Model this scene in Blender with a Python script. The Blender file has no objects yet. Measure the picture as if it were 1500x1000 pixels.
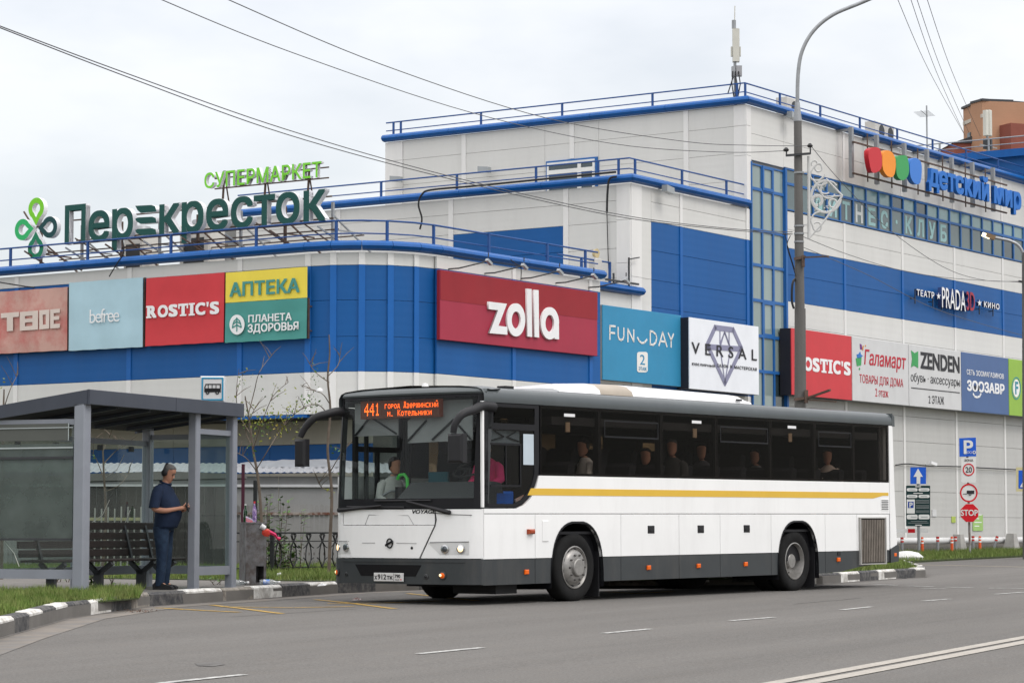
import bpy, math, random
from mathutils import Matrix, Vector
R_ = math.radians
random.seed(7)
SC = bpy.context.scene
COL = SC.collection
# ------------------------------------------------------------------ camera, world, sun, exposure
CAMZ, FPX, G = 1.27, 3700.0, 0.0059            # eye height, focal length in pixels, gentle rise of the street
PITCH = math.atan(275 / FPX)
cam = bpy.data.cameras.new('camera'); camo = bpy.data.objects.new('camera', cam); COL.objects.link(camo)
cam.sensor_width = 36; cam.lens = 36 * FPX / 1500; cam.clip_end = 3000; cam.clip_start = .2
camo.location = (0, 0, CAMZ); camo.rotation_euler = (math.pi / 2 + PITCH, 0, 0)
SC.camera = camo
SC.view_settings.view_transform = 'Standard'; SC.view_settings.look = 'None'
SC.view_settings.exposure = 0; SC.view_settings.gamma = 1; SC.view_settings.use_curve_mapping = False
SUN_EL, SUN_AZ = R_(52), R_(128)               # behind the camera, to the right
w = bpy.data.worlds.new('World'); SC.world = w; w.use_nodes = True
nt = w.node_tree; N = nt.nodes; N.clear(); L = nt.links
def wn(t, **k):
    n = N.new(t)
    for a, b in k.items(): setattr(n, a, b)
    return n
sky = wn('ShaderNodeTexSky', sky_type='NISHITA', sun_disc=False, sun_elevation=SUN_EL, sun_rotation=SUN_AZ)
b1 = wn('ShaderNodeBackground'); b1.inputs[1].default_value = .05
L.new(sky.outputs[0], b1.inputs[0])
tc = wn('ShaderNodeTexCoord'); sep = wn('ShaderNodeSeparateXYZ'); L.new(tc.outputs['Generated'], sep.inputs[0])
mr = wn('ShaderNodeMapRange'); L.new(sep.outputs[2], mr.inputs[0])      # overcast: zenith about three times the horizon
mr.inputs[1].default_value = 0.1; mr.inputs[2].default_value = 1; mr.inputs[3].default_value = .69; mr.inputs[4].default_value = 2.45
mp = wn('ShaderNodeMapping'); mp.inputs[3].default_value = (3.2, 3.2, 8); L.new(tc.outputs['Generated'], mp.inputs[0])
no = wn('ShaderNodeTexNoise'); no.inputs['Scale'].default_value = 2.3; no.inputs['Detail'].default_value = 5; no.inputs['Roughness'].default_value = .5
L.new(mp.outputs[0], no.inputs[0])
cr = wn('ShaderNodeValToRGB'); cr.color_ramp.elements[0].position = .33; cr.color_ramp.elements[1].position = .60
cr.color_ramp.elements[0].color = (.80, .79, .785, 1); cr.color_ramp.elements[1].color = (1.0, .965, .93, 1)
L.new(no.outputs[0], cr.inputs[0])
vm = wn('ShaderNodeVectorMath', operation='SCALE'); L.new(cr.outputs[0], vm.inputs[0]); L.new(mr.outputs[0], vm.inputs[3])
b2 = wn('ShaderNodeBackground'); b2.inputs[1].default_value = 1.0; L.new(vm.outputs[0], b2.inputs[0])
ad = wn('ShaderNodeAddShader'); L.new(b1.outputs[0], ad.inputs[0]); L.new(b2.outputs[0], ad.inputs[1])
wo = wn('ShaderNodeOutputWorld'); L.new(ad.outputs[0], wo.inputs[0])
sd = bpy.data.lights.new('sun', 'SUN'); sd.energy = 1.0; sd.angle = R_(18); sd.color = (1, .965, .92)
so = bpy.data.objects.new('sun', sd); COL.objects.link(so); so.location = (20, -10, 40)
sdir = Vector((math.sin(SUN_AZ) * math.cos(SUN_EL), math.cos(SUN_AZ) * math.cos(SUN_EL), math.sin(SUN_EL)))
so.rotation_euler = sdir.to_track_quat('Z', 'Y').to_euler()

# ------------------------------------------------------------------ geometry of the place
CAM = Vector((0, 0, CAMZ))
FWD = Vector((0, math.cos(PITCH), math.sin(PITCH))); UP = Vector((0, -math.sin(PITCH), math.cos(PITCH)))
def ray(px, py): return Vector(((px - 750) / FPX, 0, 0)) + FWD + UP * ((500 - py) / FPX)
def at(px, py, Y):
    d = ray(px, py); return CAM + d * (Y / d.y)
def gp(px, py, h=0):
    d = ray(px, py); n = Vector((0, -G, 1)); return CAM + d * ((h - CAM.z) / d.dot(n))
def gz(y): return G * y
def FR(O, xd):
    x = Vector(xd).normalized(); z = Vector((0, 0, 1)); y = z.cross(x)
    return Matrix(((x.x, y.x, z.x, O[0]), (x.y, y.y, z.y, O[1]), (x.z, y.z, z.z, O[2]), (0, 0, 0, 1)))
def pix(fr, px, py, off=0):
    """local (x, z) where the sight line meets the plane y = off of a frame"""
    inv = fr.inverted(); o = inv @ CAM; d = inv.to_3x3() @ ray(px, py); p = o + d * ((off - o.y) / d.y)
    return p.x, p.z
def rect(fr, pl, pt, pr, pb, off=0):
    """pixel box (top and bottom read at the left edge) -> x0, x1, z0, z1"""
    m = (pt + pb) / 2
    return pix(fr, pl, m, off)[0], pix(fr, pr, m, off)[0], pix(fr, pl, pb, off)[1], pix(fr, pl, pt, off)[1]
TR = Matrix.Translation
def RZ(a): return Matrix.Rotation(a, 4, 'Z')
def RX(a): return Matrix.Rotation(a, 4, 'X')
def RY(a): return Matrix.Rotation(a, 4, 'Y')

# ------------------------------------------------------------------ materials
MATS = {}
def mat(name, c, rough=.6, metal=0, var=.08, scale=2.0, bump=0, bscale=60, spec=.28, coat=0, c2=None, c2s=None, streak=False, emit=None, estr=1, dirt=0, ribs=0, along=0):
    if name in MATS: return MATS[name]
    m = bpy.data.materials.new(name); m.use_nodes = True; t = m.node_tree; n = t.nodes; l = t.links
    b = n['Principled BSDF']; b.inputs['Roughness'].default_value = rough; b.inputs['Metallic'].default_value = metal
    b.inputs['Specular IOR Level'].default_value = spec; b.inputs['Coat Weight'].default_value = coat
    g = n.new('ShaderNodeNewGeometry')
    src = g.outputs['Position']
    nz = n.new('ShaderNodeTexNoise'); nz.inputs['Scale'].default_value = scale; nz.inputs['Detail'].default_value = 6; nz.inputs['Roughness'].default_value = .62
    if streak:
        mpn = n.new('ShaderNodeMapping'); mpn.inputs[3].default_value = (1, 1, .12); l.new(src, mpn.inputs[0]); l.new(mpn.outputs[0], nz.inputs['Vector'])
    elif along:
        mpn = n.new('ShaderNodeMapping'); mpn.vector_type = 'TEXTURE'; mpn.inputs[2].default_value = (0, 0, R_(63.1)); mpn.inputs[3].default_value = (along, 1, 1); l.new(src, mpn.inputs[0]); l.new(mpn.outputs[0], nz.inputs['Vector'])
    else: l.new(src, nz.inputs['Vector'])
    r = n.new('ShaderNodeMapRange'); r.inputs[1].default_value = .25; r.inputs[2].default_value = .75; r.inputs[3].default_value = 1 - var; r.inputs[4].default_value = 1 + var
    l.new(nz.outputs[0], r.inputs[0])
    col = n.new('ShaderNodeRGB'); col.outputs[0].default_value = (*c, 1); cur = col.outputs[0]
    if c2:
        n2 = n.new('ShaderNodeTexNoise'); n2.inputs['Scale'].default_value = c2s or scale * 3; n2.inputs['Detail'].default_value = 8; n2.inputs['Roughness'].default_value = .7; l.new(src, n2.inputs['Vector'])
        r2 = n.new('ShaderNodeMapRange'); r2.inputs[1].default_value = .42; r2.inputs[2].default_value = .62; l.new(n2.outputs[0], r2.inputs[0])
        mx = n.new('ShaderNodeMix'); mx.data_type = 'RGBA'; l.new(r2.outputs[0], mx.inputs[0]); l.new(cur, mx.inputs[6]); mx.inputs[7].default_value = (*c2, 1); cur = mx.outputs[2]
    if dirt:
        n3 = n.new('ShaderNodeTexNoise'); n3.inputs['Scale'].default_value = 1.3; n3.inputs['Detail'].default_value = 9; n3.inputs['Roughness'].default_value = .75
        m3 = n.new('ShaderNodeMapping'); m3.inputs[3].default_value = (1.7, 1.7, .35); l.new(src, m3.inputs[0]); l.new(m3.outputs[0], n3.inputs['Vector'])
        r3 = n.new('ShaderNodeMapRange'); r3.inputs[1].default_value = .5; r3.inputs[2].default_value = .8; r3.inputs[4].default_value = dirt; l.new(n3.outputs[0], r3.inputs[0])
        mx3 = n.new('ShaderNodeMix'); mx3.data_type = 'RGBA'; l.new(r3.outputs[0], mx3.inputs[0]); l.new(cur, mx3.inputs[6]); mx3.inputs[7].default_value = (.16, .14, .12, 1); cur = mx3.outputs[2]
    v = n.new('ShaderNodeVectorMath'); v.operation = 'SCALE'; l.new(cur, v.inputs[0]); l.new(r.outputs[0], v.inputs[3]); l.new(v.outputs[0], b.inputs['Base Color'])
    if bump or ribs:
        h = None
        if bump:
            nb = n.new('ShaderNodeTexNoise'); nb.inputs['Scale'].default_value = bscale; nb.inputs['Detail'].default_value = 5; l.new(src, nb.inputs['Vector']); h = nb.outputs[0]
        if ribs:
            sp = n.new('ShaderNodeSeparateXYZ'); l.new(src, sp.inputs[0])
            mm = n.new('ShaderNodeMath'); mm.operation = 'MULTIPLY'; mm.inputs[1].default_value = ribs; l.new(sp.outputs[2], mm.inputs[0])
            sn = n.new('ShaderNodeMath'); sn.operation = 'SINE'; l.new(mm.outputs[0], sn.inputs[0]); h = sn.outputs[0]; bump = .03
        bp = n.new('ShaderNodeBump'); bp.inputs['Strength'].default_value = bump; bp.inputs['Distance'].default_value = .02; l.new(h, bp.inputs['Height']); l.new(bp.outputs[0], b.inputs['Normal'])
    if emit: b.inputs['Emission Color'].default_value = (*emit, 1); b.inputs['Emission Strength'].default_value = estr
    MATS[name] = m; return m
def glass(name, tint, refl=.06, rough=.02, dust=0.0, dustc=(.5, .5, .48)):
    if name in MATS: return MATS[name]
    m = bpy.data.materials.new(name); m.use_nodes = True; t = m.node_tree; n = t.nodes; l = t.links; n.clear()
    tr = n.new('ShaderNodeBsdfTransparent'); tr.inputs[0].default_value = (*tint, 1)
    gl = n.new('ShaderNodeBsdfGlossy'); gl.inputs['Roughness'].default_value = rough; gl.inputs[0].default_value = (1, 1, 1, 1)
    fr = n.new('ShaderNodeFresnel'); fr.inputs[0].default_value = 1.45
    ge = n.new('ShaderNodeNewGeometry')
    k = n.new('ShaderNodeMath'); k.operation = 'MULTIPLY'; k.inputs[1].default_value = refl / .04; l.new(fr.outputs[0], k.inputs[0]); k.use_clamp = True
    iv = n.new('ShaderNodeMath'); iv.operation = 'SUBTRACT'; iv.inputs[0].default_value = 1; l.new(ge.outputs['Backfacing'], iv.inputs[1]); kk = n.new('ShaderNodeMath'); kk.operation = 'MULTIPLY'; l.new(k.outputs[0], kk.inputs[0]); l.new(iv.outputs[0], kk.inputs[1]); k = kk
    mx = n.new('ShaderNodeMixShader'); l.new(k.outputs[0], mx.inputs[0]); l.new(tr.outputs[0], mx.inputs[1]); l.new(gl.outputs[0], mx.inputs[2])
    out = n.new('ShaderNodeOutputMaterial'); last = mx.outputs[0]
    if dust:
        df = n.new('ShaderNodeBsdfDiffuse'); df.inputs[0].default_value = (*dustc, 1)
        nz = n.new('ShaderNodeTexNoise'); nz.inputs['Scale'].default_value = 3; nz.inputs['Detail'].default_value = 8; l.new(ge.outputs['Position'], nz.inputs['Vector'])
        q = n.new('ShaderNodeMapRange'); q.inputs[1].default_value = .3; q.inputs[2].default_value = .8; q.inputs[3].default_value = dust * .75; q.inputs[4].default_value = dust * 1.3; l.new(nz.outputs[0], q.inputs[0])
        m2 = n.new('ShaderNodeMixShader'); l.new(q.outputs[0], m2.inputs[0]); l.new(last, m2.inputs[1]); l.new(df.outputs[0], m2.inputs[2]); last = m2.outputs[0]
    l.new(last, out.inputs[0]); MATS[name] = m; return m

PW = mat('white_cladding', (.645, .64, .615), .5, var=.04, scale=.8, streak=True, dirt=.10, ribs=30)
PG = mat('grey_cladding', (.50, .495, .475), .5, var=.05, scale=.8, streak=True, dirt=.18, ribs=30)
PB = mat('blue_cladding', (.005, .090, .30), .5, var=.09, scale=.7, streak=True, dirt=.05, ribs=30)
PS = mat('white_cover_strip', (.74, .73, .71), .45, var=.04, streak=True, dirt=.1)
PSB = mat('blue_cover_strip', (.009, .112, .385), .45, var=.06)
CORE = mat('wall_core', (.22, .22, .21), .8)
CORN = mat('blue_flashing', (.002, .088, .32), .38, var=.14, scale=3, streak=True)
RAIL = mat('blue_rail_paint', (.02, .075, .24), .45, var=.15, scale=5)
STEEL = mat('galvanised_steel', (.30, .31, .32), .45, .5, var=.15, scale=6)
RUST = mat('brown_primed_steel', (.11, .075, .06), .7, .2, var=.3, scale=8)
BLK = mat('black_rubber', (.018, .018, .02), .55, var=.2)
WHP = mat('white_print', (.82, .82, .82), .5, var=.02)
DARK = mat('dark_metal', (.05, .052, .056), .5, .2, var=.2)
ROOFM = mat('roof_felt', (.2, .2, .2), .9)

# ------------------------------------------------------------------ mesh building
class MB:
    def __init__(s): s.v = []; s.f = []
    def add(s, vs, fs, M=None):
        k = len(s.v)
        s.v += [tuple(M @ Vector(p)) for p in vs] if M is not None else [tuple(p) for p in vs]
        s.f += [tuple(i + k for i in f) for f in fs]; return s
    def box(s, x0, x1, y0, y1, z0, z1, M=None):
        return s.add([(x0,y0,z0),(x1,y0,z0),(x1,y1,z0),(x0,y1,z0),(x0,y0,z1),(x1,y0,z1),(x1,y1,z1),(x0,y1,z1)],
            [(0,3,2,1),(4,5,6,7),(0,1,5,4),(1,2,6,5),(2,3,7,6),(3,0,4,7)], M)
    def cbox(s, x0, x1, y0, y1, z0, z1, c=.01, M=None):
        """box with chamfered front (-y) edges"""
        return s.add([(x0,y0+c,z0),(x1,y0+c,z0),(x1,y1,z0),(x0,y1,z0),(x0,y0+c,z1),(x1,y0+c,z1),(x1,y1,z1),(x0,y1,z1),
                      (x0+c,y0,z0+c),(x1-c,y0,z0+c),(x1-c,y0,z1-c),(x0+c,y0,z1-c)],
            [(0,3,2,1),(4,5,6,7),(1,2,6,5),(2,3,7,6),(3,0,4,7),(8,9,10,11),(0,1,9,8),(1,5,10,9),(5,4,11,10),(4,0,8,11)], M)
    def beam(s, a, b, w=.05, h=None, up=(0,0,1)):
        a = Vector(a); b = Vector(b); d = b - a; ln = d.length
        if ln < 1e-6: return s
        d.normalize(); u = Vector(up)
        if abs(d.dot(u)) > .98: u = Vector((1, 0, 0))
        x = d.cross(u).normalized(); y = x.cross(d); h = h or w; vs = []
        for p in (a, b):
            for i, j in ((-1,-1),(1,-1),(1,1),(-1,1)): vs.append(p + x * (i*w/2) + y * (j*h/2))
        return s.add(vs, [(0,1,2,3),(7,6,5,4),(0,4,5,1),(1,5,6,2),(2,6,7,3),(3,7,4,0)])
    def tube(s, pts, r, n=6, cap=True, flat=1.0):
        pts = [Vector(p) for p in pts]; k = len(pts)
        rs = r if isinstance(r, (list, tuple)) else [r] * k
        vs = []; prev = None
        for i, p in enumerate(pts):
            d = (pts[min(i+1, k-1)] - pts[max(i-1, 0)]).normalized()
            u = prev if prev is not None else (Vector((0,0,1)) if abs(d.z) < .95 else Vector((1,0,0)))
            x = d.cross(u)
            if x.length < 1e-4: x = d.cross(Vector((0,1,0)))
            x.normalize(); y = x.cross(d).normalized(); prev = y
            for j in range(n):
                a = 2 * math.pi * j / n; vs.append(p + x * (math.cos(a) * rs[i]) + y * (math.sin(a) * rs[i] * flat))
        fs = []
        for i in range(k - 1):
            for j in range(n):
                a = i*n+j; b = i*n+(j+1) % n; fs.append((a, b, b+n, a+n))
        if cap: fs += [tuple(range(n-1, -1, -1)), tuple((k-1)*n + j for j in range(n))]
        return s.add(vs, fs)
    def lathe(s, prof, M=None, n=24, close=False):
        vs = []; fs = []; k = len(prof)
        for (r, h) in prof:
            for j in range(n):
                a = 2*math.pi*j/n; vs.append((r*math.cos(a), r*math.sin(a), h))
        for i in range(k-1 + (1 if close else 0)):
            for j in range(n):
                a = i*n+j; b = i*n+(j+1) % n; i2 = ((i+1) % k)*n; fs.append((a, b, i2+(j+1) % n, i2+j))
        if not close:
            if prof[0][0] > 1e-4: fs.append(tuple(range(n-1, -1, -1)))
            if prof[-1][0] > 1e-4: fs.append(tuple((k-1)*n+j for j in range(n)))
        return s.add(vs, fs, M)
    def prism(s, poly, y0, y1, M=None):
        """polygon of (x, z) pushed from y0 to y1"""
        n = len(poly); ar = sum(poly[i][0]*poly[(i+1) % n][1] - poly[(i+1) % n][0]*poly[i][1] for i in range(n))
        if ar < 0: poly = poly[::-1]
        return s.add([(x, y0, z) for x, z in poly] + [(x, y1, z) for x, z in poly],
            [tuple(range(n)), tuple(range(2*n-1, n-1, -1))] + [(i+n, (i+1) % n + n, (i+1) % n, i) for i in range(n)], M)
    def mesh(s, name, m, smooth=False):
        me = bpy.data.meshes.new(name); me.from_pydata(s.v, [], s.f); me.update()
        if m: me.materials.append(m)
        if smooth:
            me.polygons.foreach_set('use_smooth', [True]*len(me.polygons))
            try: me.set_sharp_from_angle(angle=R_(smooth if smooth > 1 else 40))
            except Exception: pass
        return me
WM = {}
I4 = Matrix.Identity(4)
def tag(o, label=None, cat=None, group=None, kind=None, category=None):
    cat = cat or category
    if label: o['label'] = label
    if cat: o['category'] = cat
    if group: o['group'] = group
    if kind: o['kind'] = kind
    return o
def thing(name, label, cat, M=I4, group=None):
    o = bpy.data.objects.new(name, None); COL.objects.link(o); o.empty_display_size = .3
    o.matrix_world = M; WM[o.name] = M.copy(); return tag(o, label, cat, group)
def part(name, me, parent=None, M=None, m=None, smooth=False, **k):
    """link a mesh (or MB) at world matrix M (default: the parent's frame)"""
    if isinstance(me, MB): me = me.mesh(name, m, smooth)
    o = bpy.data.objects.new(name, me); COL.objects.link(o)
    pw = WM[parent.name] if parent else I4
    if M is None: M = pw
    if parent: o.parent = parent; o.matrix_basis = pw.inverted() @ M
    else: o.matrix_basis = M
    WM[o.name] = M.copy(); tag(o, **k); return o
def struct(name, me, m=None, M=I4, kind='structure', smooth=False): return part(name, me, None, M, m, smooth, kind=kind)
def copy_tree(o, M, label=None, parent=None):
    c = o.copy(); COL.objects.link(c); c.parent = parent
    if parent is None: c.matrix_basis = M
    WM[c.name] = M.copy() if M is not None else I4
    if label: c['label'] = label
    for ch in list(o.children): 
        d = copy_tree(ch, None, None, c); d.matrix_parent_inverse = ch.matrix_parent_inverse; d.matrix_basis = ch.matrix_basis
    return c
RX90 = RX(math.pi/2)
def shape(name, loops, depth, m, m2=None, bevel=0):
    """flat figure in x,z with holes, thickness depth in y, front at y = 0 (faces -y)"""
    cu = bpy.data.curves.new(name, 'CURVE'); cu.dimensions = '2D'; cu.fill_mode = 'BOTH'; cu.extrude = depth/2
    for lp in loops:
        sp = cu.splines.new('POLY'); sp.points.add(len(lp)-1)
        for i, (x, z) in enumerate(lp): sp.points[i].co = (x, z, 0, 1)
        sp.use_cyclic_u = True
    o = bpy.data.objects.new('tmp', cu); me = bpy.data.meshes.new_from_object(o); bpy.data.objects.remove(o); bpy.data.curves.remove(cu)
    me.transform(TR((0, depth/2, 0)) @ RX90); return facemats(me, name, m, m2)
def facemats(me, name, m, m2):
    me.name = name; me.materials.clear(); me.materials.append(m)
    if m2:
        me.materials.append(m2)
        for p in me.polygons: p.material_index = 0 if p.normal.y < -.6 else 1
    me.update(); return me
def rawtext(body, bold=0, depth=0, shear=0, spacing=1):
    """text as a mesh; heavier weights come from overlaid shifted copies, so that counters stay open"""
    if bold > .01:
        me = rawtext(body, 0, depth, shear, spacing); V_ = [v.co.copy() for v in me.vertices]; F_ = [tuple(p.vertices) for p in me.polygons]; b = bold*1.0; n = len(V_)
        sh_ = [(0, 0), (b, b*.8), (-b, b*.8), (b, -b*.8), (-b, -b*.8)] + ([(b, 0), (-b, 0), (0, b*.8), (0, -b*.8)] if b > .025 else [])
        vs = []; fs = []
        for k, (dx, dz) in enumerate(sh_):
            e = 1 - .006*k
            vs += [(v.x+dx, v.y+dz, v.z*e) for v in V_]; fs += [tuple(i+k*n for i in f) for f in F_]
        bpy.data.meshes.remove(me); me = bpy.data.meshes.new('t'); me.from_pydata(vs, [], fs); me.update(); return me
    t = bpy.data.curves.new('t', 'FONT'); t.body = body; t.offset = bold; t.extrude = depth; t.shear = shear; t.resolution_u = 4; t.space_character = spacing
    o = bpy.data.objects.new('tmp', t); me = bpy.data.meshes.new_from_object(o); bpy.data.objects.remove(o); bpy.data.curves.remove(t)
    return me
def bb(me):
    xs = [v.co.x for v in me.vertices]; ys = [v.co.y for v in me.vertices]
    return min(xs), max(xs), min(ys), max(ys)
def text(body, x0, x1, z0, z1, depth, m, m2=None, bold=0, shear=0, spacing=1, name='lettering', ref=None):
    """lettering fitted to a box in x,z; front at y=0, faces -y"""
    me = rawtext(body, bold, .5, shear, spacing); a, b, c, d = bb(me)
    if ref: c, d = bb(rawtext(ref, bold, .5))[2:]
    me.transform(TR((x0, depth, z0)) @ RX90 @ Matrix.Diagonal(((x1-x0)/(b-a), (z1-z0)/(d-c), depth, 1)) @ TR((-a, -c, .0)))
    me.transform(TR((0, -depth/2, 0))); return facemats(me, name, m, m2)
def letters(body, x0, x1, z0, z1, depth, m, m2, parent, M, bold=0, shear=0, spacing=1, name='letter', ref=None):
    """each letter of a built-up sign as its own part"""
    full = rawtext(body, bold, .5, shear, spacing); a, b, c, d = bb(full)
    if ref: c, d = bb(rawtext(ref, bold, .5))[2:]
    sx = (x1-x0)/(b-a); sz = (z1-z0)/(d-c)
    for i, ch in enumerate(body):
        if ch == ' ': continue
        pm = rawtext(body[:i+1], bold, .5, shear, spacing); e = bb(pm)[1]
        me = rawtext(ch, bold, .5, shear, spacing); f = bb(me)
        sh = e - f[1]
        me.transform(TR((x0, depth, z0)) @ RX90 @ Matrix.Diagonal((sx, sz, depth, 1)) @ TR((sh - a, -c, 0)))
        me.transform(TR((0, -depth/2, 0)))
        part(name, facemats(me, name, m, m2), parent, M)
def slab(poly, h0, h1, M=None):
    b = MB(); n = len(poly)
    ar = sum(poly[i][0]*poly[(i+1) % n][1] - poly[(i+1) % n][0]*poly[i][1] for i in range(n))
    if ar < 0: poly = poly[::-1]
    b.add([(x, y, gz(y)+h0) for x, y in poly] + [(x, y, gz(y)+h1) for x, y in poly],
        [tuple(range(n-1, -1, -1)), tuple(range(n, 2*n))] + [(i, (i+1) % n, (i+1) % n+n, i+n) for i in range(n)])
    return b
def inpoly(x, y, poly):
    c = False; n = len(poly)
    for i in range(n):
        x1, y1 = poly[i]; x2, y2 = poly[(i+1) % n]
        if (y1 > y) != (y2 > y) and x < (x2-x1)*(y-y1)/(y2-y1)+x1: c = not c
    return c
def skinned(name, vs, es, m, parent, M, sub=2, root=0, **k):
    me = bpy.data.meshes.new(name); me.from_pydata([v[:3] for v in vs], es, []); me.materials.append(m)
    o = part(name, me, parent, M, **k)
    o.modifiers.new('skin', 'SKIN').use_smooth_shade = True
    sv = me.skin_vertices[0].data
    for i, v in enumerate(vs):
        sv[i].radius = (v[3], v[4] if len(v) > 4 else v[3]); sv[i].use_root = (i == root)
    if sub: s = o.modifiers.new('subdivision', 'SUBSURF'); s.levels = s.render_levels = sub
    return o
# ------------------------------------------------------------------ ground, road, footway, grass
ASPH = mat('asphalt', (.118, .112, .105), .92, var=.17, scale=.8, bump=.6, bscale=90, spec=.2, c2=(.178, .170, .160), c2s=42, dirt=.45, along=14)
FOOT = mat('footway_asphalt', (.15, .142, .132), .95, var=.16, scale=2, bump=.4, bscale=60, spec=.2)
LINEW = mat('worn_white_line', (.5, .5, .48), .8, var=.2, scale=9, c2=(.2, .195, .19), c2s=14)
LINEY = mat('worn_yellow_line', (.50, .30, .045), .8, var=.25, scale=9, c2=(.2, .16, .09), c2s=10)
SOIL = mat('lawn_soil', (.045, .06, .022), .95, var=.4, scale=6, bump=.5)
b = MB(); b.add([(-500, -30, gz(-30)-.02), (500, -30, gz(-30)-.02), (500, 900, gz(900)-.02), (-500, 900, gz(900)-.02)], [(0, 1, 2, 3)])
struct('ground', b, mat('ground_earth', (.12, .115, .095), .95, var=.3, scale=.4))
b = MB(); b.add([(-60, -10, gz(-10)), (70, -10, gz(-10)), (70, 130, gz(130)), (-60, 130, gz(130))], [(0, 1, 2, 3)])
road = struct('road', b, ASPH)
KP = [(-400, 1060), (-150, 985), (0, 935), (100, 906), (222, 888), (340, 880), (430, 873.5), (510, 868), (700, 861), (945, 857), (1205, 855.5), (1322, 847)]
K = [gp(*p).xy for p in KP]
K += [Vector((8.35, 51.2)), Vector((8.7, 53.5)), Vector((9.3, 60)), Vector((10.2, 68))]
isl = [tuple(p) for p in K] + [(11.5, 74), (0, 110), (-45, 110), (-45, 12)]
pav = struct('footway', slab(isl, -.05, .15), FOOT)
KERW = mat('worn_white_kerb_paint', (.68, .67, .64), .85, var=.15, scale=8, bump=.3, bscale=30, c2=(.38, .36, .33), c2s=6)
KERB = mat('worn_black_kerb_paint', (.045, .046, .05), .8, var=.3, scale=8, bump=.3, bscale=30, c2=(.12, .115, .11), c2s=9)
KERC = mat('bare_kerb_concrete', (.27, .25, .22), .9, var=.25, scale=8, bump=.4, bscale=30, c2=(.16, .14, .12), c2s=9)
# the kerb: a bedding strip with the stones as its parts
def offset_line(P, d):
    out = []
    for i, p in enumerate(P):
        a = P[max(i-1, 0)]; c = P[min(i+1, len(P)-1)]; t = (c-a).normalized(); n = Vector((-t.y, t.x)); out.append(p + n*d)
    return out
inner = offset_line(K, .15)
bed = MB()
for i in range(len(K)-1):
    p, q, r, s_ = K[i]-(inner[i]-K[i])*.15, K[i+1]-(inner[i+1]-K[i+1])*.15, inner[i+1], inner[i]
    bed.add([(v.x, v.y, gz(v.y)+.012) for v in (p, q, r, s_)] + [(v.x, v.y, gz(v.y)-.1) for v in (p, q, r, s_)], [(0, 1, 2, 3), (7, 6, 5, 4), (0, 4, 5, 1), (1, 5, 6, 2), (2, 6, 7, 3), (3, 7, 4, 0)])
kerb = struct('kerb', bed, mat('kerb_mortar', (.16, .15, .14), .95, var=.2))
sm = []
dist = 0; pts = [K[0]]
for i in range(len(K)-1):
    n = max(1, round((K[i+1]-K[i]).length/.1))
    pts += [K[i].lerp(K[i+1], k/n) for k in range(1, n+1)]
acc = 0; start = pts[0]; k = 0
rk = random.Random(3)
for j in range(1, len(pts)):
    acc += (pts[j]-pts[j-1]).length
    if acc >= (1.0 if start.x > -6.2 else .98):
        a, c = start, pts[j]; d = (c-a).normalized(); n = Vector((-d.y, d.x)); ln = (c-a).length-.02
        M = Matrix(((d.x, n.x, 0, a.x), (d.y, n.y, 0, a.y), (G*d.y, 0, 1, gz(a.y)), (0, 0, 0, 1)))
        me = MB(); j1, j2, j3 = [rk.uniform(-.007, .007) for _ in range(3)]
        me.add([(.01, .0+j1, -.03), (ln, .0+j1, -.03), (ln, .16, -.03), (.01, .16, -.03), (.01, 0+j1, .17+j2), (ln, 0+j3, .17+j2), (ln, .16, .2+j2), (.01, .16, .2+j2), (.03, .035, .2+j2), (ln-.02, .035, .2+j3)],
            [(0, 1, 5, 4), (4, 5, 9, 8), (8, 9, 6, 7), (2, 3, 7, 6), (0, 4, 8, 7, 3), (1, 2, 6, 9, 5)])
        mm = KERW if k % 2 == 0 else KERB
        if rk.random() < .1: mm = KERC
        part('kerb_stone', me, kerb, M, mm); k += 1; start = pts[j]; acc = 0
# road markings
def strip(pts, wd, m, name, h=.006):
    me = MB(); P = [Vector(p).xy for p in pts]
    for i in range(len(P)-1):
        t = (P[i+1]-P[i]).normalized(); n = Vector((-t.y, t.x))*wd/2
        me.add([(v.x, v.y, gz(v.y)+h) for v in (P[i]-n, P[i+1]-n, P[i+1]+n, P[i]+n)], [(0, 1, 2, 3)])
    return part(name, me, road, None, m)
for a, c in (((232, 1001), (357, 988)), ((613, 957.5), (706, 948.5)), ((884, 927.5), (952, 921)), ((1070, 909), (1133, 904)), ((1233, 893), (1276, 888.5)), ((1352, 880), (1392, 877)), ((1458, 870), (1500, 867))):
    strip([gp(*a), gp(*c)], .1, LINEW, 'lane_dash')
CLN = mat('worn_beige_line', (.39, .36, .32), .85, var=.12, scale=5, c2=(.29, .27, .24), c2s=30)
strip([gp(1100, 1006.5), gp(1300, 970), gp(1560, 922.5)], .15, CLN, 'centre_line')
strip([gp(1120, 1012.5), gp(1300, 978.5), gp(1560, 929)], .16, CLN, 'centre_line')
for x0, x1, y0, y1 in ((1280, 1313, 856, 857), (1330, 1368, 858, 859), (1385, 1425, 859.6, 860.4), (1448, 1500, 861, 861.5), (1350, 1384, 861.2, 862)):
    strip([gp(x0, y0), gp(x1, y1)], .14, LINEW, 'give_way_dash')
strip([gp(1318, 826.4), gp(1400, 828), gp(1520, 830.5)], .16, mat('faded_sand_line', (.42, .36, .26), .9, var=.2, scale=6), 'edge_line')
for P in ([(230, 890), (290, 893.5), (350, 896.5)], [(310, 886), (350, 890.5), (412, 898.5)], [(325, 888.5), (430, 890), (520, 888)], [(463, 878), (520, 884), (578, 891.5)], [(480, 884), (560, 883), (640, 880)], [(597, 869), (640, 873.5), (700, 880)], [(885, 866), (930, 869), (985, 866)]):
    strip([gp(*p) for p in P], .11, LINEY, 'yellow_marking')
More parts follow.
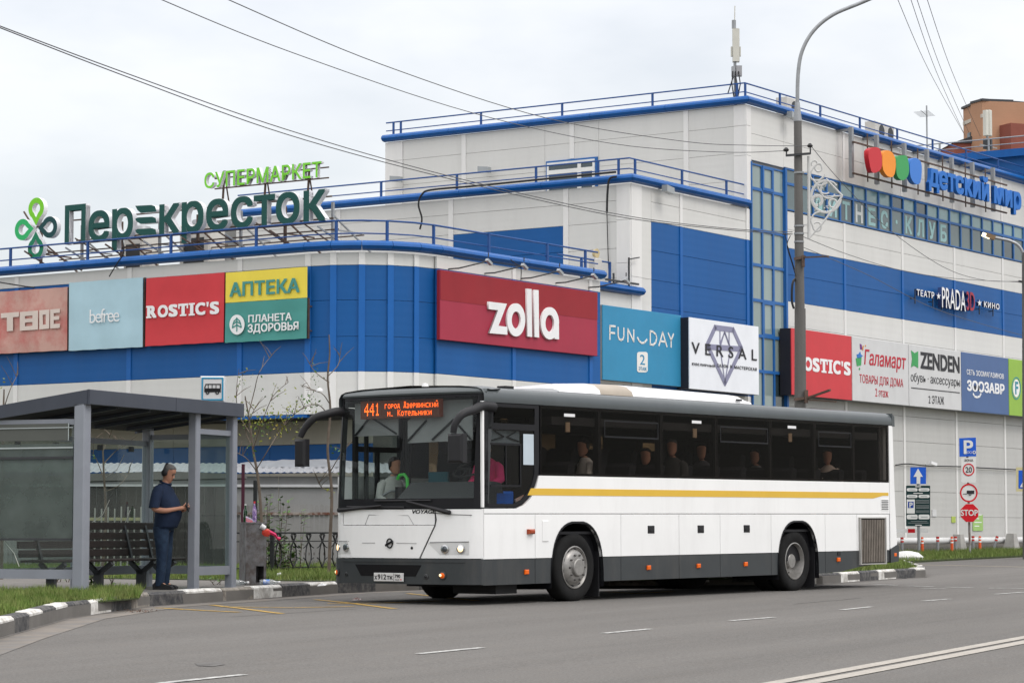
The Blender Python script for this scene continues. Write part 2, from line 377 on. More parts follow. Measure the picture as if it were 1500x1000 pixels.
# tar seams and patches of the worn carriageway
TAR = mat('tar_seam', (.052, .05, .048), .85, var=.2, scale=6)
rt = random.Random(11)
for x, y, l in ((-3.5, 31.5, 3), (4, 36, 3)):
    P = [Vector((x, y))]
    for i in range(int(l*2)): P.append(P[-1] + Vector((.452, .892))*.5 + Vector((rt.uniform(-.05, .05), 0)))
    strip(P, .022, TAR, 'tar_seam', .004)
PAT = mat('older_asphalt', (.11,.105,.1), .92, var=.2, scale=1.5, bump=.5, bscale=70, spec=.2)
me = MB(); pc = [gp(285, 971).xy, gp(318, 969).xy, gp(330, 973).xy, gp(312, 976).xy, gp(290, 975).xy]
me.add([(p.x, p.y, gz(p.y)+.004) for p in pc], [(0, 4, 3, 2, 1)]); part('oil_stain', me, road, None, mat('oil_stain', (.085, .08, .075), .8, var=.3, scale=6, c2=(.12, .115, .11), c2s=9))
DUST = mat('kerbside_grit', (.2, .178, .155), .95, var=.3, scale=5, c2=(.135, .13, .124), c2s=2.5)
ol = offset_line(K, -.45); ol2 = offset_line(K, -.02); me = MB()
for i in range(1, 8): me.add([(v.x, v.y, gz(v.y)+.004) for v in (ol[i], ol[i+1], ol2[i+1], ol2[i])], [(0, 1, 2, 3)])
part('grit_strip', me, road, None, DUST)

import numpy as np
GRA = mat('lawn_grass', (.10, .165, .03), .7, var=.5, scale=2.2, c2=(.19, .21, .07), c2s=4, spec=.2)
def grass(name, poly, dens, h, h0=.15, m=GRA, seed=1, **k):
    r = np.random.default_rng(seed); xs = [p[0] for p in poly]; ys = [p[1] for p in poly]
    n = int((max(xs)-min(xs))*(max(ys)-min(ys))*dens); X = r.uniform(min(xs), max(xs), n); Y = r.uniform(min(ys), max(ys), n)
    ins = np.zeros(n, bool); j = len(poly)-1
    for i in range(len(poly)):
        x1, y1 = poly[i]; x2, y2 = poly[j]
        cnd = ((y1 > Y) != (y2 > Y)) & (X < (x2-x1)*(Y-y1)/(y2-y1+1e-9)+x1); ins ^= cnd; j = i
    X = X[ins]; Y = Y[ins]; n = len(X)
    clump = .6+.5*np.sin(X*3.1+np.sin(Y*2.3)*2)*np.sin(Y*2.7+X)+.25*np.sin(X*9+Y*7)*np.sin(Y*11-X*4)+r.uniform(-.35, .7, n)
    hh = h*np.clip(clump, .2, 2.0); a = r.uniform(0, 6.28, n); wd = r.uniform(.003, .007, n)*(1+h*4); ln = r.uniform(.1, .7, n)*hh; b_ = r.uniform(0, 6.28, n)
    Z = G*Y+h0
    v = np.empty((n, 3, 3)); v[:, 0] = np.stack([X-np.cos(a)*wd, Y-np.sin(a)*wd, Z], 1); v[:, 1] = np.stack([X+np.cos(a)*wd, Y+np.sin(a)*wd, Z], 1)
    v[:, 2] = np.stack([X+np.cos(b_)*ln, Y+np.sin(b_)*ln, Z+hh], 1)
    me = bpy.data.meshes.new(name); me.vertices.add(n*3); me.vertices.foreach_set('co', v.ravel()); me.loops.add(n*3); me.polygons.add(n)
    me.loops.foreach_set('vertex_index', np.arange(n*3, dtype=np.int32)); me.polygons.foreach_set('loop_start', np.arange(0, n*3, 3, dtype=np.int32)); me.update(calc_edges=True)
    me.materials.append(m); o = part(name, me, None, I4, kind='stuff', **k); return o
def lawn(poly, h0=.15): return slab(poly, h0-.01, h0+.01)
ka = offset_line(K, .17)
# near lawn between kerb and shelter
PA = [tuple(p) for p in ka[1:4]] + [tuple(gp(203, 877, .15).xy), tuple(gp(208, 870, .15).xy), tuple(gp(150, 866, .15).xy), (-6.05, 35.0), (-7.4, 35.6), (-11, 36.9), (-14, 30), (-12, 18)]
struct('lawn', lawn(PA, .16), SOIL)
grass('grass', PA, 2600, .105, .16, label='long scruffy grass on the verge in front of the bus shelter')
PB_ = [tuple(gp(px, py, .15).xy) for px, py in ((-80, 846), (120, 847), (350, 850), (490, 851.5), (700, 850), (945, 849), (1195, 846))] + [(6.4, 58), (-3, 60), (-22, 64), (-22, 46)]
struct('lawn', lawn(PB_, .155), SOIL)
grass('grass', [tuple(gp(px, py, .15).xy) for px, py in ((-80, 846), (120, 847), (350, 850), (490, 851.5), (520, 851.5))] + [(-2.6, 56), (-14, 58)], 420, .1, .165, seed=2, label='mown lawn behind the bus shelter and round the low black fence')
PC = [tuple(p) for p in ka[10:12]] + [(8.2, 51.4), (8.45, 53.5), (9.0, 59), (7, 60), (5.3, 50)]
struct('lawn', lawn(PC, .16), SOIL); grass('grass', PC, 700, .13, .16, seed=3, label='green tip of the traffic island behind the rear of the bus')
PD = [tuple(gp(px, py).xy) for px, py in ((1300, 820.5), (1337, 824), (1420, 819.5), (1500, 815.5), (1640, 812))] + [(27, 97), (15, 84.5), (10, 76)]
struct('lawn', slab(PD, 0, .05), SOIL); grass('grass', PD, 260, .12, .05, seed=4, label='strip of grass along the foot of the grey wall with the road signs')

# ------------------------------------------------------------------ shopping centre
U = Vector((.56, .829, 0)); V = Vector((-.829, .56, 0)); T0 = Vector((7.0, 74.8, 0))
fR = FR(T0, U); fL1 = FR(T0, -V); T2 = T0 - U*6.65; fL2 = FR(T2, -V)
Z0 = Vector((2.3, 65.5, 0)); fZ = FR(Z0, U); A0 = Vector((-4.78, 59.0, 0)); fW = FR(A0, -V)
mall = thing('shopping_centre', 'large white and blue panelled shopping centre with railed stepped roofs', 'building', fR)
def inR(x, y): p = fR @ Vector((x, y, 0)); return p.x, p.y
def core(poly, z0, z1):
    me = MB(); n = len(poly); ar = sum(poly[i][0]*poly[(i+1) % n][1] - poly[(i+1) % n][0]*poly[i][1] for i in range(n))
    if ar < 0: poly = poly[::-1]
    me.add([(x, y, z0) for x, y in poly] + [(x, y, z1) for x, y in poly], [tuple(range(n-1, -1, -1)), tuple(range(n, 2*n))] + [(i, (i+1) % n, (i+1) % n+n, i+n) for i in range(n)])
    part('wall', me, mall, fR, CORE)
core([(.02, .06), (27, .06), (27, 13.4), (.06, 13.4)], -.5, 13.95)
core([(-6.59, .06), (.02, .06), (.02, 16), (-6.59, 16)], -.5, 10.8)
core([(-10.3, .06), (-6.6, .06), (-6.6, 8), (-10.3, 8)], -.5, 7.72)
rr = 2.15; arcR = []
cx, cy = -19.65+rr-.06+.06, -1.26+rr
for i in range(7):
    a = math.pi/12*i; arcR.append((cx - (rr-.06)*math.cos(a), cy - (rr-.06)*math.sin(a)))
top = [(-19.59, 15)] + arcR + [(-10.34, -1.25), (-10.34, 4), (-6.7, 4), (-6.7, 15)]
core(top, 3.95, 7.72)
core([(-18.2, 15), (-18.2, .9), (-17.2, -.1), (-10.34, -.1), (-10.34, 4), (-6.7, 4), (-6.7, 15)], -.5, 3.95)
PMC = {}
def panel(fr, x0, x1, z0, z1, m, name='wall_panel', y0=0, y1=.055, gap=.004, parent=None):
    k = (round(x1-x0, 3), round(z1-z0, 3), m.name, round(y1-y0, 3))
    if k not in PMC: PMC[k] = MB().cbox(gap, x1-x0-gap, 0, y1-y0, gap, z1-z0-gap, .005).mesh(name, m)
    return part(name, PMC[k], parent or mall, fr @ TR((x0, y0, z0)))
def cover(fr, x, z0, z1, m, wd=.15): panel(fr, x-wd/2, x+wd/2, z0, z1, m, 'cover_strip', -.03, .0, .002)
def grid(fr, xs, zs, colf, strips=True, skip=None, wide=()):
    for i in range(len(xs)-1):
        for j in range(len(zs)-1):
            xm, zm = (xs[i]+xs[i+1])/2, (zs[j]+zs[j+1])/2
            if skip and skip(xm, zm): continue
            panel(fr, xs[i], xs[i+1], zs[j], zs[j+1], colf(xm, zm))
    if strips:
        for x in xs[1:-1]:
            run = None
            for j in range(len(zs)-1):
                zm = (zs[j]+zs[j+1])/2; c = colf(x+.01, zm)
                if c in (PG,): c = PW
                c = PSB if c is PB else PS
                if skip and (skip(x-.05, zm) or skip(x+.05, zm)): c = None
                if run and run[0] is c: run[2] = zs[j+1]
                else:
                    if run and run[0]: cover(fr, x, run[1], run[2], run[0])
                    run = [c, zs[j], zs[j+1]]
            if run and run[0]: cover(fr, x, run[1], run[2], run[0])
# right-hand front, beyond the stair glazing
xsR = [2.36, 6.42, 10.69, 14.86, 19.05, 23.2, 27]
zsR = [.86, 1.69, 2.52, 3.35, 4.18, 5.01, 5.84, 6.67, 7.45, 8.22, 9.04, 9.86, 10.43, 11.0, 12.33, 13.1, 13.93]
cR = lambda x, z: PB if 8.22 < z < 9.86 else (PG if z < 5.84 else PW)
grid(fR, xsR, zsR, cR, skip=lambda x, z: 11.0 < z < 12.33)
panel(fR, .25, 2.36, 12.3, 13.1, PW); panel(fR, .25, 2.36, 13.1, 13.93, PW)
panel(fR, 2.3, 27, .0, .86, mat('plinth_concrete', (.22, .21, .19), .9, var=.2, bump=.3), 'plinth')
# front of the middle block
xsM = [-5.55, -3.92, -.0, .19]
zsM = [.5, 1.69, 2.52, 3.35, 4.18, 5.2, 6.0, 6.8, 7.45, 8.22, 9.04, 9.86, 10.4, 10.8]
grid(fR, xsM, zsM, lambda x, z: PB if 5.2 < z < 9.86 else (PG if z < 5.2 else PW))
for z0, z1 in ((.5, 5.2), (5.2, 8.22), (8.22, 10.8)): panel(fR, -6.65, -6.1, z0, z1, PS, 'corner_pilaster', -.03, .04); panel(fR, -6.1, -5.55, z0, z1, PW)
grid(fR, [-10.34, -8.5, -6.66], [.5, 1.7, 2.5, 3.35, 4.2, 5.2, 6, 6.8, 7.7], lambda x, z: PW if z > 5.2 else PG)
# tower corner and left-hand faces
for z0, z1 in ((10.95, 12.4), (12.4, 13.3), (13.3, 13.93)):
    panel(fR, -.03, .25, z0, z1, PS, 'corner_pilaster', -.03, .04); panel(fL1, -.42, .0, z0, z1, PS, 'corner_pilaster', -.03, .04)
    panel(fL1, -13.46, -12.75, z0, z1, PS, 'corner_pilaster', -.03, .04)
win = lambda x, z: -7.15 < x < -5.23 and z < 12.77
grid(fL1, [-12.75, -10.31, -7.2, -6.18, -5.2, -2.07, -.42], [10.95, 11.65, 12.48, 13.3, 13.93], lambda x, z: PW, strips=False)
for x, z0 in ((-10.31, 10.95), (-6.18, 12.8), (-2.07, 10.95)): cover(fL1, x, z0, 13.93, PS, .17)
for z0, z1 in ((.5, 8.6), (8.6, 9.8), (9.8, 10.8)): panel(fL2, -.45, 0, z0, z1, PS, 'corner_pilaster', -.03, .04)
grid(fL2, [-14.2, -10.2, -6.08, -2.12, -.45], [7.5, 8.2, 9.02, 9.76, 10.35, 10.8], lambda x, z: PB if -6.08 < x < -2.12 and z < 9.76 else PW, strips=False)
for x in (-10.2, -6.08, -2.12): cover(fL2, x, 7.5, 10.8, PS, .17)
# low block with the rounded corner
xsW = [-14.4, -10.9, -9.4, -5.62, -2.07, 0]
zsW = [3.95, 4.93, 5.75, 6.6, 7.42, 7.72]
cW = lambda x, z: PB if 4.93 < z < 7.42 else PW
grid(fW, [-14.4, -9.5, -5.62, -2.07, -.0], zsW, cW)
grid(fZ, [-7.29, -4.05, -.5, .0], zsW, cW)
C2 = A0 + U*rr
arc = [C2 - U*rr*math.cos(math.pi/10*i) - V*rr*math.sin(math.pi/10*i) for i in range(6)]
for i in range(5):
    f = FR(arc[i], arc[i+1]-arc[i]); ln = (arc[i+1]-arc[i]).length
    for z0, z1 in zip(zsW, zsW[1:]): panel(f, 0, ln, z0, z1, cW(0, (z0+z1)/2))
    for z0, z1, m in ((3.95, 4.93, PS), (4.93, 7.42, PSB), (7.42, 7.72, PS)): cover(f, .0, z0, z1, m, .16)
# soffit, its blue lip and the recessed ground floor
panel(fW, -14.4, .0, 3.87, 3.95, CORN, 'blue_lip', -.02, .1)
fW2 = fW @ TR((0, 1.3, 0)); gW = mat('beige_cladding', (.40, .37, .31), .6, var=.06, dirt=.15, ribs=40)
grid(fW2, [-14.4, -11.5, -8.4, -5.3, -2.2, .9], [3.3, 3.87], lambda x, z: gW, strips=False)
grid(fW2, [-14.4, -11.5, -8.4, -5.3, -2.2, .9], [2.62, 3.3], lambda x, z: PB, strips=False)
grid(fW2, [-14.4, -11.5, -8.4, -5.3, -2.2, .9], [.2, 1.3, 2.62], lambda x, z: gW, strips=False)
grid(fZ @ TR((0, 1.1, 0)), [-6.4, -3, 0], [.2, 1.3, 2.35, 3.3, 3.87], lambda x, z: gW, strips=False)

# roof edge flashing on a polyline (pieces butt jointed), and railings
PROF = [(.12, .02), (-.13, .03), (-.20, -.03), (-.22, -.09), (-.16, -.16), (-.06, -.19), (.0, -.19), (.12, -.1)]
def poly_norms(P):
    out = []
    for i, p in enumerate(P):
        t1 = (p-P[i-1]).normalized() if i else None; t2 = (P[i+1]-p).normalized() if i < len(P)-1 else None
        n1 = Vector((t1.y, -t1.x, 0)) if t1 else None; n2 = Vector((t2.y, -t2.x, 0)) if t2 else None
        n = n1 if n2 is None else n2 if n1 is None else (n1+n2)/max(.3, 1+n1.dot(n2)); out.append(n)
    return out
def along(P, step):
    Q = [P[0]]
    for a, c in zip(P, P[1:]):
        n = max(1, round((c-a).length/step)); Q += [a.lerp(c, k/n) for k in range(1, n+1)]
    return Q
def flashing(P, z, step=3.0):
    P = [Vector((p[0], p[1], 0)) for p in P]; Q = along(P, step); Nn = poly_norms(Q)
    for i in range(len(Q)-1):
        me = MB(); e = (Q[i+1]-Q[i]).normalized()*.006; vs = []
        for p, n, s_ in ((Q[i], Nn[i], 1), (Q[i+1], Nn[i+1], -1)):
            for y, h in PROF: vs.append(p + n*(-y) + e*s_ + Vector((0, 0, z+h)))
        k = len(PROF); fs = [(j, j+k, (j+1) % k+k, (j+1) % k) for j in range(k)] + [tuple(range(k)), tuple(range(2*k-1, k-1, -1))]
        me.add(vs, fs); part('roof_flashing', me, mall, I4, CORN)
def railing(P, z, posts, ht=.46, inset=.08):
    P = [Vector((p[0], p[1], 0)) for p in P]; Nn = poly_norms(P); Q = [p - n*inset for p, n in zip(P, Nn)]
    r = part('railing', MB().tube([q+Vector((0, 0, z+ht)) for q in Q], .024, 6).tube([q+Vector((0, 0, z+ht*.42)) for q in Q], .018, 6), mall, I4, RAIL, True)
    for q in posts: q = Vector(q); part('railing_post', MB().box(-.028, .028, -.028, .028, z-.02, z+ht+.01), r, FR((q.x, q.y, 0), U), RAIL)
def onf(fr, x, y=.08): p = fr @ Vector((x, y, 0)); return Vector((p.x, p.y, 0))
far = fR @ Vector((27, 0, 0))
P1 = [onf(fL1, -13.5, 0), T0.copy(), far]
flashing(P1, 14.14)
railing(P1, 14.14, [onf(fL1, x) for x in (-13.2, -12.9, -9.7, -6.6, -3.3, -.35)] + [onf(fR, x) for x in (.1, 2.3, 5, 7.8, 10.6, 13.4, 16.2, 19, 22)])
P2 = [onf(fL2, -14.2, 0), T2.copy(), onf(fR, -.05, 0)]
flashing(P2, 11.02)
railing(P2, 11.02, [onf(fL2, pix(fL2, px, 270)[0]) for px in (556, 667, 783, 874, 904)] + [onf(fR, pix(fR, px, 260)[0]) for px in (934, 1002.6, 1067.5)], .5)
P3 = [onf(fW, -14.4, 0)] + [Vector((a.x, a.y, 0)) for a in arc] + [Z0.copy(), ]
flashing(P3, 7.95)
railing(P3, 7.95, [onf(fW, pix(fW, px, 390)[0]) for px in (12, 125, 247, 372)] + [Vector((arc[1].x, arc[1].y, 0))+U*.1, Vector((arc[3].x, arc[3].y, 0))+V*.1, Vector((arc[5].x, arc[5].y, 0))+V*.08] + [onf(fZ, x) for x in (-5, -2.4, -.6)], .52)
P4 = [onf(fR, -9.6, 0), onf(fR, -6.2, 0)]
flashing(P4, 7.9)
rl = part('railing', MB().tube([onf(fR, -9.6, .5)+Vector((0, 0, 8.6)), onf(fR, -6.9, .5)+Vector((0, 0, 8.6))], .024, 6), mall, I4, RAIL)
for x in (-8.4, -6.95): part('railing_post', MB().box(-.03, .03, -.03, .03, 7.8, 8.62), rl, FR(onf(fR, x, .5), U), RAIL)

# stair glazing
WG = mat('teal_window_glass', (.075, .115, .118), .06, var=.25, scale=.6, spec=1.0)
WG2 = mat('curtained_window_glass', (.16, .27, .28), .12, var=.15, scale=1, spec=.9)
WG3 = mat('dark_window_glass', (.03, .05, .06), .05, var=.3, scale=1, spec=1)
BF = mat('blue_window_frame', (.02, .12, .36), .4, var=.08)
GS = mat('pale_film_glass', (.22, .28, .27), .1, var=.25, scale=.7, spec=.9, streak=True)
def window(fr, x0, x1, z0, z1, mf, mg, y=-.03, bar=.05, name='window', parent=None):
    w_ = MB()
    for a in ((x0, x0+bar, z0, z1), (x1-bar, x1, z0, z1), (x0+bar, x1-bar, z0, z0+bar), (x0+bar, x1-bar, z1-bar, z1)): w_.box(a[0], a[1], y, y+.08, a[2], a[3])
    o = part(name, w_, parent or mall, fr, mf)
    part('pane', MB().box(x0+bar, x1-bar, y+.04, y+.06, z0+bar, z1-bar), o, fr, mg); return o
xs = [.25, .93, 1.62, 2.33]
zs = [12.2, 11.45] + [10.22-1.06*i for i in range(10)]
for i in range(3):
    for j in range(len(zs)-1):
        if j == 0 and i == 1: window(fR, xs[i], xs[i+1], zs[j+1], zs[j], BF, GS, -.05, .09)
        else: window(fR, xs[i], xs[i+1], zs[j+1], zs[j], BF, WG3 if (i == 2 and j in (6, 7, 8)) else GS, -.03, .09 if (i == 1 and j in (4, 7, 9)) else .045)
panel(fR, 2.3, 2.42, .5, 12.25, BF, 'glazing_post', -.09, .03)
panel(fR, .2, .26, .5, 12.25, BF, 'glazing_post', -.06, .03)
# ribbon window with the gym lettering behind the glass
rw = random.Random(5)
GYM = {2: 'Ф', 3: 'И', 4: 'Т', 5: 'Н', 6: 'Е', 7: 'С', 8: '·', 9: 'К', 10: 'Л', 11: 'У', 12: 'Б'}
FILM = mat('pale_teal_film', (.30, .50, .50), .4, var=.05); FILW = mat('white_film', (.6, .63, .62), .4, var=.05)
for k in range(26):
    x0 = 2.42+.93*k; x1 = x0+.93
    window(fR, x0, x1, 11.02, 11.84, BF, WG3 if k % 7 == 4 else WG if k not in (20, 23) else WG2, -.03, .04)
    window(fR, x0, x1, 11.84, 12.31, BF, WG3 if k in (8, 10) else (WG2 if k > 3 else WG), -.045 if k in (8, 10) else -.03, .06 if k in (8, 10) else .04)
    if k in GYM:
        if k == 8: me = MB().box(x0+.38, x0+.52, 0, .004, 11.38, 11.5).mesh('window_letter', FILM)
        else: me = text(GYM[k], x0+.2, x0+.72, 11.13, 11.72, .004, FILW if k == 5 else FILM, bold=.035, name='window_letter')
        part('window_letter', me, mall, fR @ TR((0, .003, 0)))
# window on the upper left face
BWF = mat('white_plastic_frame', (.72, .72, .7), .4)
panel(fL1, -7.13, -5.22, 11.3, 12.79, BF, 'window_surround', -.06, -.005)
for a, c in ((-7.05, -5.85), (-5.85, -5.3)):
    window(fL1, a, c, 12.42, 12.72, BWF, WG3, -.12, .06); window(fL1, a, c, 11.35, 12.42, BWF, WG3, -.12, .07)
# ------------------------------------------------------------------ things behind the roof
fX = FR(fR @ Vector((22, 4.2, 0)), -V)
annex = thing('rooftop_annex', 'dark blue annex with a light blue cornice standing behind the right end of the roof', 'building', fX)
part('wall', MB().box(0, 6, .06, 8, 13.5, 15.2), annex, None, CORE)
for i in range(3):
    for j in range(2): panel(fX, i*2, i*2+2, 13.5+j*.85, 14.35+j*.85, PB, parent=annex)
part('cornice', MB().prism([(0, 15.1), (6.1, 15.1), (6.1, 15.38), (0, 15.38)], -.25, .1), annex, None, CORN)
rl = part('railing', MB().tube([(-1, .2, 15.9), (6, .2, 15.9)], .025).tube([(0, .2, 15.65), (6, .2, 15.65)], .02), annex, None, STEEL)
for x in (.4, 2.4, 4.4): part('railing_post', MB().box(x-.03, x+.03, .17, .23, 15.3, 15.92), rl, fX, STEEL)
BR = mat('orange_brick', (.40, .225, .14), .85, var=.1, scale=.5, ribs=40)
BR2 = mat('dark_red_brick', (.23, .075, .055), .85, var=.12, scale=2, ribs=40)
CONC = mat('pale_concrete_band', (.5, .46, .4), .85)
Yb = 150
qa, qb, qc = at(1411, 165, Yb+3), at(1438.6, 152, Yb), at(1540, 150, Yb+2)
fB = FR((qb.x, qb.y, 0), (qc-qb)*Vector((1, 1, 0))); fBL = FR((qa.x, qa.y, 0), (qb-qa)*Vector((1, 1, 0)))
tower = thing('brick_tower_block', 'distant orange brick tower block with a pale band above the mall roof', 'building', fB)
lw = (qb-qa).xy.length; H0 = at(1438.6, 148, Yb).z
part('wall', MB().box(0, 9, 0, 1.2, 0, H0), tower, fB, BR)
part('wall', MB().box(0, lw, 0, 5, 0, H0), tower, fBL, BR)
zb = at(1438.6, 167, Yb).z
part('concrete_band', MB().box(-.02, 9, -.04, .0, zb-.22, zb), tower, fB, CONC); part('concrete_band', MB().box(0, lw, -.04, .0, zb-.22, zb), tower, fBL, CONC)
part('roof_coping', MB().box(-.05, 9, -.1, 1.2, H0, H0+.14), tower, fB, DARK); part('roof_coping', MB().box(-.1, lw, -.1, 2, H0, H0+.14), tower, fBL, DARK)
pj = fB.inverted() @ at(1459, 200, Yb); part('expansion_joint', MB().box(pj.x-.06, pj.x+.06, -.03, 0, 0, H0), tower, fB, mat('brown_joint', (.16, .08, .05), .8))
pj = fB.inverted() @ at(1496, 180, Yb-1.5); part('stair_tower', MB().box(pj.x-.2, pj.x+4, -1.4, 0, 0, pj.z+.1), tower, fB, BR2)
pw_ = fBL.inverted() @ at(1416, 204, Yb+2); o = part('window', MB().box(pw_.x-.25, pw_.x+.25, -.05, .02, pw_.z-.4, pw_.z+.4), tower, fBL, WG3)
low = thing('red_brick_wing', 'low dark red brick wing at the left foot of the distant orange tower block', 'building', FR(at(1397, 215, Yb+1)*Vector((1, 1, 0)), (1, .1, 0)))
zz = at(1397, 206, Yb).z
part('wall', MB().box(0, .6+.6, 0, 4, 0, zz), low, None, BR2); part('roof', MB().prism([(-.1, zz), (1.3, zz), (1.3, zz+.5)], -.1, 4), low, None, DARK)
# cell antennas, air conditioners, tv aerial
AW = mat('cream_antenna_radome', (.55, .54, .48), .5, var=.08); ACM = mat('cream_metal_case', (.55, .53, .49), .5, var=.1)
def antenna_mast():
    o = at(1077, 130, 75.3); t = thing('cell_antenna_mast', 'tall cell antenna with cream panel and grey radio unit on the roof corner', 'antenna', TR((o.x, o.y, 14.0)))
    P = lambda px, py: (at(px, py, 75.3)-Vector((o.x, o.y, 14.0)))
    def bxp(n, a, c, d, m): p, q = P(a[0], a[1]), P(c[0], c[1]); return part(n, MB().box(p.x, q.x, -d, d, q.z, p.z), t, None, m)
    part('mast', MB().tube([(0, 0, 0), P(1076, 40)], .05).tube([P(1075, 42), P(1075, 30)], .07), t, None, STEEL, True)
    part('whip_aerial', MB().tube([P(1076, 40), P(1076.5, 9)], .016, 5), t, None, AW)
    bxp('antenna_panel', (1073, 43), (1083, 91), .12, AW); bxp('side_antenna', (1070.5, 69), (1073, 83), .06, AW); bxp('side_antenna', (1083.5, 69), (1085, 83), .06, AW)
    bxp('radio_unit', (1078, 97), (1086.5, 112), .1, mat('grey_radio_case', (.32, .32, .33), .5)); bxp('cable_box', (1071.5, 98), (1077, 112), .09, STEEL)
    for a in (-1, 1): part('strut', MB().beam(P(1076+a*2, 113), P(1076+a*(10 if a < 0 else 6), 138), .035), t, None, DARK)
    for a in (-.08, 0, .09): part('cable', MB().tube([(a, -.12, 1.0), (a*1.5, -.2, .6), (a*.5, -.15, .1)], .018, 5), t, None, BLK)
antenna_mast()
def ac(px, py, off, wd, label, fr=None):
    fr = fr or fR; x, z = pix(fr, px, py, off); M = fr @ TR((x, off, z))
    t = thing('air_conditioner', label, 'air conditioner', M)
    part('case', MB().cbox(-wd/2, wd/2, 0, .4, -.3, .3, .02), t, None, ACM)
    part('fan_grille', MB().lathe([(0, -.012), (.2, -.012), (.22, 0)], M @ TR((wd*.12, -.001, 0)) @ RX90, 20), t, I4, DARK)
    part('foot', MB().box(-wd/2, -wd/2+.06, 0, .4, -.42, -.3).box(wd/2-.06, wd/2, 0, .4, -.42, -.3), t, None, STEEL)
ac(1162, 158, .8, .8, 'cream air conditioner on the roof just left of the lamp post')
ac(1290, 192, .8, .75, 'left of the two air conditioners above the coloured pebble sign'); ac(1303, 196, .8, .75, 'right of the two air conditioners above the coloured pebble sign')
x, z = pix(fR, 1358, 210, 2.0); t = thing('tv_aerial', 'thin television aerial on a mast above the roof sign', 'aerial', fR @ TR((x, 2.0, 14)))
x2, z2 = pix(fR, 1358, 155, 2.0)
part('mast', MB().tube([(0, 0, 0), (0, 0, z2-14)], .03), t, None, STEEL); me = MB().tube([(-.5, 0, z2-14.25), (.1, 0, z2-14.38)], .012)
for i in range(6): a = -.45+i*.1; me.tube([(a, -.3, z2-14.27-(a+.5)*.2), (a, .3, z2-14.27-(a+.5)*.2)], .008, 5)
part('aerial_boom', me, t, None, STEEL)
x, z = pix(fR, 1446, 180, 3); t = thing('twin_cell_antenna', 'pair of cream cell antenna panels in front of the orange tower block', 'antenna', fR @ TR((x, 3, 14)))
zt, zb_ = pix(fR, 1446, 163, 3)[1]-14, pix(fR, 1446, 200, 3)[1]-14
for a in (-.16, .16): part('antenna_panel', MB().cbox(a-.13, a+.11, -.1, .05, zb_-(.0 if a < 0 else -.03), zt+(0 if a < 0 else .06), .03), t, None, AW)
part('mast', MB().tube([(0, 0, 0), (0, 0, zb_+.3)], .05).beam((-.7, 0, zb_-.4), (.9, 0, zb_-.35), .04).beam((-.8, 0, .9), (2.2, 0, 1.0), .03), t, None, STEEL)
for a in (-.2, .1): part('radio_unit', MB().box(a, a+.16, -.1, .1, zb_-.5, zb_-.1), t, None, DARK)

# small lamps and cameras on the walls
LG = mat('lamp_glass_grey', (.3, .32, .33), .15, spec=.9)
def floodlight(fr, px, py, label, flip=1):
    x, z = pix(fr, px, py); t = thing('floodlight', label, 'floodlight', fr @ TR((x, 0, z)))
    part('bracket', MB().beam((0, 0, .04), (0, -.28, .04), .03), t, None, STEEL)
    part('lamp_head', MB().prism([(-.2, -.07), (.2, -.12), (.2, .06), (-.2, .11)], -.42, -.24), t, None, LG)
for px, py, l in ((589, 264, 'small floodlight on the upper left wall nearest the left edge'), (718, 250, 'small floodlight on the upper left wall between two pilasters')): floodlight(fL1, px, py, l)
floodlight(fR, 964, 279, 'small floodlight under the roof edge of the middle block'); floodlight(fR, 1147, 171, 'small floodlight high on the tower wall left of the lamp post')
def sign_lamp(fr, px, py, dx, dz, label, out=1.4, s0=.3):
    x, z = pix(fr, px, py); t = thing('sign_spotlight', label, 'spotlight', fr @ TR((x, -s0, z)))
    part('arm', MB().tube([(0, s0, 0), (0, 0, .0), (dx, -out, dz)], .018, 5), t, None, DARK)
    part('lamp_head', MB().beam((dx-.07, -out, dz+.03), (dx+.09, -out-.02, dz-.07), .09, .06), t, None, LG)
    part('lamp_visor', MB().beam((dx, -out, dz+.1), (dx, -out, dz+.2), .02), t, None, DARK)
for i, n in enumerate(('first', 'second', 'third', 'fourth', 'fifth')):
    p = [(657, 394), (710, 400.5), (763, 408), (814, 414.5), (862, 421)][i]
    sign_lamp(fZ, p[0], p[1], .15, .14, n+' spotlight from the left on its arm over the dark red sign', .75)
sign_lamp(fW, 50, 421, -.3, .1, 'spotlight on a cross arm above the two leftmost faded banners', 1.2)

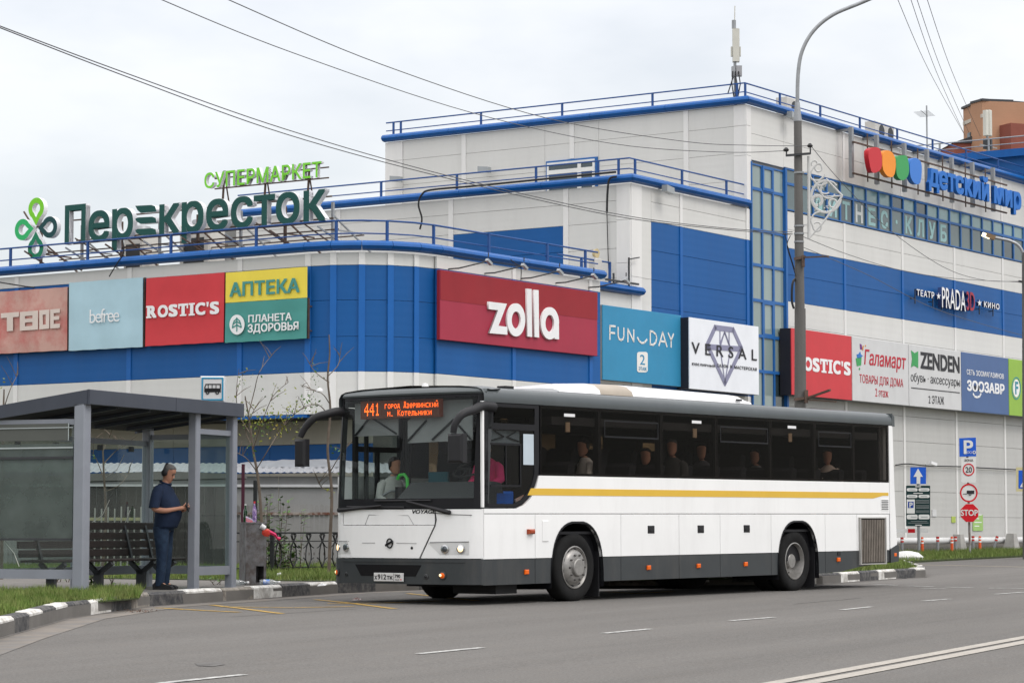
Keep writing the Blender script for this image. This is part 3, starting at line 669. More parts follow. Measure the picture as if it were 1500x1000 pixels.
# ------------------------------------------------------------------ signs on the walls
def fmat(n, c, **k): return mat(n, c, **{**dict(rough=.5, var=.06, scale=1.5, dirt=.05), **k})
GREY = fmat('sign_edge_grey', (.25, .26, .27)); BKE = fmat('sign_edge_black', (.02, .02, .028))
def board(fr, x0, x1, z0, z1, out, th, msheet, label, edge=None, cloth=False, name='banner', cat='banner'):
    t = thing(name, label, cat, fr @ TR((x0, -out-th, z0)))
    wd, ht = x1-x0, z1-z0
    me = MB()
    if cloth:
        nx, nz = 14, 8; r = random.Random(int(x0*100)); ph = r.uniform(0, 6)
        f = lambda i, j: .012*math.sin(i*.9+ph+j*.3)+.01*math.sin(j*1.7+ph)*(1 if 0 < i < nx else 0)
        vs = [(wd*i/nx, -.0+f(i, j)*.7, ht*j/nz + ((.004*math.sin(i*2.1+ph)) if j in (0, nz) else 0)) for j in range(nz+1) for i in range(nx+1)]
        fs = [(j*(nx+1)+i, j*(nx+1)+i+1, (j+1)*(nx+1)+i+1, (j+1)*(nx+1)+i) for j in range(nz) for i in range(nx)]
        me.add(vs, fs).add([(v[0], v[1]+.012, v[2]) for v in vs], [q[::-1] for q in fs]); part('sheet', me, t, None, msheet, True)
        fm = MB().beam((.03, .06, .03), (wd-.03, .06, .03), .04).beam((.03, .06, ht-.03), (wd-.03, .06, ht-.03), .04).beam((.0, .06, 0), (0, .06, ht), .04).beam((wd, .06, 0), (wd, .06, ht), .04)
        for zz_ in (.2, .8):
            for x_ in (.0, wd): fm.beam((x_, .06, ht*zz_), (x_, th+out, ht*zz_), .03)
        part('frame', fm, t, None, RUST)
    else:
        me.cbox(0, wd, 0, .03, 0, ht, .008); part('face_panel', me, t, None, msheet)
        part('sign_box', MB().box(-.0, wd, .031, th, 0, ht), t, None, edge or GREY)
        if out > .05: part('bracket', MB().box(.3, .4, th, th+out, .2, ht-.2).box(wd-.4, wd-.3, th, th+out, .2, ht-.2), t, None, STEEL)
    t['_y'] = 0; return t, fr @ TR((0, -out-th, 0)), -out-th
def put(name, me, t, f, lift=.008): return part(name, me, t, f @ TR((0, -lift, 0)))
def tx(t, f, fr, off, body, pl, pt, pr, pb, m, **k):
    x0, x1, z0, z1 = rect(fr, pl, pt, pr, pb, off); d = k.pop('depth', .006); lift = k.pop('lift', .004)
    return part('lettering', text(body, x0, x1, z0, z1, d, m, **k), t, f @ TR((0, -d-lift, 0)))
def fig(t, f, fr, off, loops, m, d=.006, lift=.004, name='figure'):
    return part(name, shape(name, [[pix(fr, *p, off) for p in lp] for lp in loops], d, m), t, f @ TR((0, -d-lift, 0)))
def strokes(t, f, fr, off, lines, wd, m, d=.006, lift=.004, name='figure'):
    me = MB()
    for ln in lines:
        q = [pix(fr, *p, off) for p in ln]
        for a, c in zip(q, q[1:]): me.beam((a[0], -d/2, a[1]), (c[0], -d/2, c[1]), d, wd, up=(0, 0, 1)) if False else me.add(*quad(a, c, wd, d))
    return part(name, me, t, f @ TR((0, -lift, 0)), m)
def quad(a, c, wd, d):
    t = Vector((c[0]-a[0], c[1]-a[1])); t.normalize(); n = Vector((-t.y, t.x))*wd/2; a = Vector(a)-t*wd*.3; c = Vector(c)+t*wd*.3
    P = [a-n, c-n, c+n, a+n]
    return [(p.x, -d, p.y) for p in P]+[(p.x, 0, p.y) for p in P], [(0, 1, 2, 3), (7, 6, 5, 4), (0, 4, 5, 1), (1, 5, 6, 2), (2, 6, 7, 3), (3, 7, 4, 0)]
def ell(cx, cy, rx, ry, n=28): return [(cx+rx*math.cos(2*math.pi*i/n), cy+ry*math.sin(2*math.pi*i/n)) for i in range(n)]
RED = fmat('red_banner', (.58, .045, .055)); CRW = fmat('cream_print', (.78, .76, .72))
def slabbed(body, bold=.02):
    return dict(bold=bold)
def rostics(t, f, fr, off, pl, pt, pr, pb):
    """chunky slab-serif lettering"""
    x0, x1, z0, z1 = rect(fr, pl, pt, pr, pb, off); h = z1-z0; W = x1-x0; ws = [1.12, 1.05, .92, 1.0, .6, 1.0, .32, .92]; tot = sum(ws)+.07*7; u = W/tot; x = x0; s = .3*u; me_ = []
    B = MB(); d = .006
    for ch, w_ in zip("ROSTIC'S", ws):
        B = MB(); P = lambda a, c, e, g: B.box(x+a*u, x+c*u, -d, 0, z0+e*h, z0+g*h)
        if ch in 'OSCR': part('letter', text(ch, x+(.1*u if ch == 'R' else 0), x+(w_-(.06 if ch == 'R' else 0))*u, z0, z1, d, WHP, bold=.045), t, f @ TR((0, -d-.004, 0)))
        if ch == 'R': B.add([(x+.0*u, -d-.002, z0), (x+.55*u, -d-.002, z0), (x+.55*u, -d-.002, z0+.14*h), (x+.42*u, -d-.002, z0+.14*h), (x+.42*u, -d-.002, z0+h), (x, -d-.002, z0+h), (x, -d-.002, z0+.86*h), (x+.13*u, -d-.002, z0+.86*h), (x+.13*u, -d-.002, z0+.14*h), (x, -d-.002, z0+.14*h)], [tuple(range(10))]); part('letter_serif', B, t, f @ TR((0, -.005, 0)), WHP)
        def poly(Q): part('letter', MB().prism([(x+a*u, z0+e*h) for a, e in Q], -d, 0), t, f @ TR((0, -.005, 0)), WHP)
        if ch == 'T': poly([(.18, 0), (.82, 0), (.82, .14), (.66, .14), (.66, .82), (.86, .82), (.86, .6), (1, .6), (1, 1), (0, 1), (0, .6), (.14, .6), (.14, .82), (.34, .82), (.34, .14), (.18, .14)])
        if ch == 'I': poly([(0, 0), (.6, 0), (.6, .14), (.46, .14), (.46, .86), (.6, .86), (.6, 1), (0, 1), (0, .86), (.14, .86), (.14, .14), (0, .14)])
        if ch == "'": poly([(.1, .62), (.22, .62), (.28, 1), (.04, 1)])
        x += (w_+.07)*u
# four cloth banners on the left wing
O1 = -.18
bx_ = lambda px: pix(fW, px, 460, O1)[0]
PINK = mat('faded_pink_cloth', (.56, .34, .29), .8, var=.12, scale=1.2, c2=(.50, .17, .15), c2s=.9, bump=.1)
t, f, off = board(fW, -10.5, bx_(98.5), 5.74, 7.33, .14, .04, PINK, 'sun-bleached pink banner with pale block letters, leftmost on the wall', cloth=True)
PALE = fmat('pale_pink_print', (.68, .58, .52), var=.1)
for lps in ([[(2.7, 459), (29, 456.8), (29, 464), (20.5, 464.6), (20.5, 484.5), (11.5, 485.2), (11.5, 465.3), (2.7, 466)]],
            [[(30.5, 457), (57, 454.8), (57, 482.7), (30.5, 484.5)], [(38, 463), (49, 462), (49, 466.3), (38, 467)], [(38, 472.5), (49, 471.6), (49, 477), (38, 478)]],
            [[(59, 454.6), (73.5, 453.4), (73.5, 481.3), (59, 482.5)], [(64, 461), (68.5, 460.6), (68.5, 475.2), (64, 475.6)]],
            [[(75, 453.3), (89, 452.2), (89, 458), (80, 458.7), (80, 463.4), (88, 462.8), (88, 468.2), (80, 468.8), (80, 474.6), (89, 474), (89, 480.2), (75, 481.2)]]):
    fig(t, f, fW, off, lps, PALE, name='block_letter', lift=.03)
SKY_ = fmat('pale_blue_cloth', (.42, .60, .68), rough=.8, bump=.1)
t, f, off = board(fW, bx_(101), bx_(209), 5.72, 7.43, .14, .04, SKY_, 'pale blue cloth banner with thin white lettering, second from the left', cloth=True)
tx(t, f, fW, off, 'befree', 132.7, 453.5, 176, 473.5, WHP, bold=-.004, spacing=.82, lift=.03)
t, f, off = board(fW, bx_(213.5), bx_(328), 5.73, 7.40, .14, .04, RED, 'red cloth banner with white slab lettering between pale blue and yellow banners', cloth=True)
rostics(t, f @ TR((0, -.022, 0)), fW, off, 215.5, 448.3, 322, 466.3)
TEAL = fmat('teal_cloth', (.075, .29, .26), rough=.8); YEL = fmat('yellow_cloth', (.82, .66, .085), rough=.8)
t, f, off = board(fW, bx_(330), bx_(449.5), 5.71, 6.66, .14, .04, TEAL, 'teal and yellow pharmacy banner with a tree emblem beside the rounded corner', cloth=True)
me = MB().cbox(0, bx_(449.5)-bx_(330), 0, .012, .955, 1.68, .004); part('yellow_sheet', me, t, None, YEL)
tx(t, f, fW, off, 'АПТЕКА', 337.5, 414, 440, 435, TEAL, bold=.028, lift=.03)
tx(t, f, fW, off, 'ПЛАНЕТА', 365, 461.6, 428.5, 472.6, WHP, bold=.022, lift=.03); tx(t, f, fW, off, 'ЗДОРОВЬЯ', 364.3, 475, 438.5, 489.5, WHP, bold=.022, lift=.03)
fig(t, f, fW, off, [ell(348.5, 475.5, 11, 14.6)], WHP, lift=.03, name='emblem_disc')
strokes(t, f, fW, off, [[(348.5, 485), (348.5, 465.5)], [(343, 474.5), (348.5, 471), (354, 474)], [(342, 480), (348.5, 476), (355, 479.5)], [(344.5, 470.5), (348.5, 466.5), (352.5, 470)], [(342, 480), (343, 474.5), (344.5, 470.5)], [(355, 479.5), (354, 474), (352.5, 470)]], .03, TEAL, lift=.038, name='emblem_tree')
# dark red box sign
RD1 = fmat('dark_red_panel', (.29, .016, .024)); RD2 = fmat('crimson_panel', (.36, .03, .06))
x0, x1, z0, z1 = rect(fZ, 645, 395, 875, 497, -.14)
t, f, off = board(fZ, x0, x1, z0, z1, .04, .1, RD2, 'long dark red box sign with big white lettering on the rounded corner block', RD1, name='box_sign', cat='sign')
part('upper_face_panel', MB().box(0, x1-x0, -.006, 0, (z1-z0)*.57, z1-z0-.01), t, None, RD1)
def Zc(x, y): return (640+x/5, 380+y/5)
k = {}
def zrow(loops, nm='built_up_letter'): fig(t, f, fZ, off, [[Zc(*p) for p in lp] for lp in loops], WHP, d=.05, lift=.008, name=nm)
zrow([[(365, 309), (499, 325), (437, 486), (502, 494), (502, 551), (371, 540), (434, 372), (365, 364)]])
zrow([ell(567, 443, 66, 121, 40), ell(567, 444, 33, 63, 32)[::-1]])
zrow([[(646, 214), (680, 218), (684, 568), (649, 564)]]); zrow([[(697, 222), (731, 226), (735, 572), (701, 568)]])
zrow([[(p[0], p[1]) for p in ell(815, 467, 65, 117, 40) if not (p[0] > 830 and p[1] > 480)][0:0] or
      [(880, 475), (881, 585), (848, 582), (848, 572)] + [(815+66*math.cos(a), 468+118*math.sin(a)) for a in [math.radians(d_) for d_ in range(66, 361, 10)]], ell(813, 468, 32, 62, 30)[::-1]])
# blue sign with thin letters
FB = fmat('azure_panel', (.035, .25, .44))
t, f, off = board(fR, pix(fR, 883, 500, -.16)[0], pix(fR, 998, 510, -.16)[0], 5.28, 7.30, .02, .14, FB, 'azure blue sign with thin cream letters and a small storey plate', name='wall_sign', cat='sign')
def Fc(x, y): return (860+x/4.547, 400+y/4.547)
def fline(L_, wd, m=CRW, nm='lettering', **k2): strokes(t, f, fR, off, [[Fc(*p) for p in l] for l in L_], wd, m, name=nm, **k2)
fline([[(186, 354), (150, 351), (150, 440)], [(150, 396), (182, 399)], [(205, 362), (205, 415), (210, 436), (224, 446), (238, 438), (243, 420), (243, 366)], [(270, 456), (270, 372), (309, 455), (309, 378)],
       [(335, 430), (346, 452), (362, 465), (380, 462), (397, 442)], [(419, 474), (419, 386), (438, 390), (456, 408), (462, 432), (455, 462), (438, 477), (419, 474)], [(477, 482), (502, 394), (530, 489)], [(486, 452), (520, 457)], [(539, 400), (558, 446), (574, 406)], [(558, 446), (558, 492)]], .055)
def rrect(x0, y0, x1, y1, r, n=5):
    o = []
    for cx_, cy_, a0 in ((x1-r, y1-r, 0), (x0+r, y1-r, 90), (x0+r, y0+r, 180), (x1-r, y0+r, 270)):
        for i in range(n+1): a = math.radians(a0+90*i/n); o.append((cx_+r*math.cos(a), cy_+r*math.sin(a)))
    return o
fig(t, f, fR, off, [[Fc(*p) for p in rrect(331, 524, 402, 660, 16)]], CRW, name='storey_plate')
tx(t, f, fR, off, '2', 937, 519, 944, 533.5, FB, lift=.012); tx(t, f, fR, off, 'ЭТАЖ', 935, 536.5, 946.5, 542, FB, lift=.012)
# white jeweller's box sign
WB = fmat('white_acrylic', (.80, .82, .86), rough=.3, dirt=.02)
oV = -.45; x0, x1, z0, z1 = rect(fR, 1010, 464.5, 1111.5, 569, oV)
t, f, off = board(fR, x0, x1, z0, z1, .05, .4, WB, 'white box sign with a grey diamond emblem and spaced black letters', BKE, name='box_sign', cat='sign')
DG = fmat('grey_violet_print', (.25, .25, .36)); BP = fmat('black_print', (.025, .025, .03))
fline([[(797, 480), (852, 362), (972, 378), (1028, 500), (917, 732), (803, 484)], [(800, 490), (1025, 505)]], .16, DG, 'diamond_emblem')
fline([[(915, 388), (884, 494), (917, 725), (955, 500), (915, 388)], [(884, 388), (884, 470), (915, 395), (945, 480), (945, 392)]], .05, DG, 'diamond_facets')
tx(t, f, fR, off, 'VERSAL', 1012.6, 500.5, 1108, 517.5, BP, spacing=1.75, bold=.008, lift=.012)
for w_, a_, c_, yo in (('ЮВЕЛИРНЫЙ', 1013.3, 1046.5, 529.8), ('САЛОН', 1049.6, 1066, 532.4), ('И', 1069.4, 1072, 534.2), ('МАСТЕРСКАЯ', 1075.2, 1107.8, 535.0)): tx(t, f, fR, off, w_, a_, yo, c_, yo+4.8, BP, spacing=1.15, bold=.01, lift=.012)
# the long row of signs on the right-hand wall
def rowsign(pl, pr, m, label, edge=None):
    zt = 7.47; zb2 = 5.36; a = pix(fR, pl, 540, -.45)[0]; c = pix(fR, pr, 540, -.45)[0]
    return board(fR, a, c-.015, 5.32, 7.34, .05, .4, m, label, edge, name='box_sign', cat='sign')
t, f, off = rowsign(1159.8, 1248, RED, 'red box sign with white slab lettering partly behind the lamp post', BKE)
rostics(t, f, fR, off, 1164, 520.5, 1245.5, 541)
GW = fmat('white_sign_face', (.60, .60, .60), rough=.4, dirt=.12)
t, f, off = rowsign(1248.5, 1331, GW, 'white household shop sign with red script beside the red sign')
RP = fmat('red_print', (.48, .02, .04)); GRN = fmat('green_print', (.05, .33, .10)); BLP = fmat('blue_print', (.03, .17, .5)); PRP = fmat('purple_print', (.17, .03, .2)); ORP = fmat('orange_print', (.65, .25, .03))
def Gc(x, y): return (1120+x/3.947, 400+y/3.947)
def gfig(P, m, nm='emblem'): fig(t, f, fR, off, [[Gc(*p) for p in P]], m, name=nm)
gfig([(549, 408), (560, 412), (564, 442), (552, 440)], PRP); gfig([(566, 420), (573, 418), (569, 446), (563, 444)], ORP)
gfig([(531, 470), (543, 466), (552, 452), (556, 470), (568, 478), (556, 485), (552, 492), (534, 490)], BLP); gfig([(526, 492), (560, 484), (557, 532), (533, 538)], GRN); gfig(ell(548, 553, 4, 7), GRN); gfig(ell(583, 420, 3, 5), ORP)
tx(t, f, fR, off, 'Галамарт', 1265.7, 511, 1326.8, 533.5, RP, bold=.012, shear=.15, ref='Г'); tx(t, f, fR, off, 'ТОВАРЫ ДЛЯ ДОМА', 1258.8, 547.6, 1322.7, 562.5, RP); tx(t, f, fR, off, '2 этаж', 1282, 568.4, 1301, 580.4, RP)
t, f, off = rowsign(1331.4, 1408, GW, 'white shoe shop sign with a green leaf square and bold black lettering')
gfig([(846, 446), (866, 462), (887, 451), (887, 500), (887, 548), (864, 534), (846, 543), (852, 495)], GRN)
tx(t, f, fR, off, 'ZENDEN', 1348, 515, 1405.3, 539.5, BP, bold=.035); tx(t, f, fR, off, 'обувь · аксессуары', 1334, 545, 1406, 561.5, BP, bold=-.004)
strokes(t, f, fR, off, [[Gc(848, 662), Gc(1127, 691)]], .03, BP, name='rule'); tx(t, f, fR, off, '2 ЭТАЖ', 1360, 578.6, 1382.7, 590.5, BP)
t, f, off = rowsign(1408.4, 1477.3, fmat('slate_blue_panel', (.075, .135, .29)), 'slate blue pet shop sign with white rounded lettering')
tx(t, f, fR, off, 'СЕТЬ', 1415.9, 540.6, 1427.4, 548.2, WHP, bold=.005); tx(t, f, fR, off, 'ЗООМАГАЗИНОВ', 1429.6, 542.4, 1470, 550, WHP, bold=.005); tx(t, f, fR, off, 'ЗООЗАВР', 1416.4, 556, 1471, 572, WHP, bold=.035)
for cx_ in (1216, 1237): gfig(ell(cx_, 662, 6, 15), BP, 'print')
strokes(t, f, fR, off, [[Gc(*p) for p in ((1205, 697), (1213, 712), (1228, 717), (1243, 711), (1250, 696))]], .07, WHP, name='print')
t, f, off = rowsign(1477.7, 1560, fmat('lime_panel', (.28, .47, .065)), 'lime green sign with a round white letter badge at the right edge')
PRT = fmat('petrol_print', (.03, .25, .33)); fig(t, f, fR, off, [ell(1488.5, 568.5, 6.6, 16.5), ell(1488.5, 568.5, 5.9, 15)[::-1]], PRT, name='badge_ring'); fig(t, f, fR, off, [ell(1488.5, 568.5, 4.8, 13)], WHP, name='badge')
tx(t, f, fR, off, 'F', 1486.6, 558.5, 1491, 577, PRT, bold=.03, lift=.012); tx(t, f, fR, off, 'FIX', 1499, 552, 1530, 580, PRT, bold=.04)
# cinema lettering on the blue band
def Pc(x, y): return (1120+x/3.947, 400+y/3.947)
oP = -.3; cin = thing('cinema_sign', 'small built-up white and red cinema lettering with two stars on the blue band', 'sign', fR @ TR((pix(fR, 1400, 440, oP)[0], oP, 9)))
BS = fmat('letter_side_blue', (.03, .06, .18)); RP2 = fmat('red_letter_face', (.35, .03, .05))
def L3(body, box, mf, ms, par, fr, off, d, **k2):
    x0, x1, z0, z1 = rect(fr, *box, off); letters(body, x0, x1, z0, z1, d, mf, ms, par, fr @ TR((0, off, 0)), **k2)
L3('ТЕАТР', (1343, 423.3, 1368.5, 432.8), WHP, BS, cin, fR, oP, .08, spacing=1.15, bold=.02); L3('PRADA', (1380, 420.3, 1414.5, 450), WHP, BS, cin, fR, oP, .16, bold=.004)
L3('3D', (1416, 426.3, 1428, 454), RP2, BS, cin, fR, oP, .16, bold=.01); L3('КИНО', (1441.5, 441, 1464, 449.6), WHP, BS, cin, fR, oP, .08, spacing=1.25, bold=.02)
for cx_, cy_ in ((1375, 433.7), (1435, 443.8)):
    P = [(cx_+(5.2 if i % 2 == 0 else 2)*.62*math.sin(math.pi*i/5)*1.0, cy_-(5.4 if i % 2 == 0 else 2.1)*math.cos(math.pi*i/5)) for i in range(10)]
    part('star', shape('star', [[pix(fR, *p, oP) for p in P]], .1, WHP, BS), cin, fR @ TR((0, oP, 0)))
me = MB()
for px, py in ((1343, 436), (1369, 441), (1382, 445), (1437, 452), (1457, 455)):
    x, z = pix(fR, px, py, oP); me.box(x-.015, x+.015, oP+.05, oP+.08, z-.2, z+.3); me.box(x-.015, x+.015, oP+.08, -.06, z-.03, z)
part('mounting_bars', me, cin, fR, DARK)
# toy shop roof-edge sign
oD = -1.05; toy = thing('toy_shop_sign', 'built-up blue lettering with four coloured pebbles on steel posts', 'sign', fR @ TR((pix(fR, 1380, 250, oD)[0], oD, 12.5)))
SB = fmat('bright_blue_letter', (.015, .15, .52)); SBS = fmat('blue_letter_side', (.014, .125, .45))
x0 = pix(fR, 1361, 262, oD)[0]; x1 = pix(fR, 1496.5, 305, oD)[0]
zbase = pix(fR, 1362, 272.5, oD)[1]; zx = pix(fR, 1362, 245.5, oD)[1]
letters('детский', x0, pix(fR, 1449.5, 290, oD)[0], zbase, zx, .13, SB, SBS, toy, fR @ TR((0, oD, 0)), bold=.034, ref='н')
letters('мир', pix(fR, 1456.5, 290, oD)[0], x1, zbase, zx, .13, SB, SBS, toy, fR @ TR((0, oD, 0)), bold=.034, ref='н')
def Dc(x, y): return (1130+x/3.125, 100+y/3.125)
for P, c in (([(441, 385), (455, 364), (488, 360), (504, 382), (508, 440), (500, 468), (470, 482), (455, 470)], (.55, .02, .03)), ([(508, 395), (522, 376), (540, 376), (560, 392), (571, 425), (567, 480), (553, 502), (528, 494), (508, 460)], (.85, .28, .02)),
             ([(571, 412), (584, 400), (616, 397), (626, 415), (632, 470), (622, 503), (598, 515), (578, 500), (571, 470)], (.04, .32, .09)), ([(634, 430), (645, 412), (665, 410), (684, 425), (690, 455), (685, 520), (672, 534), (650, 525), (634, 490)], (.04, .19, .6))):
    P2_ = []
    n = len(P)
    for i in range(n):                                       # round the corners (Chaikin)
        a, c_ = P[i], P[(i+1) % n]; P2_ += [(a[0]*.75+c_[0]*.25, a[1]*.75+c_[1]*.25), (a[0]*.25+c_[0]*.75, a[1]*.25+c_[1]*.75)]
    nm = 'pebble_%.2f_%.2f' % (c[0], c[1])
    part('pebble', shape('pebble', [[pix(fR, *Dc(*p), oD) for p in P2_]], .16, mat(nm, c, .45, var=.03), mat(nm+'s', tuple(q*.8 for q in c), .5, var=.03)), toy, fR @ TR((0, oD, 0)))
for px, yt, yb in ((1270, 184, 258), (1307, 196, 268), (1347, 208, 279), (1380, 217, 286), (1416, 229, 295), (1446, 236, 302), (1476, 244, 308)):
    x, z = pix(fR, px, yt, oD); zz = pix(fR, px, yb, oD)[1]
    part('sign_post', MB().box(x-.07, x+.07, oD+.5, oD+.62, zz, z).box(x-.04, x+.04, oD+.6, .5, z-.12, z-.04), toy, fR, STEEL)
me = MB()
for ya, yb in ((206, 276), (252, 322)):
    a, za = pix(fR, 1268, ya, oD); c, zc = pix(fR, 1492, yb, oD); zc = za; me.box(a, c, oD+.42, oD+.47, za-.025, za+.025)
for px in (1290, 1325, 1363, 1399, 1432, 1461): x, z = pix(fR, px, 250, oD); me.box(x-.02, x+.02, oD+.44, oD+.47, 12.35, 13.9)
part('cross_bars', me, toy, fR, RUST)
# the supermarket sign on the roof of the left wing
oS = .1; GRD = fmat('dark_green_letter', (.008, .075, .065), dirt=0); WSD = fmat('white_letter_side', (.74, .74, .76), dirt=0); LGR = fmat('lime_letter', (.22, .68, .05), dirt=0)
sup = thing('supermarket_sign', 'dark green built-up lettering with white sides and four drop petals on a roof truss', 'sign', fW @ TR((pix(fW, 280, 320, oS)[0], oS, 8)))
FS = fW @ TR((0, oS, 0))
def Lf(body, pl, pr, pref, yt, yb, d=.16, **k2):
    zt, zb_ = pix(fW, pref, yt, oS)[1], pix(fW, pref, yb, oS)[1]
    letters(body, pix(fW, pl, 330, oS)[0], pix(fW, pr, 330, oS)[0], zb_, zt, d, GRD, WSD, sup, FS, bold=.02, **k2)
Lf('П', 94.7, 125.5, 96, 301, 358); Lf('е', 129.5, 160.5, 145, 308.2, 353.6); Lf('р', 164, 195, 180, 304.5, 350.5, ref='е'); Lf('кресток', 233, 476.8, 240, 298.5, 344, ref='е')
for a, h in ((301.5, 0), (318.5, 0), (335.3, 0)):
    P = [(198, a), (222, a-1.2), (227, a+.5), (229.6, a+8.6), (206, a+10.4), (201.5, a+6.5)] if a < 310 else [(198, a+2), (202, a), (223, a-1), (228, a+1), (229.6, a+7.8), (206, a+9.5), (200, a+6)] 
    part('letter_bar', shape('letter_bar', [[pix(fW, *p, oS) for p in P]], .16, GRD, WSD), sup, FS)
x0, x1, z0, z1 = rect(fW, 299.3, 253.5, 470.6, 276.5, oS)
letters('СУПЕРМАРКЕТ', x0, x1, z0, z1, .1, LGR, WSD, sup, FS, bold=.016)
def drop(cx_, cz_, ang, L_, wd, hole=.5):
    out, inn = [], []
    for lst, sc in ((out, 1), (inn, hole)):
        R0 = wd/2*sc; Lc = (L_-wd/2)*(sc if sc == 1 else .62)
        cc = (L_-wd/2)
        for i in range(25):
            a = math.radians(-58+ (296)*i/24) ; lst.append((R0*math.cos(a), cc+R0*math.sin(a)))
        lst.append((0, cc-Lc if sc == 1 else cc-Lc*.86))
    rot = lambda p: (cx_+p[0]*math.cos(ang)-p[1]*math.sin(ang), cz_+p[0]*math.sin(ang)+p[1]*math.cos(ang))
    return [[rot(p) for p in out], [rot(p) for p in inn][::-1]]
cx_, cz_ = pix(fW, 52.5, 334.5, oS)
for ang, c in ((0, (.20, .62, .03)), (math.pi/2, (.03, .45, .14)), (-math.pi/2, (.008, .06, .065)), (math.pi, (.01, .2, .1))):
    ox, oz = -math.sin(ang)*.07, math.cos(ang)*.07
    part('petal', shape('petal', drop(cx_+ox, cz_+oz, ang, .72 if ang in (0, math.pi) else .68, .55), .14, mat('petal_%.2f%.2f' % (c[0], c[1]), c, .5, var=.03), WSD), sup, FS)
# truss of the roof sign
def S(px, py, y=oS): x, z = pix(fW, px, py, y); return (x, y, z)
me = MB()
for pl, yl, pr, yr in ((90, 322, 470, 283), (95, 352, 472, 315), (88, 357, 470, 320)):
    z = S((pl+pr)/2, (yl+yr)/2)[2]; me.beam((S(pl, yl)[0], oS+.42, z), (S(pr, yr)[0], oS+.42, z), .035)
zr = 8.32
xa, xc = S(30, 380)[0], S(480, 330)[0]
me.beam((xa, oS+.42, zr), (xc, oS+.42, zr), .03); me.beam((xa, oS+1.4, zr-.05), (xc, oS+1.4, zr-.05), .03)
part('truss_rail', me, sup, fW, RUST)
i = 0
for px in (42, 102, 160, 216, 272, 335, 400, 470):
    x = S(px, 350)[0]; zt = S(px, 345 - (px-100)*.09)[2]+.3
    part('truss_frame', MB().beam((x, oS+.45, 7.9), (x, oS+.45, zt), .06).beam((x, oS+.45, zt-.3), (x+.1, oS+1.8, 7.9), .035).beam((x+.05, oS+.45, zr), (x+.05, oS+1.5, zr), .035).beam((x+.05, oS-.2, zr+.02), (x+.3, oS+.5, 7.95), .035), sup, fW, STEEL if i % 2 else RUST); i += 1
me = MB()
for a in (110, 190, 250, 305, 370, 430): me.beam(S(a, 350 - (a-100)*.1, oS+.45), (S(a+42, 345)[0], oS+.45, 7.95), .03)
part('truss_brace', me, sup, fW, RUST)
me = MB(); zt, zb_ = S(300, 262)[2], S(300, 276)[2]
for z in (S(385, 252)[2], S(385, 266)[2]-.02): me.beam((S(305, 250)[0], oS+.25, z), (S(472, 250)[0], oS+.25, z), .03)
for a in (330, 391, 454): me.beam(S(a-4, 300, oS+.3), S(a-1, 250, oS+.25), .04); me.beam(S(a+6, 300, oS+.6), S(a, 262, oS+.25), .03)
part('upper_truss', me, sup, fW, RUST)
me = MB(); me.beam(S(35, 310, oS+.25), S(72, 370, oS+.25), .035).beam(S(75, 318, oS+.25), S(30, 350, oS+.25), .035).beam((S(52, 330)[0], oS+.25, S(52, 360)[2]), (S(52, 330)[0]+.3, oS+1.4, 7.95), .035)
part('petal_brace', me, sup, fW, RUST)
# grey cabinets behind the sign
for px, py, wd, ht, l in ((195, 352, .7, .5, 'white domed cabinet under the big dark green letters'), (284, 350, 1.0, .75, 'grey and black ventilation unit on the roof under the big letters')):
    x, z = pix(fW, px, py, 1.4); t = thing('ventilation_unit', l, 'ventilation unit', fW @ TR((x, 1.4, 7.75))); hh = z-7.75+ht/2
    part('case', MB().cbox(-wd/2, wd/2, 0, .6, 0, hh, .04), t, None, ACM); part('louvre', MB().box(-wd/3, wd/3, -.012, 0, .1, hh-.35), t, None, DARK); part('cowl', MB().lathe([(.28, 0), (.24, .12), (0, .2)], None, 16), t, t.matrix_basis @ TR((0, .3, hh)), STEEL, True)
# ------------------------------------------------------------------ people
SKIN = mat('skin', (.42, .21, .14), .6, var=.08); HAIRG = mat('grey_hair', (.12, .115, .11), .9, var=.3, scale=40); HAIRD = mat('dark_hair', (.025, .02, .018), .9, var=.3, scale=40)
HR = [(-.118, .068, .03, .022), (-.108, .084, .005, .04), (-.085, .09, -.045, .056), (-.055, .09, -.075, .066), (-.025, .092, -.088, .071), (.005, .088, -.094, .074), (.03, .083, -.097, .076), (.055, .088, -.098, .077), (.08, .084, -.094, .075), (.10, .07, -.083, .066), (.118, .045, -.06, .048), (.128, .01, -.03, .02)]
def headloft(R, cut=None, g=1.0, n=24):
    mb = MB(); vs = []; k = len(R)
    for z, f_, b_, w_ in R:
        for i in range(n):
            a = 2*math.pi*i/n; c, s_ = math.cos(a), math.sin(a); cx_ = (f_+b_)/2; x = cx_+(f_-b_)/2*c*g; y = w_*s_*g
            if cut is not None: x = min(x, cut(z, y))
            vs.append((x, y, z*g+(.004*math.sin(i*2.7+z*90) if cut else 0)))
    return mb.add(vs, [(j_*n+i, j_*n+(i+1) % n, (j_+1)*n+(i+1) % n, (j_+1)*n+i) for j_ in range(k-1) for i in range(n)]+[tuple(range(n-1, -1, -1)), tuple((k-1)*n+i for i in range(n))])
def loft(rings, n=22, mb=None):
    """rings of (x, y, z, rx, ry): stacked ellipses"""
    mb = mb or MB(); vs = []; k = len(rings)
    for (x, y, z, rx, ry, *tl) in rings:
        tl = tl[0] if tl else 0
        for i in range(n): a = 2*math.pi*i/n; c, s_ = math.cos(a), math.sin(a); vs.append((x+rx*c*(1+.012*math.sin(z*40+a*3)), y+ry*s_, z+tl*c))
    mb.add(vs, [(j_*n+i, j_*n+(i+1) % n, (j_+1)*n+(i+1) % n, (j_+1)*n+i) for j_ in range(k-1) for i in range(n)]+[tuple(range(n-1, -1, -1)), tuple((k-1)*n+i for i in range(n))]); return mb
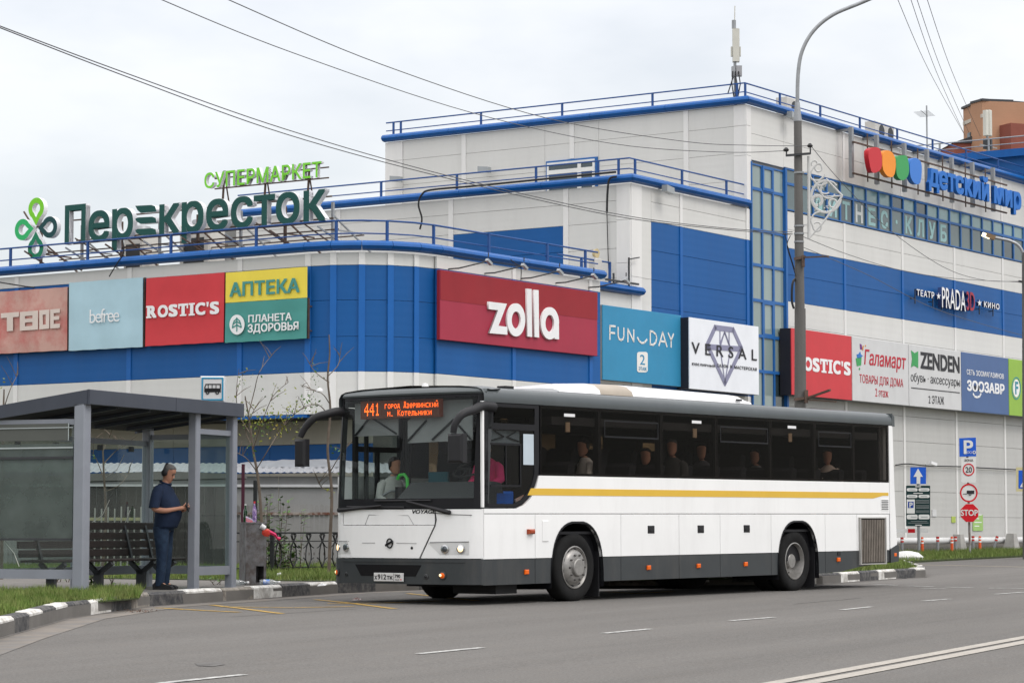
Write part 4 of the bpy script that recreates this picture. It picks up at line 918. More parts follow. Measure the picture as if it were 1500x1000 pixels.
def bust(M, shirt, hair, label, turn=0, lean=0, arms=1, group='passengers seated in the bus'):
    """a seated person; local x forward, z up from the seat"""
    t = thing('person', label, 'person', M, group)
    c, s = math.cos(turn), math.sin(turn)
    def h(x, y, z): return (lean*z*.3+.02+x*c-y*s, x*s+y*c, z)
    vs = [(0, 0, .1, .12), (lean*.06, 0, .28, .11), (lean*.12, 0, .44, .10), (lean*.16+.01, 0, .56, .05), (lean*.18+.02, 0, .62, .05),
          (lean*.12, .17, .47, .05), (.06, .23, .27, .042), (.26, .18, .2, .035), (.34, .14, .21, .03), (lean*.12, -.17, .47, .05), (.06, -.23, .27, .042), (.26, -.18, .2, .035), (.34, -.14, .21, .03),
          (.06, .1, .06, .085), (.44, .11, .06, .065), (.46, .11, -.38, .045), (.06, -.1, .06, .085), (.44, -.11, .06, .065), (.46, -.11, -.38, .045)]
    es = [(0, 1), (1, 2), (2, 3), (3, 4), (2, 5), (5, 6), (6, 7), (7, 8), (2, 9), (9, 10), (10, 11), (11, 12), (0, 13), (13, 14), (14, 15), (0, 16), (16, 17), (17, 18)]
    skinned('body', vs, es, SKIN, t, M, 1)
    mb = loft([(.0, 0, .02, .15, .17), (lean*.04, 0, .2, .155, .175), (lean*.1, 0, .36, .14, .185), (lean*.13, 0, .46, .12, .18), (lean*.14, 0, .52, .10, .14), (lean*.15+.005, 0, .56, .08, .09), (lean*.16+.01, 0, .585, .062, .065)], 18)
    for s_ in (-1, 1): mb.tube([(lean*.12, s_*.13, .49), (lean*.12, s_*.18, .45), (.05, s_*.23, .28), (.2, s_*.2, .2)], [.06, .07, .062, .05], 10)
    part('shirt', mb, t, M, shirt, 80)
    MH = M @ TR((lean*.2+.04, 0, .73)) @ RZ(turn) @ RY(R_(8)); hd = part('head', headloft(HR), t, MH, SKIN, 80)
    part('hair', headloft([r for r in HR if r[0] >= -.06], lambda z, y: -.03 if z < .0 else (.005 if z < .06 else (.05 if z < .09 else .2)), 1.09), t, MH, hair, 80)
    return t
# ------------------------------------------------------------------ the bus
BD = Vector((.603, .7977, G*.7977)).normalized(); BW = Vector((-.7977, .603, 0)).normalized(); BZ = BD.cross(BW).normalized()
br_ = ray(703, 770); BO = CAM + br_*(35.4/br_.y); BO.z = gz(35.4)
BW = BW*1.035
MBUS = Matrix(((BD.x, BW.x, BZ.x, BO.x), (BD.y, BW.y, BZ.y, BO.y), (BD.z, BW.z, BZ.z, BO.z), (0, 0, 0, 1)))
FRONT = MBUS @ Matrix(((0, 1, 0, 0), (-1, 0, 0, 2.6), (0, 0, 1, 0), (0, 0, 0, 1)))   # x right as seen from in front, y into the bus
bus = thing('coach_bus', 'white single-deck bus with yellow stripe, dark windows and grey skirt pulling out of the stop', 'bus', MBUS)
BWH = mat('bus_white_paint', (.85, .85, .84), .22, var=.025, scale=1.2, coat=.5, dirt=.1, bump=.06, bscale=1.6); BGR = mat('bus_grey_paint', (.040, .045, .048), .45, var=.12, scale=2, coat=.15, dirt=.25)
BRF = mat('bus_roof_grey', (.075, .086, .09), .42, .1, var=.12, scale=2, coat=.2); BYE = mat('bus_yellow_stripe', (.70, .44, .05), .35, var=.04)
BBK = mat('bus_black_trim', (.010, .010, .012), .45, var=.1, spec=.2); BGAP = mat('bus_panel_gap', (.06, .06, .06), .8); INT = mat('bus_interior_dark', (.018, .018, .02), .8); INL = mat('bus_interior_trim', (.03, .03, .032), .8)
TG = glass('tinted_bus_glass', (.70, .68, .66), .006, .02, .0); TG0 = glass('far_side_tinted_glass', (.42, .35, .26), .01); WS = glass('windscreen_glass', (.90, .93, .92), .02, .01, .005); DGs = glass('driver_window_glass', (.7, .73, .74), .012, .01, .002)
ORL = mat('orange_marker_lens', (.75, .12, .005), .25, var=.1, emit=(.9, .18, .01), estr=.04); RLN = mat('red_lens', (.3, .01, .01), .25)
def bp(name, me, m, parent=None, smooth=False, M=None, **k): return part(name, me, parent or bus, M or MBUS, m, smooth, **k)
W1, W2, WR = 2.33, 8.66, .505
def arch(cx, r, z, a0=14, a1=166, n=14): return [(cx+r*math.cos(math.radians(a1+(a0-a1)*i/n)), z+r*1.06*math.sin(math.radians(a1+(a0-a1)*i/n))) for i in range(n+1)]
def sidepoly(x0, x1, z0, z1, cx=None):
    """panel outline with the wheel arch cut out of it"""
    if cx is None: return [(x0, z0), (x1, z0), (x1, z1), (x0, z1)]
    A = archpts(cx)
    ins = [(x, z) for x, z in A if z0 < z < z1]
    def cut(zz, side):
        P = A[:11] if side < 0 else A[:10:-1]
        for (xa, za), (xb, zb_) in zip(P, P[1:]):
            if za <= zz <= zb_: return xa+(xb-xa)*(zz-za)/(zb_-za)
    l = [(cut(z0, -1), z0)] + [p for p in ins if p[0] < cx]; r = [p for p in ins if p[0] > cx] + [(cut(z0, 1), z0)]
    if z1 < 1.145: return [[(x0, z0)] + l + [(cut(z1, -1), z1), (x0, z1)], r[::-1][0:0] + [(cut(z1, 1), z1)] + r + [(x1, z0), (x1, z1)]]
    return [[(x0, z0)] + l + r + [(x1, z0), (x1, z1), (x0, z1)]]
def archpts(cx): L__ = [(cx+.01-.66*max(0, math.cos(a))**(2/2.5), .2+.945*math.sin(a)**(2/2.9)) for a in [math.pi/2*i/11 for i in range(11)]]; return L__ + [(2*(cx+.01)-x, z) for x, z in L__[::-1]]
segs = [(.08, 1.3, None), (1.3, 3.47, W1), (3.47, 5.06, None), (5.06, 6.25, None), (6.25, 7.81, None), (7.81, 9.57, W2), (9.57, 10.66, None), (10.66, 11.82, None)]
for side in (0, 1):
    yy = (0, .04) if side == 0 else (2.56, 2.6)
    for x0, x1, cx in segs:
        for P in (sidepoly(x0+.005, x1-.005, .645, 1.275, cx) if cx else [sidepoly(x0+.005, x1-.005, .645, 1.275)]): bp('side_panel', MB().prism(P, *yy), BWH)
        if x0 >= 10.6: Pl = [[(x0+.005, .36), (x1, .44), (x1, .637), (x0+.005, .637)]]
        elif x0 > 9.5: Pl = [[(x0+.005, .28), (x0+.5, .29), (x1-.005, .355), (x1-.005, .637), (x0+.005, .637)]]
        else: Pl = sidepoly(x0+.005, x1-.005, .28, .637, cx) if cx else [sidepoly(x0+.005, x1-.005, .28, .637)]
        for P in Pl: bp('skirt_panel', MB().prism(P, yy[0]+(.003 if side == 0 else 0), yy[1]), BGR)
    # arch liners
    for cx in (W1, W2):
        me = MB(); A = archpts(cx)
        for (xa, za), (xb, zb_) in zip(A, A[1:]): y0, y1 = (-.012, .85) if side == 0 else (1.75, 2.612); me.beam(((xa), (y0+y1)/2, za), ((xb), (y0+y1)/2, zb_), y1-y0, .02, up=(0, 0, 1)) if False else me.add([(xa, y0, za), (xb, y0, zb_), (xb, y1, zb_), (xa, y1, za), (xa, y0, za+.03), (xb, y0, zb_+.03), (xb, y1, zb_+.03), (xa, y1, za+.03)], [(0, 1, 2, 3), (7, 6, 5, 4), (0, 4, 5, 1), (2, 6, 7, 3)])
        bp('wheel_arch', me, BBK)
# upper white belt, stripe
bp('side_belt', MB().prism([(.08, 1.285), (11.84, 1.285), (11.84, 1.83), (1.4, 1.83), (1.33, 1.66), (1.2, 1.5), (1.05, 1.41), (.85, 1.355), (.08, 1.35)], 0, .04), BWH)
bp('side_belt', MB().box(.08, 11.84, 2.56, 2.6, 1.285, 1.83), BWH)
bp('yellow_stripe', MB().prism([(1.12, 1.545), (11.25, 1.55), (11.6, 1.60), (11.8, 1.60), (11.8, 1.655), (1.2, 1.645)], -.004, 0), BYE)
bp('corner_strip', MB().prism([(11.85, .66), (12.1, .66), (12.02, 1.8), (11.98, 2.84), (11.85, 2.84)], -.003, .12), BWH); bp('corner_strip', MB().box(11.85, 12.05, 2.5, 2.6, .66, 2.84), BWH)
bp('rear_bumper', MB().prism([(11.83, .42), (12.12, .44), (12.14, .7), (12.1, .74), (11.83, .66)], -.02, 2.62), BGR)
bp('rear_wall', MB().prism([(12.0, .66), (12.08, .66), (12.0, 1.8), (11.96, 2.84), (11.9, 2.84)], .12, 2.5), BWH)
# roof: side coves, ends and top
cove = [(0, 2.85), (-.005, 2.9), (.0, 2.97), (.04, 3.03), (.12, 3.06), (.4, 3.09), (1.3, 3.12)]
P_ = cove + [(2.6-a, c) for a, c in cove[::-1]][1:]
me = MB(); xs_ = [.1, 11.96]; n = len(P_)
me.add([(x, a, c) for x in xs_ for a, c in P_], [(i, i+n, i+n+1, i+1) for i in range(n-1)] + [tuple(range(n, 2*n))]); bp('roof', me, BRF, smooth=True)
bp('roof_end_cap', MB().prism([(11.96, 2.83), (12.06, 2.83), (12.05, 3.0), (11.97, 3.06)], -.006, 2.606), BRF)
# floor, lining and the dark interior
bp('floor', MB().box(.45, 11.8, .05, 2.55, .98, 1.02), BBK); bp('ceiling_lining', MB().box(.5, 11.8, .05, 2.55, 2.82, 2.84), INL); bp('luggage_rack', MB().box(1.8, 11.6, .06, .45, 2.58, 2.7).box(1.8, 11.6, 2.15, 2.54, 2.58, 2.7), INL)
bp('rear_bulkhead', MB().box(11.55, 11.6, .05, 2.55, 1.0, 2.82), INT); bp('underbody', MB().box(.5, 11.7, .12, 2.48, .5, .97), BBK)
bp('chassis_rail', MB().box(3.2, 7.4, .7, 1.9, .33, .5).box(1.3, 1.9, .3, 2.3, .3, .5), BLK)
bp('exhaust_box', MB().box(.7, 1.2, .25, 1.0, .14, .42), BLK)
# side glazing: near side (mirrored lines kept simple on the far side)
PX = [1.44, 2.94, 4.6, 6.17, 7.84, 9.27, 10.6, 11.83]
for side in (0, 1):
    y0, y1 = (0, .006) if side == 0 else (2.594, 2.6)
    for i in range(7):
        a, c = PX[i]+.004, PX[i+1]-.004
        pn = bp('window', MB().box(a, c, y0, y1, 1.835, 2.845), TG if side == 0 else TG0)
        yb = (.008, .03) if side == 0 else (2.57, 2.592); f_ = MB()
        for q in ((a-.004, a+.035, 1.835, 2.845), (c-.035, c+.004, 1.835, 2.845), (a+.035, c-.035, 1.835, 1.87), (a+.035, c-.035, 2.80, 2.845)): f_.box(q[0], q[1], yb[0], yb[1], q[2], q[3])
        bp('window_frame', f_, BBK, pn)
        if i in (1, 3, 5):
            me = MB()
            for q in ((a+.1, c-.1, 2.42, 2.445), (a+.1, c-.1, 2.66, 2.68), (a+.1, a+.12, 2.445, 2.66), (c-.12, c-.1, 2.445, 2.66)): me.box(q[0], q[1], yb[0]-.012 if side == 0 else 2.6, yb[0]-.006 if side == 0 else 2.606, q[2], q[3])
            bp('hopper_frame', me, BBK, pn)
    for x in PX[1:-1]: bp('pillar', MB().box(x-.05, x+.05, *( (.031, .1) if side == 0 else (2.5, 2.569)), 1.83, 2.82), BBK)
BLKOUT = mat('added_blackout_dark', (.012, .011, .01), .9, var=.2)  # dark panels added inside the far windows to cut the light through them
for a, c, z0, z1 in ((1.5, 2.1, 1.83, 2.82), (2.35, 3.3, 1.83, 2.82), (3.3, 3.9, 2.4, 2.82), (4.1, 5.0, 1.83, 2.82), (5.4, 6.1, 1.83, 2.82), (6.1, 6.5, 2.45, 2.82), (6.75, 7.7, 1.83, 2.82), (7.7, 8.5, 2.5, 2.82), (8.5, 9.3, 1.83, 2.82), (9.3, 9.8, 2.3, 2.82), (9.8, 11.7, 1.83, 2.82), (3.3, 3.9, 1.83, 2.0)): bp('added_blackout_panel', MB().box(a, c, 2.52, 2.54, z0, z1), BLKOUT)
WLB = mat('white_window_label', (.75, .75, .75), .5)
TAN = mat('tan_hammer_box', (.20, .13, .08), .6)
for x in (2.02, 5.45, 7.95+.42): bp('window_label', MB().box(x, x+.27, -.004, 0, 2.70, 2.745), WLB); bp('hammer_holder', MB().box(x+.1, x+.2, .035, .05, 2.48, 2.62), mat('beige_sticker', (.45, .33, .22), .6))
# driver's window with the stepped curved sill
dw = [(.1, 1.37), (.82, 1.37), (1.02, 1.43), (1.18, 1.53), (1.3, 1.68), (1.38, 1.84), (1.40, 2.0), (1.40, 2.84), (.1, 2.84)]
o = bp('driver_window_surround', shape('driver_window_surround', [dw, [(.2, 1.42), (.2, 2.47), (1.29, 2.47), (1.29, 1.86), (1.22, 1.70), (1.12, 1.58), (.98, 1.48), (.8, 1.42)], [(.32, 2.56), (.32, 2.79), (1.3, 2.79), (1.3, 2.56)]], .02, BBK), None, bus, M=MBUS @ TR((0, .0, 0)))
bp('pane', MB().prism([(.19, 1.41), (.82, 1.41), (1.0, 1.47), (1.14, 1.57), (1.23, 1.69), (1.3, 1.85), (1.3, 2.48), (.19, 2.48)], .008, .014), DGs, o)
bp('pane', MB().box(.35, 1.31, .008, .014, 2.55, 2.8), TG, o)
bp('sliding_frame', MB().box(.25, .95, -.006, .004, 1.66, 1.69).box(.25, .95, -.006, .004, 2.25, 2.28).box(.94, .965, -.006, .004, 1.66, 2.28).box(.6, .62, -.004, .004, 1.69, 2.25), BBK, o)
bp('window_label', MB().box(1.02, 1.27, -.003, .0, 1.98, 2.42), mat('pale_blue_sticker', (.48, .55, .6), .5), o)
bp('sunblind', MB().box(.27, 1.0, .05, .06, 2.28, 2.46), mat('grey_sunblind', (.2, .2, .2), .8), o)
bp('sunblind_arm', MB().beam((.3, .04, 2.31), (.62, .04, 2.37), .015).beam((.62, .04, 2.37), (.4, .04, 2.45), .015).beam((.98, .04, 2.31), (.68, .04, 2.37), .015).beam((.68, .04, 2.37), (.9, .04, 2.45), .015), BBK, o)
bp('corner_post', MB().box(.06, .1, -.004, .03, 1.37, 2.86), BWH)
# small fittings on the side
me = MB().cbox(1.33+.14, 1.33+.29, -.01, 0, .88, 1.18, .006); o = bp('fuel_flap', me, BWH); bp('lock', MB().lathe([(.025, 0), (0, -.012)], MBUS @ TR((1.5, -.01, .93)) @ RX90, 10), BLK, o, M=I4)
for x in (4.28, 5.68, 7.05): bp('hatch_handle', MB().cbox(x-.09, x+.09, -.012, 0, .98, 1.1, .01).box(x-.05, x+.05, -.02, -.012, 1.01, 1.04), BLK)
for x, z in ((1.08, .45), (4.2, .46), (5.6, .465), (7.0, .47), (10.0, .5), (12.0, .56)): bp('marker_light', MB().cbox(x-.048, x+.048, -.025, 0, z-.034, z+.034, .01), ORL)
bp('side_indicator', MB().cbox(1.1, 1.24, -.06, 0, .99, 1.06, .02), mat('indicator_lens', (.35, .06, .02), .3))
bp('reflector', MB().box(9.98, 10.08, -.008, 0, .57, .63), BLK)
for x in (.95, ): bp('rubber_plug', MB().lathe([(.03, 0), (0, -.02)], MBUS @ TR((x, 0, .78)) @ RX90, 8), BLK, M=I4)
gr = bp('radiator_grille', MB().box(10.76, 11.62, -.006, .0, .42, 1.2), mat('grille_back', (.03, .028, .025), .8)); GRM = mat('grille_slat_metal', (.23, .20, .17), .5, .4, var=.3, scale=4)
sl = MB().box(0, .03, -.02, 0, .02, .76).mesh('slat', GRM)
for i in range(14): part('slat', sl, gr, MBUS @ TR((10.79+i*.06, -.006, .42)))
bp('grille_frame', MB().box(10.72, 10.76, -.034, 0, .4, 1.22).box(11.62, 11.66, -.034, 0, .4, 1.22).box(10.76, 11.62, -.034, 0, 1.2, 1.22).box(10.76, 11.62, -.034, 0, .4, .42), mat('grille_frame_grey', (.35, .34, .32), .5), gr)
vt = bp('side_vent', MB().box(11.52, 11.8, -.006, 0, 1.34, 1.54), BWH)
for i in range(6): bp('louvre', MB().box(11.54, 11.78, -.012, -.006, 1.36+i*.03, 1.372+i*.03), BGR, vt)
# wheels
TYR = mat('tyre', (.014, .014, .014), .85, var=.3, scale=5, dirt=.08, spec=.15); RIM = mat('steel_rim', (.30, .29, .275), .4, .55, var=.25, scale=10)
def wheel(x, y, out, rear, label=None):
    M = MBUS @ TR((x, y, WR-.01)) @ RX(math.pi/2 if out < 0 else -math.pi/2)
    w_ = part('wheel', MB().lathe([(.30, -.26), (.42, -.27), (.475, -.255), (.5, -.22), (.505, -.15), (.505, -.06), (.5, -.02), (.475, .005), (.42, .015), (.33, .0), (.30, -.02)], None, 48, True), bus, M, TYR, 55)
    if rear:
        part('rim', MB().lathe([(.30, -.26), (.305, -.02), (.31, .0), (.295, .005), (.285, -.02), (.27, -.1), (.24, -.16), (.17, -.17), (.13, -.165), (.125, -.07), (.11, -.05), (0, -.045)], None, 40), w_, M, RIM, 30)
        part('tyre_bead', MB().lathe([(.0, -.3), (.5, -.3), (.505, -.36), (.505, -.56), (.48, -.58), (0, -.58)], None, 40), w_, M, TYR, 40)
        rr_ = .205; zz = -.165
    else:
        part('rim', MB().lathe([(.30, -.26), (.305, -.02), (.315, .002), (.30, .008), (.285, -.01), (.27, -.03), (.255, .0), (.22, .03), (.18, .04), (.14, .042), (.13, .075), (.115, .085), (0, .085)], None, 40), w_, M, RIM, 30)
        hd = MB()
        for i in range(10): a = 2*math.pi*i/10+.2; hd.lathe([(.026, 0), (.024, .006), (0, .006)], TR((.268*math.cos(a), .268*math.sin(a), -.018)), 10)
        part('vent_holes', hd, w_, M, BLK); rr_ = .185; zz = .038
    nut = MB().lathe([(.016, 0), (.016, .02), (.012, .028), (0, .028)], None, 6).mesh('wheel_nut', mat('dull_nut', (.13, .125, .12), .5, .5))
    for i in range(10): a = 2*math.pi*i/10; part('wheel_nut', nut, w_, M @ TR((rr_*math.cos(a), rr_*math.sin(a), zz)))
wheel(W1, .04, -1, False); wheel(W2, .06, -1, True); wheel(W1, 2.56, 1, False); wheel(W2, 2.54, 1, True)
bp('mudflap', MB().box(W1+.62, W1+.64, .05, .42, .05, .75), BLK); bp('mudflap', MB().box(W2+.62, W2+.64, .05, .55, .05, .75), BLK)
# roof unit, hatch and lamps
rw_ = mat('roof_unit_white', (.78, .78, .78), .3, var=.02, coat=.3)
AX0, AX1 = 3.0, 8.05
me = MB()
pr = [(0, 3.1), (.02, 3.17), (.12, 3.25), (.3, 3.29), (.85, 3.31), (1.4, 3.29), (1.58, 3.25), (1.68, 3.17), (1.7, 3.1)]
def unit_loft(x0, x1, s0, s1): 
    m_ = MB(); k = len(pr); m_.add([(x0, .45+a, 3.1+(c-3.1)*s0) for a, c in pr]+[(x1, .45+a, 3.1+(c-3.1)*s1) for a, c in pr], [(i, i+k, i+k+1, i+1) for i in range(k-1)]+[tuple(range(k-1, -1, -1)), tuple(range(k, 2*k))]); return m_
ru = bp('roof_air_unit', unit_loft(4.5, 7.75, 1, .82), rw_, smooth=True); bp('front_fairing', unit_loft(2.55, 3.62, .35, .93), rw_, ru, True); bp('rear_fairing', unit_loft(7.755, 8.0, .82, .4), rw_, ru, True)
bp('grille_section', unit_loft(3.625, 4.495, .93, 1), mat('translucent_beige_cover', (.36, .31, .25), .45), ru, True)
bp('badge', MB().box(7.5, 7.66, .43, .45, 3.14, 3.17), BLK, ru)
bp('roof_hatch', MB().lathe([(.42, 0), (.40, .05), (.12, .07), (.1, .1), (0, .11)], MBUS @ TR((9.6, 1.0, 3.09)), 20), mat('cream_hatch', (.62, .58, .40), .4), smooth=True, M=I4)
bp('marker_lamp', MB().lathe([(.08, 0), (.07, .04), (0, .06)], MBUS @ TR((11.6, .18, 3.06)), 14), RLN, smooth=True, M=I4)
bp('camera_dome', MB().box(1.15, 1.35, .4, .55, 3.07, 3.13), BLK)
# ---- front end: a gently bowed face
def fb(y): t_ = abs(y-1.3)/1.3; return -.12*(1-t_*t_) + .08*max(0, (t_-.88)/.12)**2
def lean(z): return .0 if z < 1.35 else .10*((z-1.35)/1.5)**1.3
def fpt(y, z, o=0): return (fb(y)+lean(z)-o, y, z)
def patch(y0, y1, z0, z1, ny, nz, o=0, th=.02, zf=None, yf=None):
    m_ = MB(); vs = []
    for s_ in (0, th):
        for j in range(nz+1):
            for i in range(ny+1):
                z = z0+(z1-z0)*j/nz; ya, yb = (yf(z) if yf else (y0, y1)); y = ya+(yb-ya)*i/ny
                zz = z if not zf else z0(y)+(z1(y)-z0(y))*j/nz
                p = fpt(y, z, o); vs.append((p[0]+s_, p[1], p[2]))
    a = (ny+1)*(nz+1); fs = []
    for j in range(nz):
        for i in range(ny):
            q = j*(ny+1)+i; fs += [(q, q+ny+1, q+ny+2, q+1), (a+q, a+q+1, a+q+ny+2, a+q+ny+1)]
    for i in range(ny): q = i; fs.append((q, q+1, a+q+1, a+q)); q = nz*(ny+1)+i; fs.append((q+1, q, a+q, a+q+1))
    for j in range(nz): q = j*(ny+1); fs.append((q+ny+1, q, a+q, a+q+ny+1)); q += ny; fs.append((q, q+ny+1, a+q+ny+1, a+q))
    return m_.add(vs, fs)
bum = bp('front_bumper', patch(0, 2.6, .29, .645, 30, 4, .035, .06), BGR, smooth=True)
hy = lambda z: (.70+(1.12-z)/.48*.26 if z < 1.12 else .70, 1.9+.5 - (1.12-z)/.48*.2 if z < 1.12 else 2.40)
bp('front_panel', patch(0, 1, .655, 1.345, 9, 6, 0, .02, yf=lambda z: (0, hy(z)[0]-.012)), BWH, smooth=True)
bp('front_panel', patch(0, 1, .655, 1.345, 5, 6, 0, .02, yf=lambda z: (hy(z)[1]+.01, 2.6)), BWH, smooth=True)
bp('bonnet_flap', patch(0, 1, .655, 1.12, 18, 4, .012, .02, yf=hy), BWH, smooth=True)
bp('scuttle_panel', patch(0, 1, 1.128, 1.345, 18, 2, .0, .02, yf=lambda z: (.705, 2.395)), BWH, smooth=True)
lm = MB()
def fline3(P, r=.006, o=.004): return MB().tube([fpt(y, z, o) for y, z in P], r, 4)
bp('bonnet_gap', fline3([(.70, 1.3), (.68, 1.2), (.70, 1.12), (.955, .66)], .011), BGAP)
bp('bonnet_gap', fline3([(2.40, 1.12), (2.2, .66)], .006), BGAP)
bp('panel_line', fline3([(1.95, 1.13), (1.88, 1.27), (1.15, 1.26), (1.05, 1.12)], .004), mat('faint_line', (.3, .3, .3), .8)); bp('panel_line', fline3([(.69, 1.29), (.4, 1.27), (.12, 1.26)], .005), BGAP)
bp('panel_line', fline3([(2.0, .87), (1.75, .87)], .004, .016), mat('faint_line', (.3, .3, .3), .8)); bp('panel_line', fline3([(1.35, .87), (1.0, .865)], .004, .016), mat('faint_line', (.3, .3, .3), .8))
# emblem, badge, plate
def FL(y, z, o=0): """frame tangent to the face, x right in the picture"""; p = fpt(y, z, o); s = (fb(y+.03)-fb(y-.03))/.06; X = Vector((-s, -1, 0)).normalized(); Y = Vector((0, 0, 1)).cross(X); return MBUS @ Matrix(((X.x, Y.x, 0, p[0]), (X.y, Y.y, 0, p[1]), (0, 0, 1, p[2]), (0, 0, 0, 1)))
em = part('emblem', shape('emblem', [ell(0, 0, .058, .072), ell(0, 0, .044, .056)[::-1]], .012, BBK), bus, FL(1.47, .865, .03)); part('emblem_slash', MB().add(*quad((-.06, -.028), (.06, .028), .03, .012)), em, FL(1.47, .865, .03), BBK)
part('model_badge', text('VOYAGE', -.2, .2, 0, .055, .004, BBK, bold=.02, shear=.25), bus, FL(.88, 1.285, .005))
part('lock', MB().lathe([(.022, 0), (0, .01)], RX90, 8), bus, FL(1.08, .8, .016), BLK)
F = FL(1.46, .385, .06); pl = part('licence_plate', MB().cbox(-.27, .27, 0, .01, -.06, .06, .004), bus, F, mat('plate_white', (.62, .62, .61), .4))
for s_, a, c, z0, z1 in (('х', -.255, -.205, -.035, .02), ('912', -.195, -.04, -.035, .04), ('тк', -.03, .08, -.035, .02), ('790', .115, .215, -.01, .04)): part('plate_text', text(s_, a, c, z0, z1, .002, BBK, bold=.02), pl, F @ TR((0, -.003, 0)))
part('plate_text', text('RUS', .13, .2, -.045, -.025, .002, BBK), pl, F @ TR((0, -.003, 0))); part('plate_flag', MB().box(.215, .24, -.002, 0, -.04, -.025), pl, F, RED); part('plate_divider', MB().box(.095, .1, -.002, 0, -.055, .055), pl, F, BBK)
bp('painted_bumper_recess', patch(0, 1, .40, .56, 10, 2, .04, .01, yf=lambda z: (1.0-.1*(z-.4)/.16, 2.0+.12*(z-.4)/.16)), mat('recess_shade_black', (.004, .004, .005), .9))  # flat sheet on the bumper, its black stands for a recess's shade
bp('bumper_step', patch(.2, 2.4, .6, .625, 20, 1, .046, .02), BGR)
LMP = mat('lit_headlamp', (.9, .8, .6), .3, emit=(1, .66, .3), estr=1.6); LMD = mat('unlit_headlamp', (.10, .11, .12), .08, .6, var=.4, scale=30); CHR = mat('chrome', (.6, .6, .6), .12, 1)
def lamp(y, z, r, m, name, o=.0, ring=BGR):
    F = FL(y, z, o); q = part(name, MB().lathe([(r, 0), (r, .012), (r*.86, .016)], RX90, 22), bus, F, ring, True)
    part('lens', MB().lathe([(r*.86, .008), (r*.6, .02), (0, .026)], RX90, 22), q, F, m, True)
hz = mat('lamp_housing_white', (.62, .62, .61), .3)
for P in ([(.78, .88), (.16, .89)], [(2.22+.05, .89), (2.5, .89)]): bp('lamp_brow', MB().tube([fpt(y, z, .006) for y, z in P], .009, 5), mat('faint_line', (.3, .3, .3), .8))
bp('lamp_housing', patch(0, 1, .71, .875, 8, 2, .004, .01, yf=lambda z: (.16, .62+.2*(z-.71)/.165)), hz); bp('lamp_housing', patch(0, 1, .71, .875, 4, 2, .004, .01, yf=lambda z: (2.26-.12*(z-.71)/.165, 2.53)), hz)
lamp(.28, .79, .062, LMP, 'headlight', .012, CHR); lamp(.53, .785, .062, LMD, 'headlight', .012, CHR); lamp(2.52, .80, .062, LMP, 'headlight', .0, CHR); lamp(2.33, .80, .058, LMD, 'headlight', .012, CHR)
lamp(.55, .415, .058, ORL, 'fog_light', .036); lamp(2.5, .44, .055, ORL, 'fog_light', .036); lamp(.82, .40, .036, BLK, 'parking_sensor', .036); lamp(2.3, .42, .03, BLK, 'parking_sensor', .036)
for y, z in ((.57, .42), (2.53, .445)): part('fog_bulb', MB().lathe([(.02, .0), (0, .01)], RX90, 10), bus, FL(y, z, .065), LMP)
# windscreen
wsd = bp('windscreen', patch(0, 1, 1.36, 2.955, 26, 10, .0, .008, yf=lambda z: (.06, 2.54)), WS, smooth=True)
wb = [(z, b) for z, b in ()]
bp('windscreen_border', patch(.06, 2.54, 1.352, 1.50, 26, 1, .004, .012), BBK, wsd, True); bp('windscreen_border', patch(.06, 2.54, 2.93, 2.975, 26, 1, .004, .012), BBK, wsd, True)
for a, c in ((.03, .1), (2.5, 2.57)): bp('windscreen_border', patch(a, c, 1.352, 2.975, 2, 8, .004, .012), BBK, wsd, True)
bp('front_pillar', patch(.0, .05, 1.352, 2.975, 2, 8, -.01, .12), BGR); bp('front_pillar', patch(2.55, 2.6, 1.352, 2.975, 2, 8, -.01, .12), BGR)
bp('front_cap', MB().add(*(lambda k=24: ([(fb(2.6*i/k)+lean(z)-o_+dx, 2.6*i/k, z2-(.05*(abs(i/k*2-1)**8) if z2 > 3.05 else 0)) for (z, z2, o_, dx) in ((2.97, 2.975, .02, 0), (2.99, 3.0, .03, 0), (3.0, 3.04, .015, .01), (3.05, 3.08, -.08, 0), (3.05, 3.10, -.3, 0), (2.95, 2.96, -.2, 0)) for i in range(k+1)],
    [(j*(k+1)+i, j*(k+1)+i+1, ((j+1) % 6)*(k+1)+i+1, ((j+1) % 6)*(k+1)+i) for j in range(6) for i in range(k)]))()), BRF, smooth=True)
for y in (.35, 2.25): bp('roof_marker', MB().lathe([(.05, 0), (.04, .04), (0, .05)], MBUS @ TR((fb(y)+.25, y, 3.08)), 12), rw_, smooth=True, M=I4)
